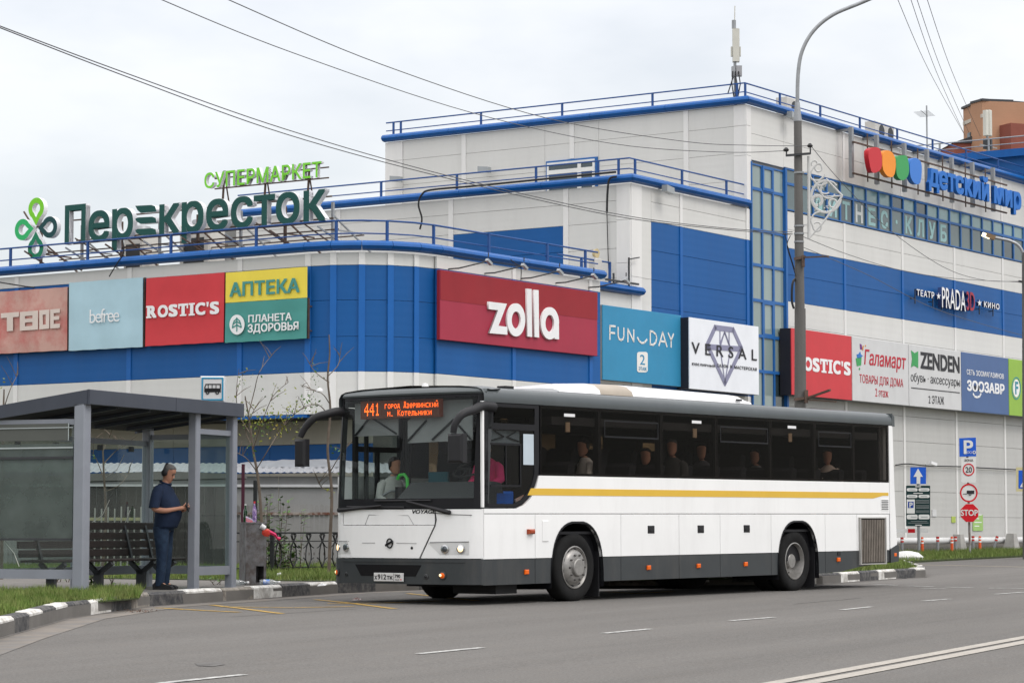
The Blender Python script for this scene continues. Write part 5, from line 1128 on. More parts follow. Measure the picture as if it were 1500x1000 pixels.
# destination display
LED = mat('orange_led', (.9, .25, .02), .5, emit=(1, .10, .006), estr=4.5); dp = bp('destination_display', MB().box(.13, .22, .8, 2.22, 2.665, 2.92), mat('display_black', (.03, .022, .018), .5, emit=(.5, .08, .01), estr=.09))
FONT = {'4': '00010 00110 01010 10010 11111 00010 00010', '1': '00100 01100 00100 00100 00100 00100 01110', 'г': '00000 00000 11110 10000 10000 10000 10000', 'о': '00000 00000 01110 10001 10001 10001 01110', 'р': '00000 00000 11110 10001 11110 10000 10000', 'д': '00000 00000 01110 01010 01010 11111 10001',
 'Д': '01110 01010 01010 01010 01010 11111 10001', 'з': '00000 00000 11110 00001 01110 00001 11110', 'е': '00000 00000 01110 10001 11111 10000 01110', 'ж': '00000 00000 10101 10101 01110 10101 10101', 'и': '00000 00000 10001 10011 10101 11001 10001', 'н': '00000 00000 10001 10001 11111 10001 10001',
 'с': '00000 00000 01111 10000 10000 10000 01111', 'к': '00000 00000 10010 10100 11000 10100 10010', 'й': '01110 00000 10001 10011 10101 11001 10001', 'м': '00000 00000 10001 11011 10101 10001 10001', '.': '00000 00000 00000 00000 00000 00000 01100', 'К': '10001 10010 10100 11000 10100 10010 10001',
 'т': '00000 00000 11111 00100 00100 00100 00100', 'л': '00000 00000 01111 01001 01001 01001 11001', 'ь': '00000 00000 10000 10000 11110 10001 11110', ' ': ' '.join(['00000']*7)}
def led(s_, y0, z0, cw, chh):
    me = MB(); n = 0
    for i, ch in enumerate(s_):
        for r, row in enumerate(FONT[ch].split()):
            for c, b_ in enumerate(row):
                if b_ == '1':
                    y = y0-(i*6+c)*cw; z = z0-r*chh; me.add([(.126, y-cw*.36, z-chh*.36), (.126, y+cw*.36, z-chh*.36), (.126, y+cw*.36, z+chh*.36), (.126, y-cw*.36, z+chh*.36)], [(0, 1, 2, 3)])
    bp('led_dots', me, LED, dp, kind='stuff')
led('441', 2.14, 2.875, .0165, .026); led('город Дзержинский', 1.77, 2.89, .0095, .0135); led('м. Котельники', 1.72, 2.78, .0103, .0135)
# behind the windscreen: blinds, dash, wheel, driver's cab
BLD = mat('grey_sunblind_front', (.23, .23, .235), .85, var=.1)
for P, nm in (([(2.42, 2.9), (2.42, 2.42), (1.62, 2.42), (1.62, 2.9)], 'a'), ([(1.45, 2.62), (1.45, 2.3), (.3, 2.32), (.3, 2.9), (1.0, 2.9)], 'b')):
    me = MB(); n = len(P); me.add([(.24, y, z) for y, z in P]+[(.25, y, z) for y, z in P], [tuple(range(n)), tuple(range(2*n-1, n-1, -1))]); bp('sunblind', me, BLD)
for P in (((2.4, 2.43), (2.12, 2.7)), ((2.12, 2.7), (1.64, 2.44)), ((1.45, 2.32), (1.1, 2.62)), ((.32, 2.33), (.62, 2.62)), ((.62, 2.62), (1.0, 2.34))): bp('sunblind_arm', MB().beam((.225, *P[0]), (.225, *P[1]), .022), BBK)
bp('dashboard', MB().prism([(.05, 1.2), (.75, 1.2), (.72, 1.5), (.62, 1.72), (.45, 1.74), (.12, 1.5)], .1, 1.55), mat('dash_grey', (.04, .042, .045), .7)); bp('dashboard', MB().prism([(.05, 1.2), (.6, 1.2), (.5, 1.5), (.12, 1.48)], 1.55, 2.5), mat('dash_grey', (.04, .042, .045), .7))
ring = MB(); cw_ = MBUS @ TR((.92, .85, 1.93)) @ RY(R_(-28)); ring.tube([Vector((.25*math.cos(a*math.pi/12), .25*math.sin(a*math.pi/12), 0)) for a in range(25)], .017, 6, False).beam((-.24, 0, 0), (.24, 0, 0), .03).beam((0, -.24, 0), (0, .24, 0), .03); bp('steering_wheel', ring, BLK, M=cw_, smooth=True)
bp('steering_column', MB().beam((.9, .85, 1.9), (.7, .85, 1.5), .09), BLK)
bp('ticket_machine', MB().box(.62, .74, 1.86, 1.98, 1.2, 1.68), BLK); bp('green_grab_handle', MB().tube([(.66, 1.78, 1.6), (.66, 1.79, 1.8), (.66, 1.84, 1.86), (.66, 1.93, 1.85), (.66, 1.97, 1.79)], .026, 8), mat('green_plastic', (.06, .55, .07), .4), smooth=True)
bp('cab_partition', MB().box(1.5, 1.53, .1, 1.0, 1.0, 2.4), INT); bp('cab_panel', MB().box(1.1, 1.14, 1.4, 1.75, 1.5, 1.9), mat('teal_cab_panel', (.02, .12, .16), .5)); bp('yellow_seat_cover', MB().box(1.45, 1.49, .95, 1.35, 1.6, 1.82), mat('ochre_cover', (.28, .16, .01), .8))
bp('entry_post', MB().tube([(.5, 2.42, 1.0), (.5, 2.42, 2.8)], .035, 8).tube([(1.5, 2.44, 1.0), (1.5, 2.44, 2.8)], .045, 8), BBK); bp('grab_rail', MB().tube([(.45, 2.4, 1.4), (.6, 2.05, 1.62), (.75, 1.9, 1.62)], .02, 6), STEEL)
bp('door_frame', MB().box(.35, .42, 2.5, 2.56, .5, 2.8).box(1.38, 1.45, 2.5, 2.56, .5, 2.8).box(.42, 1.38, 2.5, 2.56, 2.2, 2.28).box(.86, .91, 2.5, 2.56, .5, 2.2), BBK)
bp('door_glass', MB().box(.42, 1.38, 2.56, 2.57, .6, 2.8), glass('door_glass', (.8, .84, .83), .04))
bp('blue_bag', MB().cbox(.5, .95, .1, .3, 1.38, 1.6, .03), mat('bright_blue_cloth', (.01, .12, .5), .8)); bp('snack_packet', MB().beam((.92, .06, 1.44), (1.12, .06, 1.5), .02, .1), mat('orange_packet', (.6, .12, .05), .5, c2=(.7, .6, .5), c2s=12))
# seats
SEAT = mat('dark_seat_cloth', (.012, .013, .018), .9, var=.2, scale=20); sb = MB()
sb.cbox(0, .46, 0, .44, 0, .12, .02); seatb = MB().prism([(.36, .0), (.48, .0), (.62, .78), (.52, .82), (.44, .74)], 0, .44).mesh('backrest', SEAT); seatc = sb.mesh('seat_cushion', SEAT)
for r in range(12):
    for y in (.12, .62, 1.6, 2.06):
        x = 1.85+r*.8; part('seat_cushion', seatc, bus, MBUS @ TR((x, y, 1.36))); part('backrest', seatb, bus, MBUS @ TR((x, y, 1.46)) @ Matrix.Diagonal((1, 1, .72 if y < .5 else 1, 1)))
part('driver_seat', MB().prism([(.36, .0), (.5, .0), (.62, .9), (.5, .95), (.44, .8)], 0, .5).box(-.05, .42, 0, .5, -.1, .05), bus, MBUS @ TR((1.05, .55, 1.3)), SEAT)
# mirrors and wipers
def mirror(P, rs, box, nm='mirror_arm'):
    o = bp(nm, MB().tube(P, rs, 10, True, 1), BLK, smooth=True); x, y, z, wy, hz_ = box
    me = MB().cbox(-wy, wy, -.05, .07, -hz_, hz_, .03); a = part('mirror_housing', me, o, FRONT @ TR((2.6-y, x, z)), BLK); part('mirror_glass', MB().box(-wy*.85, wy*.85, .07, .075, -hz_*.85, hz_*.85), o, FRONT @ TR((2.6-y, x, z)), CHR); return o
def spl(P, n=6):
    P = [Vector(p) for p in P]; out = []
    for i in range(len(P)-1):
        p0, p1, p2, p3 = P[max(i-1, 0)], P[i], P[i+1], P[min(i+2, len(P)-1)]
        for k in range(n):
            t_ = k/n; out.append(.5*((2*p1)+(p2-p0)*t_+(2*p0-5*p1+4*p2-p3)*t_*t_+(3*p1-p0-3*p2+p3)*t_**3))
    return out+[P[-1]]
def bfr(px, py, x): """bus-frame (y, z) of a pixel on the plane x"""; z_ = pix(FRONT, px, py, x); return 2.6-z_[0], z_[1]
def P3(px, py, x): y, z = bfr(px, py, x); return (x, y, z)
p = spl([(.35, .02, 2.78), (.1, .02, 2.79), P3(694, 600, -.1), P3(678, 606, -.35), P3(667, 620, -.45), P3(664, 634, -.46)]); n = len(p)
y, z = bfr(668.5, 656, -.46); mirror(p, [.075-.03*i/(n-1) for i in range(n)], (-.46, y, z, .13, .2))
p = spl([(.3, 2.5, 2.76), (.05, 2.58, 2.78), P3(480, 606, -.1), P3(461, 612, -.25), P3(447, 626, -.32), P3(440, 640, -.35)]); n = len(p)
y, z = bfr(441, 663, -.35); mirror(p, [.075-.03*i/(n-1) for i in range(n)], (-.35, y, z, .10, .2))
def wiper(a, c, e): 
    o = bp('wiper', MB().tube([fpt(*a, .03), fpt(*c, .05)], [.035, .016], 6), BLK); bp('wiper_blade', MB().tube([fpt(*e[0], .03), fpt(*e[1], .03)], .013, 5), BLK, o); bp('wiper_pivot', MB().lathe([(.035, 0), (.03, .03), (0, .04)], RX90, 12), BLK, o, M=FL(*a, .02))
wiper((.46, 1.30), (1.15, 1.46), ((1.75, 1.47), (.75, 1.47))); wiper((2.46, 1.34), (1.6, 1.40), ((2.3, 1.39), (1.2, 1.375)))
# passengers
SH = lambda n, c: mat('cloth_'+n, c, .9, var=.15, scale=12)
def inbus(px, py, y, zoff=.74):
    fr_ = MBUS; inv = fr_.inverted(); o = inv @ CAM; d = inv.to_3x3() @ ray(px, py); p = o+d*((y-o.y)/d.y); return p.x, p.z-zoff
for px, py, y, hd, sh, hr, lb in ((858, 655, .35, 150, SH('pale', (.5, .48, .45)), HAIRD, 'passenger in a pale shirt behind the second side window from the front'), (948, 668, .4, 180, SH('white', (.6, .6, .6)), HAIRD, 'passenger with a pale sleeve raised to the face behind the third side window'),
    (986, 655, .35, 185, SH('black', (.03, .03, .03)), HAIRG, 'passenger in a black shirt with folded arms behind the fourth side window'), (1028, 660, .45, 200, SH('charcoal', (.05, .05, .06)), HAIRD, 'passenger in charcoal clothes with head tipped back behind the fourth side window'),
    (1108, 668, .6, 170, SH('grey', (.2, .2, .21)), HAIRD, 'dimly seen passenger in grey behind the fifth side window'), (1213, 668, .4, 190, SH('beige', (.5, .42, .36)), HAIRD, 'passenger in a beige top behind the rearmost side windows')):
    x, z = inbus(px, py, y); bust(MBUS @ TR((x, y, max(1.4, z))) @ RZ(R_(hd)), sh, hr, lb, turn=.3)
x, z = inbus(716, 700, .5, .3); bust(MBUS @ TR((x+.02, .5, z)) @ RZ(R_(180)), SH('pink', (.65, .03, .14)), HAIRD, 'person in a bright pink top behind the driver side window', lean=.2)
y_, z_ = bfr(556, 680, .75); bust(MBUS @ TR((.8, 2.2, z_-.76)) @ RZ(R_(250)), SH('light_grey', (.42, .42, .40)), HAIRD, 'man in a light grey jacket standing inside the front door behind the windscreen', turn=.3, lean=.3)
# ------------------------------------------------------------------ bus shelter
SA = math.atan(1567/3700); SD = Vector((math.sin(SA), math.cos(SA), 0)); SB0 = at(119, 770, 35.3); SB0.z = gz(37.5)+.15
MS = FR(SB0, SD)          # x along the front towards the right, y back from the kerb
SHG = mat('shelter_grey_paint', (.24, .255, .29), .4, var=.07, scale=3, coat=.15, dirt=.08); SHD = mat('shelter_dark_fascia', (.055, .062, .08), .45, var=.1, dirt=.05); SHK = mat('shelter_soffit', (.02, .02, .022), .8)
SGL = glass('shelter_glass', (.84, .89, .875), .03, .01, .025, (.42, .47, .46)); SGD = glass('dusty_shelter_glass', (.35, .40, .38), .02, .1, .42, (.20, .235, .22))
sh = thing('bus_shelter', 'grey framed glass bus shelter with a sloping dark roof', 'bus shelter', MS)
L_, Dp = 4.35, 1.5; HT = 2.645
def sp(n, me, m, parent=None, **k): return part(n, me, parent or sh, MS, m, **k)
for x, y, w_ in ((.0, 0, .09), (3.1, 0, .07), (4.24, 0, .07), (4.24, Dp, .07), (0, Dp, .07), (2.2, Dp, .06)):
    sp('post', MB().add([(a*w_+x, b_*w_+y, z) for z in (-.1, HT-.0) for a, b_ in ((-.8, -1), (.8, -1), (1, -.8), (1, .8), (.8, 1), (-.8, 1), (-1, .8), (-1, -.8))], [tuple(range(7, -1, -1)), tuple(range(8, 16))]+[(i, (i+1) % 8, (i+1) % 8+8, i+8) for i in range(8)]), SHG)
    sp('base_plate', MB().box(x-.11, x+.11, y-.11, y+.11, -.01, .015), SHG)
# roof slab, higher at the kerb side
def rs(y): return HT - .0 - (y+.05)*.13
me = MB(); me.add([(-.05, -.12, rs(-.12)+.03), (4.3, -.12, rs(-.12)+.03), (4.3, 1.75, rs(1.75)+.03), (-.05, 1.75, rs(1.75)+.03), (-.05, -.12, rs(-.12)+.14), (4.3, -.12, rs(-.12)+.14), (4.3, 1.75, rs(1.75)+.14), (-.05, 1.75, rs(1.75)+.14)], [(0, 3, 2, 1), (4, 5, 6, 7), (0, 1, 5, 4), (1, 2, 6, 5), (2, 3, 7, 6), (3, 0, 4, 7)]); sp('roof', me, SHK)
for a, c in ((-.08, 2.26), (2.27, 4.33)): sp('front_fascia', MB().cbox(a, c, -.17, -.125, HT-.01, HT+.2, .006), SHD)
sp('side_fascia', MB().prism([(-.13, HT+.02), (1.78, rs(1.78)+.02), (1.78, rs(1.78)+.19), (-.13, HT+.19)], -.09, -.055, RZ(math.pi/2)).box(0, 0, 0, 0, 0, 0) if False else MB().add([(-.09, -.125, HT-.005), (-.055, -.125, HT-.005), (-.055, 1.78, rs(1.78)), (-.09, 1.78, rs(1.78)), (-.09, -.125, HT+.195), (-.055, -.125, HT+.195), (-.055, 1.78, rs(1.78)+.18), (-.09, 1.78, rs(1.78)+.18)], [(0, 3, 2, 1), (4, 5, 6, 7), (0, 1, 5, 4), (1, 2, 6, 5), (2, 3, 7, 6), (3, 0, 4, 7)]), SHD)
sp('side_fascia', MB().add([(4.305, -.125, HT-.005), (4.33, -.125, HT-.005), (4.33, 1.78, rs(1.78)), (4.305, 1.78, rs(1.78)), (4.305, -.125, HT+.195), (4.33, -.125, HT+.195), (4.33, 1.78, rs(1.78)+.18), (4.305, 1.78, rs(1.78)+.18)], [(0, 3, 2, 1), (4, 5, 6, 7), (0, 1, 5, 4), (1, 2, 6, 5), (2, 3, 7, 6), (3, 0, 4, 7)]), SHD)
for x in (.9, 1.8, 2.7, 3.6): sp('roof_beam', MB().beam((x, 0, rs(0)), (x, Dp, rs(Dp)), .05, .05), SHD)
def wallpane(x0, y0, x1, y1, z0, z1, m, nm='glass_pane'):
    """a pane between rails, in the shelter frame"""
    d = Vector((x1-x0, y1-y0, 0)).normalized(); a = Vector((x0, y0, 0)); c = Vector((x1, y1, 0))
    p = sp(nm, MB().beam(a+Vector((0, 0, (z0+z1)/2)), c+Vector((0, 0, (z0+z1)/2)), .012, z1-z0), m)
    sp('lower_rail', MB().beam(a+Vector((0, 0, z0-.055)), c+Vector((0, 0, z0-.055)), .06, .13), SHG)
    sp('upper_rail', MB().beam(a+Vector((0, 0, z1+.04)), c+Vector((0, 0, z1+.04)), .05, .08), SHG); return p
# left end panel, back wall in two lights, right end, front right light
ep = wallpane(0, .09, 0, Dp-.07, .33, 2.36, SGL)
sp('timetable_case', MB().beam((-.03, .12, 1.42), (-.03, Dp-.12, 1.42), .02, 1.35), SGD, ep); FRM = mat('pale_trim', (.42, .46, .46), .5)
for z, h_, m in ((2.04, .02, FRM), (1.9, .035, DARK), (.76, .03, DARK), (2.32, .012, FRM)): sp('trim_bar', MB().beam((-.045, .12, z), (-.045, Dp-.14, z), .015, h_), m, ep)
sp('route_board', MB().beam((-.03, .2, 2.26), (-.03, Dp-.12, 2.26), .018, .24), mat('grey_green_board', (.10, .105, .095), .6), ep)
for y in (.2, ): sp('trim_bar', MB().beam((-.042, y, 2.14), (-.042, y, 2.38), .012, .009), FRM, ep)
sp('trim_bar', MB().beam((-.045, Dp-.13, .76), (-.045, Dp-.13, 2.1), .012, .02), FRM, ep)
wallpane(.07, Dp, 2.14, Dp, .33, 2.2, SGL); wallpane(2.26, Dp, 4.17, Dp, .33, 2.2, SGL); wallpane(4.24, .07, 4.24, Dp-.07, .33, 2.3, SGL); wallpane(3.17, 0, 4.17, 0, .33, 2.34, SGL)
for x in (.6, 1.6, 2.8, 3.7): sp('glass_clamp', MB().box(x-.04, x+.04, Dp-.05, Dp, 2.1, 2.18), DARK)
# scratches in the glass
SCR = mat('glass_scratch', (.5, .5, .45), .7)
for P in (((.02, 1.3, .75), (-.02, 1.0, .38)), ((-.02, 1.42, .8), (-.02, 1.28, .74))): sp('glass_scratch', MB().tube([P[0], ((P[0][0]+P[1][0])/2, (P[0][1]+P[1][1])/2-.05, (P[0][2]+P[1][2])/2), P[1]], .005, 4), SCR)
for P in (((2.6, 1.0), (3.1, 1.35)), ((3.2, .75), (3.7, 1.2)), ((2.5, .7), (2.9, .55)), ((3.0, 1.7), (3.5, 2.05))): sp('glass_scratch', MB().tube([(P[0][0], Dp-.02, P[0][1]), ((P[0][0]+P[1][0])/2+.05, Dp-.02, (P[0][1]+P[1][1])/2-.06), (P[1][0], Dp-.02, P[1][1])], .006, 4), SCR)
# stop sign box on the roof
x, z = pix(MS, 331, 572, -.02); MP = MS @ TR((3.98, .2, HT+.2))
stp = thing('bus_stop_sign', 'white box sign with a bus symbol in a blue border on the shelter roof', 'sign', MP @ RZ(R_(-52)))
Fm = MP @ RZ(R_(-66)); WM[stp.name] = Fm; stp.matrix_world = Fm
part('sign_case', MB().cbox(-.19, .19, 0, .2, .02, .42, .02), stp, Fm, fmat('stop_sign_case', (.6, .6, .6)))
part('blue_border', shape('blue_border', [rrect(-.17, .04, .17, .40, .02), rrect(-.145, .065, .145, .375, .015)[::-1]], .004, mat('stop_blue', (.03, .25, .42), .4)), stp, Fm @ TR((0, -.006, 0)))
part('bus_symbol', shape('bus_symbol', [[(-.125, .17), (-.125, .25), (-.105, .30), (.13, .30), (.13, .17)], [(-.112, .23), (-.097, .285), (-.07, .285), (-.07, .23)], [(-.06, .23), (-.06, .285), (-.01, .285), (-.01, .23)], [(0, .23), (0, .285), (.05, .285), (.05, .23)], [(.06, .23), (.06, .285), (.115, .285), (.115, .23)]], .004, BBK), stp, Fm @ TR((0, -.006, 0)))
for a in (-.075, .075): part('wheel_symbol', shape('wheel_symbol', [ell(a, .165, .03, .03, 16), ell(a, .165, .013, .013, 12)[::-1]], .004, BBK), stp, Fm @ TR((0, -.0085, 0)))
part('foot', MB().box(-.1, .1, .04, .16, -.04, .02), stp, Fm, DARK)
# bench
BEN = mat('dark_brown_slat', (.032, .024, .022), .6, var=.3, scale=9, bump=.2, bscale=30); bn = thing('bench', 'long dark brown slatted bench inside the bus shelter', 'bench', MS @ TR((.22, .75, 0)))
MBn = MS @ TR((.22, .75, 0))
sl = MB().cbox(0, 3.85, 0, .03, 0, .105, .008).mesh('slat', BEN); st_ = MB().cbox(0, 3.85, 0, .1, 0, .035, .008).mesh('seat_slat', BEN)
for i, z in enumerate((.50, .625, .75, .90)): part('slat', sl, bn, MBn @ TR((0, .40+i*.028, z)))
for i in range(4): part('seat_slat', st_, bn, MBn @ TR((0, -.05+i*.115, .43)))
for x in (.45, 1.7, 2.9, 3.5): part('leg', MB().prism([(0, 0), (.1, 0), (.1, .43), (.0, .43)], x, x+.07, RZ(0)) if False else MB().box(x, x+.07, .12, .26, 0, .3).beam((x+.035, -.04, .41), (x+.035, .2, .24), .07, .06).beam((x+.035, .38, .41), (x+.035, .2, .24), .07, .06).beam((x+.035, .36, .42), (x+.035, .52, 1.0), .05, .05), bn, MBn, DARK)

# ------------------------------------------------------------------ the man with the phone
MX = at(239, 862, 38.05); MX.z = gz(38.05)+.15
MM = FR(MX, (1, -.28, 0)) @ Matrix.Diagonal((1.06, 1.06, 1.065, 1))       # x is the way he faces
man = thing('person', 'man in navy polo shirt and jeans with headphones looking down at his phone', 'person', MM)
NAVY = mat('navy_polo', (.012, .022, .05), .9, var=.2, scale=8, bump=.3, bscale=14); JEAN = mat('dark_blue_jeans', (.012, .024, .050), .9, var=.3, scale=10, bump=.6, bscale=9, c2=(.022, .042, .078), c2s=6); SHOE = mat('black_shoes', (.02, .02, .022), .7)
vs = [(0, 0, .92, .13, .16), (.02, 0, 1.08, .15, .17), (.015, 0, 1.24, .11, .14), (.0, 0, 1.38, .075, .12), (.02, 0, 1.49, .058), (.05, 0, 1.56, .066), (.075, 0, 1.63, .088, .078), (.07, 0, 1.70, .074, .07),
      (.16, 0, 1.60, .009), (.155, 0, 1.635, .009),
      (.0, -.185, 1.365, .05), (-.05, -.27, 1.12, .048), (.12, -.23, 1.10, .040), (.25, -.12, 1.13, .028), (.31, -.075, 1.14, .034), (.35, -.05, 1.15, .02),
      (.0, .185, 1.365, .05), (-.02, .26, 1.12, .048), (.14, .2, 1.08, .038), (.26, .06, 1.11, .028), (.31, .01, 1.12, .032), (.345, -.01, 1.125, .02),
      (.0, -.1, .84, .095), (.02, -.105, .48, .064), (-.02, -.11, .1, .042), (.09, -.12, .04, .035), (.0, .1, .84, .095), (.0, .105, .48, .064), (-.05, .11, .1, .042), (.06, .13, .04, .035),
      (.05, 0, 1.57, .03), (.05, -.06, 1.6, .018), (.05, .06, 1.6, .018)]
es = [(0, 1), (1, 2), (2, 3), (3, 4), (4, 5), (5, 6), (6, 7), (6, 9), (5, 8), (3, 10), (10, 11), (11, 12), (12, 13), (13, 14), (14, 15), (3, 16), (16, 17), (17, 18), (18, 19), (19, 20), (20, 21), (0, 22), (22, 23), (23, 24), (24, 25), (0, 26), (26, 27), (27, 28), (28, 29), (5, 30), (6, 31), (6, 32)]
drop_ = {8, 9, 30, 31, 32}; keep = [i for i in range(len(vs)) if i not in drop_]; ix = {o_: n_ for n_, o_ in enumerate(keep)}
skinned('body', [vs[i] for i in keep], [(ix[a], ix[b_]) for a, b_ in es if a in ix and b_ in ix], SKIN, man, MM, 2)
sh_ = loft([(.03, 0, .86, .155, .185), (.035, 0, .89, .165, .19), (.055, 0, .98, .185, .198), (.07, 0, 1.07, .195, .2), (.065, 0, 1.16, .185, .198), (.045, 0, 1.25, .165, .2), (.02, 0, 1.33, .14, .2), (.0, 0, 1.39, .115, .185), (-.005, 0, 1.43, .105, .155), (.0, 0, 1.465, .09, .115), (.012, 0, 1.49, .078, .082)])
for s__, P in ((-1, [(-.01, -.15, 1.41), (-.01, -.2, 1.37), (-.025, -.235, 1.28), (-.035, -.26, 1.18), (-.035, -.265, 1.14)]), (1, [(-.01, .15, 1.41), (-.01, .2, 1.37), (-.02, .235, 1.28), (-.02, .25, 1.19), (-.02, .255, 1.15)])): sh_.tube(P, [.07, .08, .076, .074, .078], 14)
part('polo_shirt', sh_, man, MM, NAVY, 80)
jn = loft([(.0, 0, .82, .13, .16), (.01, 0, .90, .15, .178), (.02, 0, .95, .155, .178)])
for y, xo in ((-.095, 0), (.095, -.02)): loft([(xo-.01, y*1.15, .05, .062, .058), (xo-.005, y*1.15, .09, .068, .062), (xo+.0, y*1.15, .16, .066, .062), (xo+.012, y*1.1, .3, .072, .068), (xo+.02, y*1.1, .44, .078, .074), (xo+.018, y*1.05, .6, .092, .088), (xo+.008, y, .75, .108, .1), (.0, y*.85, .88, .125, .1)], 18, jn)
part('jeans', jn, man, MM, JEAN, 80)
for y, x in ((-.11, -.03), (.12, -.07)):
    part('shoe', MB().prism([(-.06, 0), (-.07, .07), (-.02, .11), (.06, .1), (.12, .07), (.2, .055), (.23, .03), (.23, 0)], -.045, .045), man, MM @ TR((x, y, .0)), SHOE, 60)
MH = MM @ TR((.065, 0, 1.622)) @ RY(R_(27))
head = part('head', headloft(HR), man, MH, SKIN, 80)
part('nose', MB().add([(.082, 0, .04), (.112, 0, -.012), (.09, -.016, -.018), (.09, .016, -.018), (.08, -.014, .02), (.08, .014, .02)], [(0, 1, 2, 4), (0, 5, 3, 1), (1, 3, 2)]), head, MH, SKIN)
part('mouth', MB().box(.086, .0925, -.022, .022, -.052, -.048), head, MH, mat('lips', (.25, .09, .07), .6))
for y in (-.03, .03): part('eye', MB().box(.07, .0865, y-.012, y+.012, .012, .019), head, MH, HAIRD); part('eyebrow', MB().box(.07, .0905, y-.016, y+.016, .034, .041), head, MH, HAIRG)
part('hair', headloft([r for r in HR if r[0] >= -.06], lambda z, y: -.03 if z < .0 else (.005 if z < .06 else (.05 if z < .09 else .2)), 1.07), man, MH, HAIRG, 80)
hp = MB().tube([(.045, .095*math.cos(a), 1.66+.105*math.sin(a)) for a in [math.pi*i/14 for i in range(15)]], .014, 6)
hd = part('headphones', hp, man, MM, BLK, True)
for s_ in (-1, 1): part('ear_cup', MB().lathe([(.03, 0), (.045, .012), (.045, .03), (.03, .042), (0, .044)], MM @ TR((.045, s_*.083, 1.635)) @ RX(-s_*math.pi/2), 18), hd, I4, BLK, True)
part('collar', MB().tube([(.02+.078*math.cos(a), .078*math.sin(a), 1.495-.025*math.cos(a)) for a in [math.pi*2*i/16 for i in range(17)]], .015, 6, False), man, MM, NAVY, True)
def fingers(base, dirs, m=SKIN):
    me = MB()
    for b0, d, ln, r in dirs:
        b0 = Vector(b0)+Vector(base); d = Vector(d).normalized(); me.tube([b0, b0+d*ln*.45, b0+d*ln*.75+Vector((-.004, .006, .006)), b0+d*ln+Vector((-.012, .014, .012))], [r, r, r*.92, r*.6], 6)
    return me
part('fingers', fingers((.34, -.055, 1.135), [((0, 0, .0), (.6, .6, .1), .075, .0085), ((.0, -.006, .016), (.7, .5, .15), .08, .009), ((0, -.01, .032), (.7, .4, .3), .07, .009), ((-.01, 0, -.014), (.5, .7, .0), .06, .0075), ((-.03, .02, .035), (.6, .5, .6), .055, .01)]), man, MM, SKIN, True)
ph = thing('phone', 'black smartphone held in front of the man in the navy shirt', 'phone', MM @ TR((.375, -.03, 1.16)))
part('phone_case', MB().cbox(-.036, .036, -.006, .006, -.07, .07, .004, RX(R_(50)) @ RZ(R_(90))), ph, None, BBK); 
bg = thing('bag', 'small black bag hanging behind the man at hip height', 'bag', MM @ TR((-.1, .18, .75)))
part('bag_body', MB().lathe([(0, -.17), (.09, -.15), (.13, -.05), (.11, .08), (.05, .16), (0, .18)], Matrix.Diagonal((1, .6, 1, 1)), 16), bg, None, BLK, True); part('strap', MB().tube([(0, 0, .15), (.06, -.03, .4), (.05, -.02, .66)], .012, 5), bg, None, BLK)

# ------------------------------------------------------------------ bin and litter
bq = gp(370, 856, .15); MBN = FR((bq.x, bq.y, gz(bq.y)+.15), (1, .45, 0))
CON = mat('stained_grey_metal', (.16, .16, .165), .65, .2, var=.3, scale=6, dirt=.3, c2=(.10, .085, .08), c2s=9)
bi = thing('litter_bin', 'tall stained grey metal litter bin with an open ash hatch, overflowing', 'litter bin', MBN)
part('bin_body', shape('bin_body', [[(-.17, 0), (.17, 0), (.17, .97), (-.17, .97)], [(-.0, .04), (-.0, .3), (.13, .3), (.13, .04)]], .03, CON), bi, MBN @ TR((0, -.17, 0))); part('bin_body', MB().box(-.17, -.14, -.139, .17, 0, .97).box(.14, .17, -.139, .17, 0, .97).box(-.139, .139, .14, .17, 0, .97).box(-.139, .139, -.139, .139, .93, .96), bi, MBN, CON)
part('bin_rim', MB().box(-.18, .18, -.18, .18, .975, .995), bi, None, CON)
def litter(nm, lb, cat, px, py, parts, Mo=None, h=.15, rz=0):
    q = gp(px, py, h); M = Mo or TR((q.x, q.y, gz(q.y)+h)) @ RZ(rz); t = thing(nm, lb, cat, M)
    for n_, me, m in parts: part(n_, me, t, None, m, True)
    return t
def bottle(r, l, n=14): return [(0, 0), (r*.9, 0), (r, .02), (r, l*.6), (r*.85, l*.7), (r*.38, l*.88), (r*.38, l)]
CLR = glass('clear_plastic', (.85, .88, .9), .1, .1, .25, (.6, .62, .62))
litter('bottle', 'clear crushed plastic bottle lying at the foot of the litter bin', 'bottle', 350, 857, [('bottle_body', MB().lathe(bottle(.045, .26), TR((-.13, 0, .045)) @ RY(math.pi/2)), CLR), ('cap', MB().lathe([(.02, 0), (.02, .03), (0, .03)], TR((.13, 0, .045)) @ RY(math.pi/2), 10), WHP)], rz=.2)
litter('bottle', 'clear bottle with a blue label lying right of the litter bin', 'bottle', 394, 856.5, [('bottle_body', MB().lathe(bottle(.045, .3), TR((-.15, 0, .045)) @ RY(math.pi/2)), CLR), ('label', MB().lathe([(.0465, .06), (.0465, .16)], TR((-.15, 0, .045)) @ RY(math.pi/2)), mat('blue_white_label', (.05, .2, .6), .5, c2=(.7, .7, .7), c2s=20)), ('cap', MB().lathe([(.02, 0), (.02, .03), (0, .03)], TR((.15, 0, .045)) @ RY(math.pi/2), 10), WHP)], rz=.1)
litter('paper_scrap', 'crumpled white paper scrap on the kerbside footway near the bus', 'litter', 471, 858, [('paper', MB().add([(-.07, -.02, 0), (.06, -.03, .01), (.08, .03, .03), (-.05, .04, .02), (0, 0, .05)], [(0, 1, 4), (1, 2, 4), (2, 3, 4), (3, 0, 4)]), WHP)])
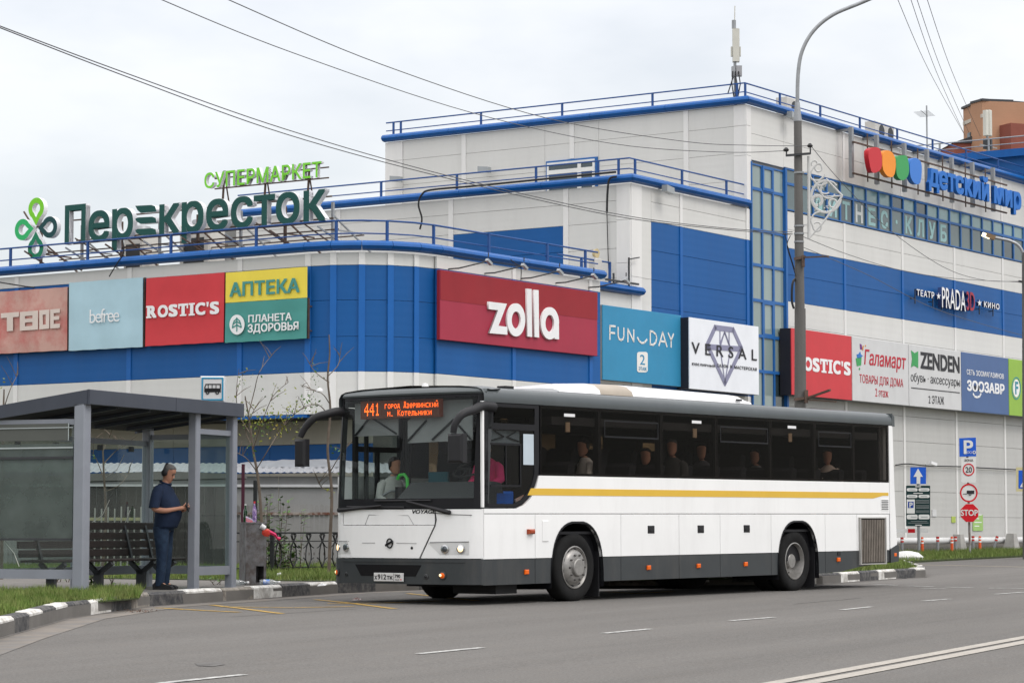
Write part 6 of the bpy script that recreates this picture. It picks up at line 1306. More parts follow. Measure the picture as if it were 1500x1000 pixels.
litter('paper_scrap', 'brown and white wrapper lying on the road by the kerb in front of the bus', 'litter', 522, 879, [('wrapper', MB().add([(-.07, -.02, 0), (.06, -.03, .01), (.08, .03, .02), (-.05, .04, .02), (0, 0, .05)], [(0, 1, 4), (1, 2, 4), (2, 3, 4), (3, 0, 4)]), mat('brown_wrapper', (.25, .09, .07), .6, c2=(.7, .7, .7), c2s=25))], h=.0)
litter('paper_scrap', 'white scrap lying in the grass by the low black fence', 'litter', 408, 846, [('paper', MB().add([(-.06, -.02, 0), (.05, -.03, .03), (.06, .03, .1), (-.05, .04, .08)], [(0, 1, 2), (0, 2, 3)]), WHP)])
zb_ = .995
litter('bottle', 'purple bottle with a red cap standing on top of the litter bin', 'bottle', 0, 0, [('bottle_body', MB().lathe(bottle(.036, .3)), mat('purple_label', (.12, .05, .25), .4, c2=(.5, .4, .55), c2s=22)), ('cap', MB().lathe([(.016, .3), (.016, .335), (0, .335)], None, 10), RED)], MBN @ TR((.02, .0, zb_)))
litter('bottle', 'green glass bottle on the left rear of the litter bin top', 'bottle', 0, 0, [('bottle_body', MB().lathe(bottle(.035, .27)), glass('green_glass', (.1, .5, .2), .08)), ('cap', MB().lathe([(.015, .27), (.015, .29), (0, .29)], None, 10), WHP)], MBN @ TR((-.11, .06, zb_)))
litter('carton', 'crumpled red and blue carton on the litter bin beside the purple bottle', 'carton', 0, 0, [('carton_body', MB().add([(-.07, -.05, 0), (.07, -.06, 0), (.06, .05, 0), (-.06, .04, 0), (-.08, -.03, .08), (.04, -.05, .03), (.05, .03, .05), (-.05, .05, .1)], [(0, 3, 2, 1), (4, 5, 6, 7), (0, 1, 5, 4), (1, 2, 6, 5), (2, 3, 7, 6), (3, 0, 4, 7)]), mat('carton_print', (.1, .35, .5), .5, c2=(.6, .08, .08), c2s=18))], MBN @ TR((-.08, -.08, zb_)))
litter('plastic_bag', 'pink and red plastic bag stuffed over the side of the litter bin', 'bag', 0, 0, [('bag_body', MB().lathe([(0, -.075), (.05, -.07), (.075, -.02), (.07, .04), (.04, .07), (0, .08)], Matrix.Diagonal((1.3, 1, .9, 1)), 14), mat('red_plastic', (.6, .06, .04), .3, var=.2, bump=.6, bscale=25)), ('bag_tail', MB().tube([(.06, 0, .02), (.16, -.02, -.03), (.2, 0, -.08), (.25, -.01, -.1)], [.06, .05, .035, .055], 8, True, .5), glass('pink_plastic', (.9, .2, .35), .1, .2, .6, (.85, .1, .25))), ('cup', MB().lathe([(.04, 0), (.045, .08), (0, .08)], TR((-.02, -.05, .07)) @ RY(R_(-60)), 12), WHP)], MBN @ TR((.16, -.12, .83)))
litter('dead_leaves', 'small heap of brown dead leaves in the gutter against the kerb', 'leaf heap', 201, 897, [('leaf_pile', MB().add([(cx__+random.uniform(-.02, .02), cy__+random.uniform(-.02, .02), cz__+random.uniform(0, .02)) for cx__, cy__, cz__ in [(random.gauss(0, .13), random.gauss(0, .04), random.uniform(0, .03)) for _ in range(80)] for _2 in range(3)], [(i*3, i*3+1, i*3+2) for i in range(80)]), mat('dead_leaf', (.12, .07, .05), .9, var=.4, scale=20))], h=.0)

# ------------------------------------------------------------------ low wrought fence
WI = mat('black_wrought_iron', (.02, .021, .022), .5, .3, var=.3, scale=10)
fa, fc = at(330, 770, 47.0), at(520, 770, 50.5); fz = lambda y: gz(y)+.16
fO = Vector((fa.x, fa.y, fz(fa.y))); ff = FR(fO, Vector((fc.x-fa.x, fc.y-fa.y, 0))); fl = (Vector((fc.x, fc.y, 0))-Vector((fa.x, fa.y, 0))).length+3.5
ff = FR((fa.x-1*(fc.x-fa.x)/fl*0, fa.y, fz(48)), Vector((fc.x-fa.x, fc.y-fa.y, 0)))
lf = thing('low_fence', 'low black wrought iron fence with curled uprights beside the bus', 'fence', ff)
part('rail', MB().beam((0, 0, .76), (fl, 0, .76), .03), lf, None, WI); part('rail', MB().beam((0, 0, .60), (fl, 0, .60), .02), lf, None, WI); part('rail', MB().beam((0, 0, .1), (fl, 0, .1), .02), lf, None, WI)
for px in (399, 455+73): x = pix(ff, px, 800)[0]; part('post', MB().cbox(x-.035, x+.035, -.035, .035, -.1, .84, .01), lf, None, WI)
x = pix(ff, 342+32, 760)[0]; part('post', MB().cbox(x-.03, x+.03, -.03, .03, -.1, 1.75, .01), lf, None, WI)
for px in (361, 376, 385, 408, 430, 452, 472, 491, 508, 527, 545):
    x = pix(ff, px, 800)[0]; me = MB()
    for s_ in (-1, 1):
        me.tube(spl([(x+s_*.0, -.01*s_, .08), (x-s_*.1, -.01*s_, .24), (x-s_*.08, -.01*s_, .48), (x+s_*.02, -.01*s_, .64), (x+s_*.06, -.01*s_, .72), (x, -.01*s_, .76)], 4), .013, 5)
        me.tube(spl([(x-s_*.01, 0, .1), (x+s_*.10, 0, .24), (x+s_*.17, 0, .28)], 4), .011, 5); me.tube(spl([(x-s_*.02, 0, .62), (x+s_*.1, 0, .5), (x+s_*.17, 0, .47)], 4), .011, 5)
    me.tube([(x+.035*math.cos(a), 0, .69+.05*math.sin(a)) for a in [math.pi*2*i/12 for i in range(13)]], .01, 5, False)
    part('scroll_upright', me, lf, None, WI)
# ------------------------------------------------------------------ board fence and shed
BW_ = mat('weathered_grey_board', (.235, .23, .225), .85, var=.2, scale=3, streak=True, bump=.2, bscale=20, dirt=.2); 
g0 = at(-60, 770, 54); g1 = at(620, 770, 54); fbd = FR((g0.x, g0.y, gz(54)+.1), (1, .06, 0)); bl_ = g1.x-g0.x+1
bf_ = thing('board_fence', 'weathered grey board fence with gaps and a rusty rail behind the bus stop', 'fence', fbd)
rb = random.Random(9); brd = [MB().add([(0, 0, 0), (w_, 0, 0), (w_, .02, 0), (0, .02, 0), (0, 0, 1.36+h_), (w_, 0, 1.36+h_), (w_, .02, 1.36+h_), (0, .02, 1.36+h_), (w_/2, 0, 1.4+h_), (w_/2, .02, 1.4+h_)], [(0, 1, 5, 8, 4), (3, 7, 9, 6, 2), (1, 2, 6, 5), (0, 4, 7, 3), (4, 8, 9, 7), (8, 5, 6, 9)]).mesh('board', BW_) for w_, h_ in ((.088, .0), (.086, .02), (.09, -.02))]
nB = int(bl_/.105)
for i in range(nB): part('board', brd[rb.randrange(3)], bf_, fbd @ TR((i*.105, rb.uniform(0, .01), 0)) @ RY(R_(rb.uniform(-.5, .5))))
part('rail', MB().box(0, bl_, -.035, -.005, 1.16, 1.22), bf_, None, mat('rusty_white_rail', (.35, .33, .3), .8, var=.3, scale=3, c2=(.12, .05, .035), c2s=4)); part('rail', MB().box(0, bl_, .025, .06, .3, .36), bf_, None, RUST)
shd = thing('long_shed', 'long low grey shed with a corrugated roof and white gutter behind the board fence', 'shed', FR((0, 56.5, gz(56)), (1, .05, 0)))
fs = FR((0, 56.5, gz(56)), (1, .05, 0))
sx0, sx1 = pix(fs, -60, 700)[0], pix(fs, 640, 700)[0]; ze = pix(fs, 430, 692)[1]
SHW = mat('shed_grey_wall', (.26, .26, .255), .8, var=.1, dirt=.2); CRG = mat('corrugated_sheet', (.42, .43, .45), .45, .4, var=.15, scale=3, dirt=.1)
for i in range(6): a = sx0+(sx1-sx0)*i/6; part('wall_panel', MB().cbox(a+.005, a+(sx1-sx0)/6-.005, 0, .05, 0, ze-.08, .01), shd, fs, SHW)
part('gutter', MB().box(sx0, sx1, -.08, -.005, ze-.32, ze-.26), shd, fs, mat('white_gutter', (.6, .6, .6), .5)); me = MB(); n = int((sx1-sx0)/.025); vs = []
for k_ in range(2):
    for i in range(n+1): x = sx0+(sx1-sx0)*i/n; vs.append((x, -.25+k_*2.2, ze+k_*.26+.012*math.sin(x*2*math.pi/.15)))
me.add(vs, [(i, i+1, n+2+i, n+1+i) for i in range(n)]); part('corrugated_roof', me, shd, fs, CRG)
# dark sheds seen through the shelter
DK = mat('dark_brown_planks', (.035, .03, .028), .85, var=.3, scale=4, streak=True); f2 = FR((at(112, 770, 53).x, 53, gz(53)+.1), (1, .08, 0))
ds = thing('dark_kiosk', 'dark plank kiosk with a flat grey roof seen through the shelter glass', 'kiosk', f2)
wk = pix(f2, 352, 720)[0]
pl_ = MB().cbox(0, .2, 0, .03, 0, pix(f2, 200, 712)[1], .008).mesh('plank', DK)
for i in range(int(wk/.205)): part('plank', pl_, ds, f2 @ TR((i*.205, 0, 0)))
part('roof', MB().prism([(-.1, pix(f2, 115, 705)[1]), (wk+.1, pix(f2, 350, 700)[1]), (wk+.1, pix(f2, 350, 700)[1]+.08), (wk*.55, pix(f2, 230, 690)[1]), (-.1, pix(f2, 115, 700)[1]+.08)], -.2, 1.2), ds, None, mat('kiosk_roof_grey', (.13, .125, .12), .8))
part('blue_door', MB().box(-.02, .25, -.04, 0, 0, 1.2), ds, None, PB)
pf = thing('picket_rail_fence', 'short pale picket fence between the kiosk and the shelter back', 'fence', FR((at(128, 770, 50).x, 50, gz(50)+.15), (1, 0, 0))); fp_ = FR((at(128, 770, 50).x, 50, gz(50)+.15), (1, 0, 0))
PWH = mat('faded_white_picket', (.24, .24, .22), .8, var=.2); pk = MB().cbox(0, .03, 0, .015, 0, 1.25, .004).mesh('picket', PWH)
for i in range(9): part('picket', pk, pf, fp_ @ TR((i*.13, 0, rb.uniform(-.03, .05))))
part('rail', MB().box(-.1, 1.2, .016, .05, 1.0, 1.06), pf, None, mat('mossy_rail', (.28, .27, .15), .8))
# silver sheet draped over the shed roof
x, z = pix(fs, 440, 684, 1.2)
me = MB(); vs = []
for j in range(7):
    for i in range(21): xx = sx1*.0+pix(fs, 350, 684, 1.2)[0]+i*.16; vs.append((xx, .9+j*.15, ze+.13+.022*j+.10*math.sin(i/20*math.pi)*(.1+.13*j)+.012*math.sin(i*2.3+j)))
me.add(vs, [(j*21+i, j*21+i+1, (j+1)*21+i+1, (j+1)*21+i) for j in range(6) for i in range(20)]); part('tarpaulin', me, None, fs, mat('silver_tarpaulin', (.42, .44, .47), .3, .4, var=.15, scale=4), True, label='crumpled silver tarpaulin lying on the corrugated shed roof', category='tarpaulin')
# red banner sliver behind
q = at(356, 720, 52); part('post', MB().box(-.03, .03, -.05, .05, 0, 2.2), None, TR((q.x, q.y, gz(52)+.1)), mat('maroon_paint', (.05, .008, .02), .6), label='maroon post standing just right of the bus shelter', category='post')

# ------------------------------------------------------------------ young trees and weeds
BARK = mat('young_bark', (.12, .095, .075), .9, var=.3, scale=8); LEAF = [mat('leaf_yellow_green', (.20, .22, .03), .6, var=.3, scale=3), mat('leaf_green', (.07, .15, .025), .6, var=.3, scale=3), mat('leaf_yellow', (.38, .30, .04), .6, var=.3)]
def leafset(P, n, spread, size, rnd, mb):
    for _ in range(n):
        c = Vector(P)+Vector([rnd.gauss(0, spread) for _ in range(3)]); a = Vector([rnd.gauss(0, 1) for _ in range(3)]).normalized(); b_ = a.cross(Vector([rnd.gauss(0, 1) for _ in range(3)])).normalized(); s_ = size*rnd.uniform(.6, 1.3)
        mb.add([c-a*s_, c+b_*s_*.5, c+a*s_, c-b_*s_*.5], [(0, 1, 2, 3)])
def young_tree(px, Y, trunk, branches, label, clusters, seed, name='young_tree'):
    rnd = random.Random(seed); o = at(px, 770, Y); base = Vector((o.x, o.y, gz(Y)+.12)); t = thing(name, label, 'tree', TR(base))
    W_ = lambda p, dy=0: at(p[0], p[1], Y+dy)-base
    T_ = [Vector((0, 0, 0))]+[W_(p) for p in trunk]; T_ = spl(T_, 4); n = len(T_)
    part('trunk', MB().tube(T_, [.030*(1-.8*i/n)+.004 for i in range(n)], 7), t, None, BARK, True)
    for br in branches:
        B_ = spl([W_(p, (i*.25)*rnd.choice((-1, 1))) for i, p in enumerate(br)], 4); k = len(B_); part('branch', MB().tube(B_, [.010*(1-.75*i/k)+.001 for i in range(k)], 5), t, None, BARK, True)
        tw = MB()
        for _ in range(4): q = B_[rnd.randrange(k//2, k)]; d = Vector((rnd.uniform(-.3, .3), rnd.uniform(-.3, .3), rnd.uniform(.05, .35))); tw.tube([q, q+d*.5+Vector((0, 0, .02)), q+d], [.008, .006, .003], 4)
        part('twigs', tw, t, None, BARK, kind='stuff')
    mbs = [MB(), MB(), MB()]
    for p, n_, sp_ in clusters: leafset(W_(p, rnd.uniform(-.3, .3)), int(n_*2.2), sp_, .030, rnd, mbs[rnd.choice((0, 0, 1, 2)) if seed != 2 else rnd.choice((0, 1, 1))])
    for m_, b_ in zip(LEAF, mbs):
        if b_.v: part('crown', b_, t, None, m_, kind='stuff')
    return t
young_tree(388, 46, [(383, 760), (378, 700), (371, 660), (366, 620), (359, 580)], [[(374, 690), (395, 655), (412, 628), (430, 612)], [(370, 660), (385, 615), (400, 580), (422, 560)], [(367, 635), (352, 610), (346, 580), (350, 540)], [(376, 690), (360, 670), (344, 662)], [(363, 610), (372, 575), (380, 545), (398, 520)], [(371, 655), (360, 630), (372, 600)]],
    'leaning young tree with sparse yellowing leaves just right of the bus shelter', [((352+i*7, 616+((i*37) % 17)-8), 9, .12) for i in range(9)]+[((403, 630), 12, .13), ((425, 628), 12, .12), ((395, 602), 7, .1), ((412, 570), 6, .08), ((350, 560), 6, .08), ((368, 655), 5, .08), ((378, 645), 4, .06), ((350, 590), 6, .1), ((388, 575), 5, .1), ((358, 548), 5, .08)], 1)
young_tree(482, 46, [(484, 780), (486, 720), (480, 660), (484, 600), (480, 555), (483, 520), (482, 490)], [[(484, 690), (497, 668), (505, 655)], [(483, 610), (465, 592), (440, 600), (425, 612)], [(482, 560), (462, 545), (452, 530)], [(481, 550), (495, 535), (498, 520)], [(486, 720), (470, 712), (460, 690)], [(482, 590), (470, 575), (442, 566)]],
    'thin straight young tree with a few green leaves beside the front of the bus', [((440, 596), 14, .11), ((452, 590), 14, .1), ((425, 600), 8, .1), ((433, 612), 8, .08), ((462, 556), 5, .06), ((500, 700), 4, .05), ((486, 655), 4, .05), ((493, 660), 4, .05), ((455, 585), 8, .1), ((484, 720), 4, .05), ((460, 538), 4, .05)], 2)
young_tree(3, 44, [(4, 700), (5, 610), (6, 570)], [[(5, 600), (15, 570), (26, 548)]], 'bare thin sapling at the left edge behind the shelter', [((8, 560), 3, .1)], 3)
young_tree(150, 47, [(155, 760), (152, 690), (150, 640)], [[(152, 700), (140, 670), (128, 655)], [(151, 680), (170, 660), (188, 650)], [(153, 720), (175, 710), (190, 690)], [(151, 660), (160, 640), (165, 628)]], 'pale bare sapling seen through the back glass of the shelter', [((150, 690), 4, .15)], 4)
WEED = mat('weed_leaf', (.075, .14, .035), .7, var=.4, scale=4)
def weed(px, py, Y, ht, n, label, name='tall_weed', size=.05, seed=1, wide=.12):
    rnd = random.Random(seed); o = at(px, 770, Y); M = TR((o.x, o.y, gz(Y)+.13)); t = thing(name, label, 'plant', M); st = MB(); lf_ = MB()
    for i in range(n):
        x, y = rnd.gauss(0, wide), rnd.gauss(0, wide); h_ = ht*rnd.uniform(.6, 1); lx = rnd.uniform(-.12, .12); st.tube([(x, y, 0), (x+lx*.4, y, h_*.5), (x+lx, y, h_)], [.008, .006, .003], 4)
        for k in range(int(h_/.05)):
            z = .06+k*.05; q = Vector((x+lx*(z/h_), y, z)); a = rnd.uniform(0, 6.28); d = Vector((math.cos(a), math.sin(a), rnd.uniform(-.2, .6))).normalized(); s_ = size*rnd.uniform(.7, 1.5)*(1.2-z/h_*.5); p = d.cross(Vector((0, 0, 1))).normalized()*s_*.28
            lf_.add([q, q+d*s_*.5+p, q+d*s_*1.2, q+d*s_*.5-p], [(0, 1, 2, 3)])
    part('stems', st, t, None, BARK, kind='stuff'); part('leaves', lf_, t, None, WEED, kind='stuff')
for i, (px, Y, ht, n, lb) in enumerate(((376, 49.5, 1.5, 7, 'tall leafy weed clump nearest the litter bin behind the low fence'), (398, 50, 1.6, 9, 'densest tall weed clump in the middle behind the low fence'), (419, 50, 1.5, 7, 'tall weed clump right of the fence post behind the low fence'), (406, 49.2, .7, 14, 'low bushy weed in front of the taller clumps'), (436, 51, .8, 6, 'small weed further right along the board fence'))): weed(px, 800, Y, ht, n, lb, seed=i+3, size=.12)
for i, (px, py, ht, n, lb) in enumerate(((92, 852, .28, 8, 'dark weed at the foot of the left shelter panel'), (133, 858, .34, 12, 'bushy dark weed at the foot of the front left shelter post'), (325, 856, .14, 6, 'small weed at the foot of the right shelter post'), (150, 860, .25, 6, 'spiky weed growing under the bench end'))): q = gp(px, py, .15); weed(px, py, q.y, ht, n, lb, name='weed', seed=i+20, size=.09, wide=.09)

# ------------------------------------------------------------------ lamp posts, brackets, wires
CNP = mat('concrete_post', (.125, .12, .115), .9, var=.2, scale=4, streak=True, bump=.3, bscale=20); YP = 58.0
q = at(1172.5, 770, YP); zt = at(1168, 165, YP).z; base = Vector((q.x, q.y, gz(YP)+.1))
lp = thing('lamp_post', 'tall grey concrete lamp post with a curved steel arm and scroll ornament behind the bus', 'lamp post', TR(base))
W_ = lambda px, py, dy=0: at(px, py, YP+dy)-base
part('concrete_shaft', MB().tube([(0, 0, -.1), W_(1172, 452)], [.150, .128], 16), lp, None, CNP, True); part('upper_shaft', MB().tube([W_(1171.6, 452), W_(1168.5, 175)], [.112, .09], 16), lp, None, CNP, True)
part('steel_sleeve', MB().tube([W_(1168.5, 178), W_(1168.3, 172), W_(1168, 150)], [.10, .09, .055], 12), lp, None, STEEL, True)
part('steel_arm', MB().tube(spl([W_(1168, 160), W_(1169, 110), W_(1175, 75), W_(1192, 45), W_(1220, 22), W_(1262, 4), W_(1330, -25)], 5), .045, 10), lp, None, STEEL, True)
part('lamp_head', MB().cbox(-.35, .35, -.15, .15, -.08, .1, .04, TR(W_(1340, -30)) @ RY(R_(-20))), lp, None, STEEL)
ins = mat('black_insulator', (.03, .03, .03), .4)
part('cross_arm', MB().beam(W_(1151, 228, -.12), W_(1187, 225, -.12), .05).beam(W_(1187, 226, -.12), W_(1187, 214, -.12), .03).beam(W_(1152, 228, -.12), W_(1152, 220, -.12), .03), lp, None, DARK)
part('insulator', MB().lathe([(.05, 0), (.07, .04), (.03, .09), (0, .1)], TR(W_(1186.5, 216, -.12)), 10), lp, None, ins); part('insulator', MB().lathe([(.05, 0), (.07, .04), (.03, .09), (0, .1)], TR(W_(1151.5, 222, -.12)), 10), lp, None, ins)
for y in (253, 331, 342, 354): part('clamp_band', MB().tube([W_(1170.5, y+1.5), W_(1170.5, y-1)], .118, 14), lp, None, STEEL)
part('flag_bracket', MB().beam(W_(1163, 379.5, -.14), W_(1180, 376, -.14), .06).beam(W_(1176.5, 374, -.15), W_(1176.5, 391, -.15), .07).beam(W_(1177, 377, -.16), W_(1214, 375.5, -.9), .035), lp, None, RUST)
part('flag_bracket', MB().beam(W_(1163, 585, -.17), W_(1178, 583, -.17), .06).beam(W_(1181, 571, -.17), W_(1181, 590, -.17), .08).beam(W_(1182, 583, -.17), W_(1216, 571, -.9), .045).beam(W_(1182, 585, -.17), W_(1225, 588, -.9), .035), lp, None, RUST)
part('cable_loop', MB().tube(spl([W_(1166, 408), W_(1161, 415, -.15), W_(1160, 440, -.15), W_(1163, 452, -.15)], 5), .03, 6), lp, None, BLK, True)
part('thin_cable', MB().tube(spl([W_(1158, 345, -.1), W_(1153, 360, -.1), W_(1160, 385, -.1), W_(1166, 405, -.1)], 5), .009, 4).tube(spl([W_(1150, 343, -.1), W_(1155, 365, -.1), W_(1164, 395, -.1)], 5), .009, 4).tube([W_(1146, 343.5), W_(1160, 343)], .01, 4), lp, None, BLK)
ORN = mat('white_ornament_tube', (.55, .55, .54), .5, var=.1)
orn = part('scroll_ornament', MB().tube([W_(1184.5, 229), W_(1185, 350)], .035, 8).beam(W_(1172, 330), W_(1185, 329), .03).beam(W_(1172, 253), W_(1185, 252), .03), lp, None, ORN)
tb = MB().tube(spl([W_(*p) for p in ((1186, 348), (1205, 327), (1234, 287))], 1), .025, 6).tube([W_(1234, 287), W_(1210, 262)], .025, 6).tube([W_(1186, 289), W_(1234, 287)], .02, 6); part('ornament_frame', tb, orn, None, ORN)
def scroll(P, r=.022): part('scroll', MB().tube(spl([W_(*p) for p in P], 6), r, 6), orn, None, ORN, True)
def ringpts(cx_, cy_, r, a0, a1, n=12, grow=1): return [(cx_+r*(1+(grow-1)*i/n)*math.cos(math.radians(a0+(a1-a0)*i/n))*.93, cy_-r*(1+(grow-1)*i/n)*math.sin(math.radians(a0+(a1-a0)*i/n))) for i in range(n+1)]
scroll(ringpts(1199, 246, 5.5, 200, 560, 12)); scroll(ringpts(1193, 240, 4.5, -20, 220)); scroll([(1204, 249), (1202, 240), (1194, 243), (1187, 255), (1190, 263), (1200, 264), (1208, 256)])
for r_ in (24, 22.5): scroll(ringpts(1210, 288, r_, 80, 350, 16))
scroll(ringpts(1214, 279, 14, 30, 330, 12, .8)); scroll(ringpts(1197, 294, 8.5, -60, 280)); scroll(ringpts(1197, 294, 6.5, -60, 280)); scroll(ringpts(1220, 298, 6, 0, 330)); scroll(ringpts(1197, 332, 6.5, 180, 500)); scroll([(1210, 310), (1195, 312), (1188, 322), (1192, 334)])
scroll(ringpts(1209, 272, 12, 100, 300, 10)); scroll([(1190, 262), (1200, 272), (1212, 268)])
bd = MB(); rr2 = random.Random(4)
for _ in range(40): p = W_(rr2.uniform(1188, 1215), rr2.uniform(262, 312)); bd.lathe([(0, -.02), (.02, 0), (0, .02)], TR(p), 5)
part('ornament_bulbs', bd, orn, None, ORN, kind='stuff')
Y2 = 72; q = at(1505, 770, Y2); b2_ = Vector((q.x, q.y, gz(Y2))); V2 = lambda px, py: at(px, py, Y2)-b2_
l2 = thing('lamp_post', 'second lamp post with a lit warm lamp at the right edge before the mall', 'lamp post', TR(b2_))
part('shaft', MB().tube([(0, 0, -.1), V2(1501.5, 370)], [.15, .09], 12), l2, None, CNP, True); part('steel_arm', MB().tube(spl([V2(1501.5, 400), V2(1500, 378), V2(1494, 362), V2(1480, 353), V2(1456, 348)], 5), .045, 8), l2, None, STEEL, True)
part('lamp_head', MB().beam(V2(1457, 349), V2(1444, 344), .2, .12), l2, None, mat('brown_lamp_case', (.2, .13, .07), .5)); part('lamp_glass', MB().beam(V2(1450, 347.5), V2(1439, 343), .12, .1), l2, None, mat('lit_street_lamp', (.9, .8, .6), .4, emit=(1, .85, .55), estr=2.2))
part('cross_arm', MB().beam(V2(1492, 412), V2(1500, 413), .06).beam(V2(1498, 418), V2(1500, 425), .03), l2, None, DARK)
# overhead wires
WIR = mat('wire_black', (.10, .10, .105), .6)
def wire(P, label, r=.008, group=None):
    Q = spl([at(px, py, Y) for px, py, Y in P], 8); c = Q[0]
    part('overhead_wire', MB().tube([q-c for q in Q], r, 5), None, TR(c), WIR, True, label=label, category='wire', group=group)
wire([(200, -20, 34), (237, 0, 35), (430, 78, 41), (690, 165, 48), (900, 211, 54), (1060, 223, 57), (1151, 221, 57.9)], 'overhead wire reaching the left insulator of the lamp post')
wire([(300, -19, 34), (335, 0, 35), (560, 95, 42), (800, 173, 49), (1000, 207, 54), (1100, 213, 57), (1186, 214, 57.9)], 'overhead wire reaching the right insulator of the lamp post')
wire([(-40, 24, 33), (0, 41, 34), (200, 118, 38), (420, 197, 43), (650, 260, 48), (898, 316, 53), (1060, 336, 57), (1161, 343, 58)], 'lower of the two long sagging wires crossing the picture from the left', .009)
wire([(-40, 21, 33), (0, 38.5, 34), (200, 113, 38), (420, 190, 43), (650, 256, 48), (900, 313, 53), (1060, 334, 57), (1161, 340, 58)], 'upper of the two long sagging wires crossing the picture from the left', .009)
wire([(1188, 214, 57.9), (1230, 264, 60), (1300, 334, 64), (1380, 390, 68), (1440, 410, 70), (1494, 412, 72)], 'sagging wire from the right insulator to the second lamp post')
wire([(1172, 345, 58), (1240, 372, 61), (1320, 396, 65), (1400, 408, 69), (1494, 413, 72)], 'lower sagging wire between the two lamp posts')
wire([(1176, 362, 58), (1270, 402, 63), (1360, 448, 68), (1440, 475, 72), (1520, 497, 75)], 'wire falling to the right across the blue band')
for i, (a, c) in enumerate((((1313, -2), (1412, 196)), ((1333, -2), (1414, 200)), ((1342, -2), (1424, 205)), ((1357, -2), (1436, 200)))):
    wire([(a[0]-2, a[1]-8, 60), ((a[0]+c[0])/2-2, (a[1]+c[1])/2+6, 85), (c[0], c[1], 120)], ['leftmost', 'second from the left', 'third from the left', 'rightmost'][i]+' of the four thin wires falling towards the orange tower block', .009)
def wallcable(P, fr, label, r=.02, off=-.08):
    Q = spl([fr @ Vector((pix(fr, px, py, off)[0], off, pix(fr, px, py, off)[1])) for px, py in P], 5); c = Q[0]; part('wall_cable', MB().tube([q-c for q in Q], r, 6), None, TR(c), BLK, True, label=label, category='cable')
wallcable([(615, 336), (618, 320), (613, 300), (618, 285), (633, 278), (700, 272), (800, 262), (902, 252)], fL2, 'black cable hanging over the railing of the middle block', .03, -.35)
wallcable([(903, 259), (893, 262), (890, 280), (889, 312)], fL2, 'short black cable dropping from the middle block corner', .03, -.3)
wallcable([(889, 312), (891, 380), (892, 400)], fL2, 'thin grey conduit running down beside the middle block corner', .014, -.06)
wallcable([(1312, 681), (1330, 679), (1360, 682), (1405, 683), (1440, 685), (1500, 688)], fR, 'bundle of cables strung along the grey lower wall', .022, -.12)
wallcable([(180, 352), (181, 371), (172, 385), (160, 405)], fW, 'grey cable looping over the roof edge under the supermarket sign', .016, -.32)
wallcable([(748, 380), (755, 386), (763, 392), (763, 410)], fZ, 'white cable looping over the roof edge above the dark red sign', .012, -.32)
x, z = pix(fR, 1363, 679, -.2); t = thing('security_camera', 'small white security camera on the cable run of the grey wall', 'camera', fR @ TR((x, -.2, z)))
part('camera_body', MB().beam((-.14, -.05, .04), (.16, -.12, -.02), .12, .1), t, None, WHP); part('bracket', MB().beam((.05, 0, 0), (.05, .2, 0), .04), t, None, WHP)
# box and dish at the foot of the middle block
M_ = fR @ TR((-7.6, .45, 7.9)); t = thing('roof_cabinet', 'white cabinet with a round horn on the low roof beside the middle block', 'cabinet', M_)
part('case', MB().cbox(-.18, .18, 0, .2, .1, .75, .02), t, None, ACM); part('horn', MB().lathe([(.13, 0), (.1, -.1), (0, -.12)], M_ @ TR((0, .05, .9)) @ RX90, 16), t, I4, mat('cream_horn', (.55, .45, .25), .5), True)
M_ = fR @ TR((-6.6, -.15, 7.9)); t = thing('roof_bracket', 'dark cross bracket with insulators on the low roof edge', 'bracket', M_); part('bracket_bars', MB().beam((-1.6, 0, .1), (.1, 0, .1), .05).beam((-1.2, 0, -.0), (-1.2, 0, .3), .04).beam((-.4, 0, 0), (-.4, 0, .8), .04).beam((-.4, 0, .75), (.15, 0, .85), .03), t, None, DARK)

# ------------------------------------------------------------------ right-hand side: signs, bollards, pipe
def onground(px, Y, h=.05): q = at(px, 770, Y); return Vector((q.x, q.y, gz(Y)+h))
SGB = mat('sign_blue', (.01, .10, .55), .35, var=.03); SGR = mat('sign_red', (.6, .01, .02), .35, var=.05); SGW = mat('sign_white', (.70, .70, .68), .4, var=.03); SBKg = mat('sign_back_grey', (.3, .3, .3), .5)
YS = 78.5
def sgn(px, py): b_ = at(px, py, YS); return b_
def plate(par, F, loops, m, nm, d=.012, y=0): return part(nm, shape(nm, loops, d, m, SBKg if d > .01 else None), par, F @ TR((0, y, 0)))
Fs = FR((0, YS, 0), (1, -.0, 0))
def px_(x, y): return pix(Fs, x, y)
def PXL(L__): return [px_(*p) for p in L__]
b0 = onground(1421, YS, .05); t = thing('road_sign', 'post with parking, zone 20, no trailers and STOP signs, one above another', 'road sign', TR(b0)); 
zt = px_(1421, 645)[1]; part('post', MB().tube([(0, .06, -.1), (-.05, .06, zt-b0.z)], .035, 10), t, None, mat('brown_post', (.14, .10, .08), .7, c2=(.3, .3, .3), c2s=3))
plate(t, Fs, [PXL([(1405, 641.5), (1429.5, 640.5), (1430, 668), (1405.5, 668.5)])], SGB, 'parking_plate'); Ft = Fs @ TR((0, -.012, 0))
def stx(par, body, box, m, bold=.02, F=None, nm='sign_text', **k): x0, z1 = px_(box[0], box[1]); x1, z0 = px_(box[2], box[3]); part(nm, text(body, x0, x1, z0, z1, .006, m, bold=bold, name=nm, **k), par, F or Ft)
stx(t, 'P', (1411.5, 644.5, 1425.5, 664.5), SGW, .02); 
for cx_ in (1418, 1421.8, 1427): plate(t, Fs, [PXL(ell(cx_, 662.2, 2.5 if cx_ > 1425 else 1.8, 2.5 if cx_ > 1425 else 1.8, 12)), PXL(ell(cx_, 662.2, 1.4, 1.4, 10))[::-1]], SGW, 'coin_symbol', .006, -.016)
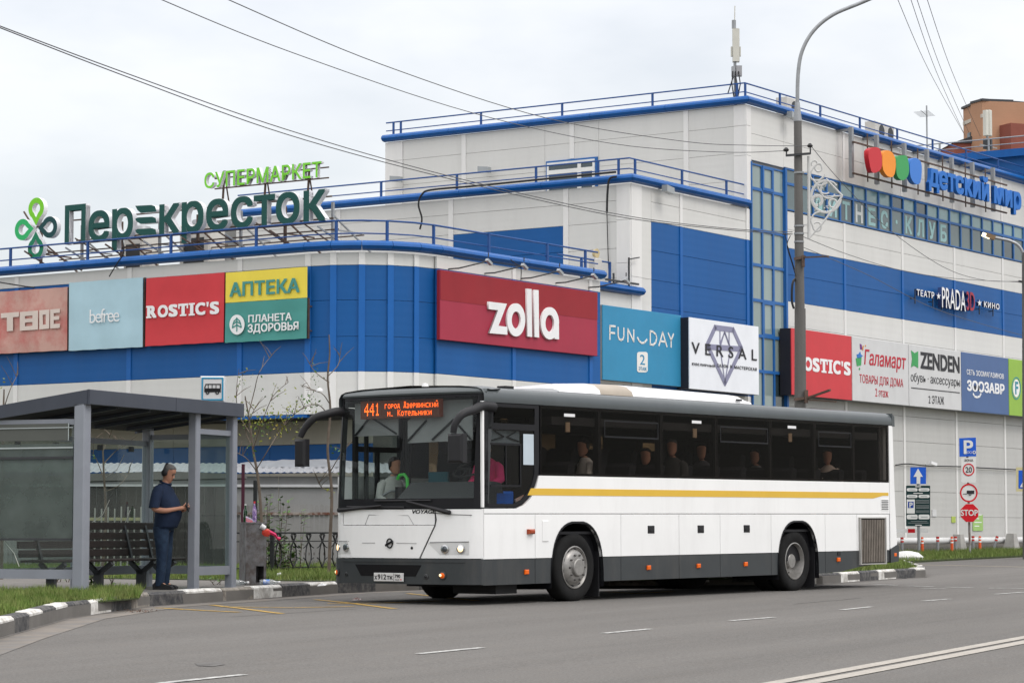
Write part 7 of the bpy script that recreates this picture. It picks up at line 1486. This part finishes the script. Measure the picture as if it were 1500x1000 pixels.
plate(t, Fs, [PXL([(1408, 670.5), (1429.5, 669.5), (1430, 706.5), (1408, 706)])], SGW, 'zone_plate'); stx(t, 'ЗОНА', (1412.5, 672, 1425.5, 675.5), BP, .01); plate(t, Fs, [PXL(ell(1418.8, 687.5, 8.6, 9.2)), PXL(ell(1418.8, 687.5, 7, 7.5))[::-1]], SGR, 'red_ring', .006, -.012); stx(t, '20', (1414.2, 683.3, 1423.6, 691.8), BP, .01)
plate(t, Fs, [PXL(ell(1419, 721.5, 13, 13.7, 40))], SGW, 'round_plate'); plate(t, Fs, [PXL(ell(1419, 721.5, 13, 13.7, 40)), PXL(ell(1419, 721.5, 10.8, 11.3, 40))[::-1]], SGR, 'red_ring', .006, -.012)
plate(t, Fs, [PXL([(1416.2, 718), (1427, 718), (1427, 722.8), (1416.2, 722.8)])], BP, 'trailer_symbol', .006, -.012); plate(t, Fs, [PXL([(1410.5, 722.6), (1416.2, 722.6), (1416.2, 723.4), (1410.5, 723.4)])], BP, 'trailer_symbol', .006, -.012); plate(t, Fs, [PXL(ell(1420.8, 723.6, 1.9, 2, 12)), PXL(ell(1420.8, 723.6, 1, 1, 10))[::-1]], BP, 'trailer_symbol', .006, -.02)
oc = lambda k: PXL([(1420.2+14.4*k*math.cos(math.radians(22.5+45*i)), 750.8+14.6*k*math.sin(math.radians(22.5+45*i))) for i in range(8)])
plate(t, Fs, [oc(1)], SGW, 'stop_plate'); plate(t, Fs, [oc(.965)], SGR, 'stop_face', .006, -.007); stx(t, 'STOP', (1407.3, 746, 1432.3, 755), SGW, .02, Fs @ TR((0, -.018, 0)))
b0 = onground(1346, YS, .05); t = thing('road_sign', 'one-way arrow sign above a dark parking rules board on a grey post', 'road sign', TR(b0))
part('post', MB().tube([(0, .06, -.1), (0, .06, px_(1346, 690)[1]-b0.z)], .045, 10), t, None, STEEL); plate(t, Fs, [PXL([(1333.5, 684), (1356.5, 684), (1356.5, 708.5), (1333.5, 708.5)])], SGB, 'arrow_plate')
plate(t, Fs, [PXL([(1344.7, 685.8), (1351.8, 698), (1348, 698), (1348, 708.2), (1342.6, 708.2), (1342.6, 698), (1338, 698)])], SGW, 'arrow_symbol', .006, -.012)
GRNB = mat('dark_green_board', (.008, .035, .035), .4); plate(t, Fs, [PXL(rrect(1327.2, 710.8, 1362.6, 770.3, 1))], GRNB, 'rules_board')
for x0, y0, x1, y1 in ((1328.2, 714.5, 1344, 719.2), (1345.4, 714.5, 1361.6, 719.2), (1328.2, 724.2, 1344, 728.8), (1345.4, 724.2, 1361.6, 728.8), (1328.2, 753.2, 1344, 760), (1345.4, 753.2, 1361.6, 760)): plate(t, Fs, [PXL(rrect(x0, y0, x1, y1, 2.2))], SGW, 'white_field', .006, -.012)
plate(t, Fs, [PXL(rrect(1328.2, 731, 1340, 751.5, .8))], SGW, 'parking_field', .006, -.012); plate(t, Fs, [PXL([(1329.8, 734.3), (1338.2, 734.3), (1338.2, 743.6), (1329.8, 743.6)])], mat('print_blue', (.02, .06, .3), .5), 'parking_blue', .006, -.014); stx(t, 'P', (1332, 735.5, 1336.8, 742.8), SGW, .02, Fs @ TR((0, -.022, 0)))
GT = mat('grey_print', (.25, .28, .28), .6)
for x0, x1, y in [(1341.5, 1361, 732.5+i*1.9) for i in range(10) if i not in (3, 7)]+[(1334, 1358, 763.2), (1330, 1360, 765.5)]+[(1332, 1341, 716.8), (1349, 1359, 716.8), (1331, 1341, 726.4), (1349, 1358, 726.4), (1349, 1359, 756.6), (1334, 1343, 756.6)]: plate(t, Fs, [PXL([(x0, y-.35), (x1, y-.35), (x1, y+.35), (x0, y+.35)])], GT, 'fine_print', .006, -.02)
for x0, x1, y in ((1340.5, 1349, 712.3), (1338, 1351.5, 722), (1340.5, 1350, 768.6)): plate(t, Fs, [PXL([(x0, y-.6), (x1, y-.6), (x1, y+.6), (x0, y+.6)])], SGW, 'heading_print', .006, -.02)
# crossing sign at the edge
b0 = onground(1506, 74, .05); t = thing('road_sign', 'blue pedestrian crossing sign on a yellow backing at the right edge', 'road sign', TR(b0)); F7 = FR((0, 74, 0), (1, 0, 0)); P7 = lambda L__: [pix(F7, *p) for p in L__]
part('post', MB().tube([(0, .08, -.1), (0, .08, pix(F7, 1506, 682)[1]-b0.z)], .04, 8), t, None, STEEL); plate(t, F7, [P7([(1488.5, 684), (1523, 684), (1523, 719.5), (1488.5, 719.5)])], mat('pale_yellow_board', (.55, .5, .28), .5), 'backing_board'); plate(t, F7, [P7([(1492, 688.5), (1519, 688.5), (1519, 715), (1492, 715)])], SGB, 'crossing_plate', .006, -.008)
plate(t, F7, [P7([(1506, 691), (1517, 713), (1494, 713)])], SGW, 'white_triangle', .006, -.014); plate(t, F7, [P7([(1505, 696), (1508, 700), (1507, 704), (1511, 711), (1508, 711), (1505, 705), (1500, 711), (1497.5, 710.5), (1502, 703), (1502, 699)])], BP, 'walker_symbol', .006, -.02)
part('yellow_cloth', MB().box(-.12, .0, -.05, .02, .45, .75), t, None, mat('yellow_tape', (.6, .5, .03), .6))
# bollards, blocks, pipe, posters
BOR = mat('orange_plastic', (.65, .09, .02), .5, var=.1); BRD = mat('bollard_red', (.5, .03, .02), .5)
def bollard(px, off, kind, label, tilt=0):
    s_ = pix(fR, px, 805, off)[0]; p = fR @ Vector((s_, off, 0)); M = TR((p.x, p.y, gz(p.y)+.03)) @ RY(R_(tilt)) @ Matrix.Diagonal((.9, .9, .68, 1)); t = thing('bollard', label, 'bollard', M, 'bollards along the grey wall')
    if kind == 'o':
        part('post', MB().lathe([(.1, 0), (.1, .03), (.055, .05), (.05, .72), (.035, .76), (0, .77)], None, 14), t, None, BOR, True)
        for z in (.45, .6): part('band', MB().lathe([(.057, z), (.057, z+.07)], None, 14), t, None, WHP)
    else:
        part('post', MB().lathe([(.055, 0), (.055, .76), (0, .78)], None, 14), t, None, STEEL, True)
        part('red_band', MB().lathe([(.058, .66), (.058, .76)], None, 14), t, None, BRD); part('band', MB().lathe([(.058, .6), (.058, .66)], None, 14), t, None, WHP); part('red_band', MB().lathe([(.058, .52), (.058, .6)], None, 14), t, None, BRD)
for px, off, k_, lb, ti in ((1321.5, -1.2, 'g', 'grey bollard with red and white bands nearest the rear of the bus', 0), (1351, -1.5, 'o', 'orange bollard just right of the parking rules board post', 0), (1373.8, -1.2, 'g', 'grey banded bollard left of the pair before the concrete block', 0), (1394.5, -1.6, 'o', 'tall orange bollard next to the first concrete block', 0), (1399.8, -1.2, 'g', 'grey bollard touching the first concrete block', 0), (1425.5, -1.2, 'g', 'grey bollard just right of the STOP sign post', 0), (1435.5, -1.5, 'o', 'rightmost orange bollard between the STOP sign and the leaning bollard', 0), (1455, -1.2, 'g', 'grey banded bollard leaning to the right', 16)): bollard(px, off, k_, lb, ti)
cb = mat('concrete_block', (.36, .35, .33), .9, var=.15, scale=4, bump=.3)
for px, lb in ((1404, 'left concrete block carrying the white pipe'), (1482, 'right concrete block carrying the white pipe')):
    s_ = pix(fR, px, 800, -.7)[0]; p = fR @ Vector((s_, -.7, 0)); part('concrete_block', MB().add([(-.26, -.22, 0), (.26, -.22, 0), (.26, .22, 0), (-.26, .22, 0), (-.14, -.13, .6), (.14, -.13, .6), (.14, .13, .6), (-.14, .13, .6)], [(0, 3, 2, 1), (4, 5, 6, 7), (0, 1, 5, 4), (1, 2, 6, 5), (2, 3, 7, 6), (3, 0, 4, 7)]), None, FR((p.x, p.y, gz(p.y)), U), cb, label=lb, category='concrete block', group='concrete blocks under the pipe')
za = pix(fR, 1330, 792, -.35)[1]; part('pipe', MB().tube([fR @ Vector((x, -.33, za)) for x in (9, 14, 19, 26)], .11, 12), None, I4, mat('white_pipe_wrap', (.6, .6, .59), .5, var=.12, scale=3), True, label='long white pipe running low along the foot of the grey wall', category='pipe')
for px0, py0, px1, py1, lb, c in ((1425.5, 753.5, 1440, 777, 'pale green poster on the grey wall right of the STOP sign', (.32, .5, .16)), (1394.5, 756, 1400, 765, 'tiny yellow-green notice on the grey wall left of the STOP sign', (.4, .5, .1)), (1366, 746, 1372, 756, 'small white box on the grey wall beside the rules board', (.6, .6, .6))):
    x0, x1, z0, z1 = rect(fR, px0, py0, px1, py1, -.03); t = thing('wall_notice', lb, 'poster', fR @ TR((x0, -.03, z0))); part('sheet', MB().cbox(0, x1-x0, 0, .025, 0, z1-z0, .003), t, None, mat('notice_%.2f' % c[0], c, .6, var=.1))
    if px0 > 1420:
        for i in range(5): part('print_line', MB().box(.1, (x1-x0)*(.85 if i % 2 else .6), -.004, 0, .15+i*.13, .18+i*.13), t, None, WHP)
p = onground(1346, 79.5); t = thing('barrier_arm', 'white barrier arm with red marks low behind the parking board', 'barrier', TR(p)); part('arm', MB().box(-1.6, .28, -.04, .04, at(1340, 777, 79.5).z-p.z-.06, at(1340, 777, 79.5).z-p.z+.06), t, None, WHP)
for x in (-1.05, -.35): part('red_mark', MB().box(x, x+.22, -.045, .045, at(1340, 777, 79.5).z-p.z-.062, at(1340, 777, 79.5).z-p.z+.062), t, None, SGR)
part('arm_post', MB().box(-1.55, -1.4, -.1, .1, 0, at(1340, 777, 79.5).z-p.z), t, None, STEEL)
q = gp(1328, 822); part('rubble_sack', MB().lathe([(0, 0), (.32, .02), (.36, .12), (.25, .24), (.1, .28), (0, .29)], Matrix.Diagonal((1.3, .8, 1, 1)), 12), None, TR((q.x, q.y, gz(q.y))), mat('white_sack', (.62, .62, .6), .8, bump=.6, bscale=8), True, label='white sack lying on the grass edge behind the rear of the bus', category='sack')
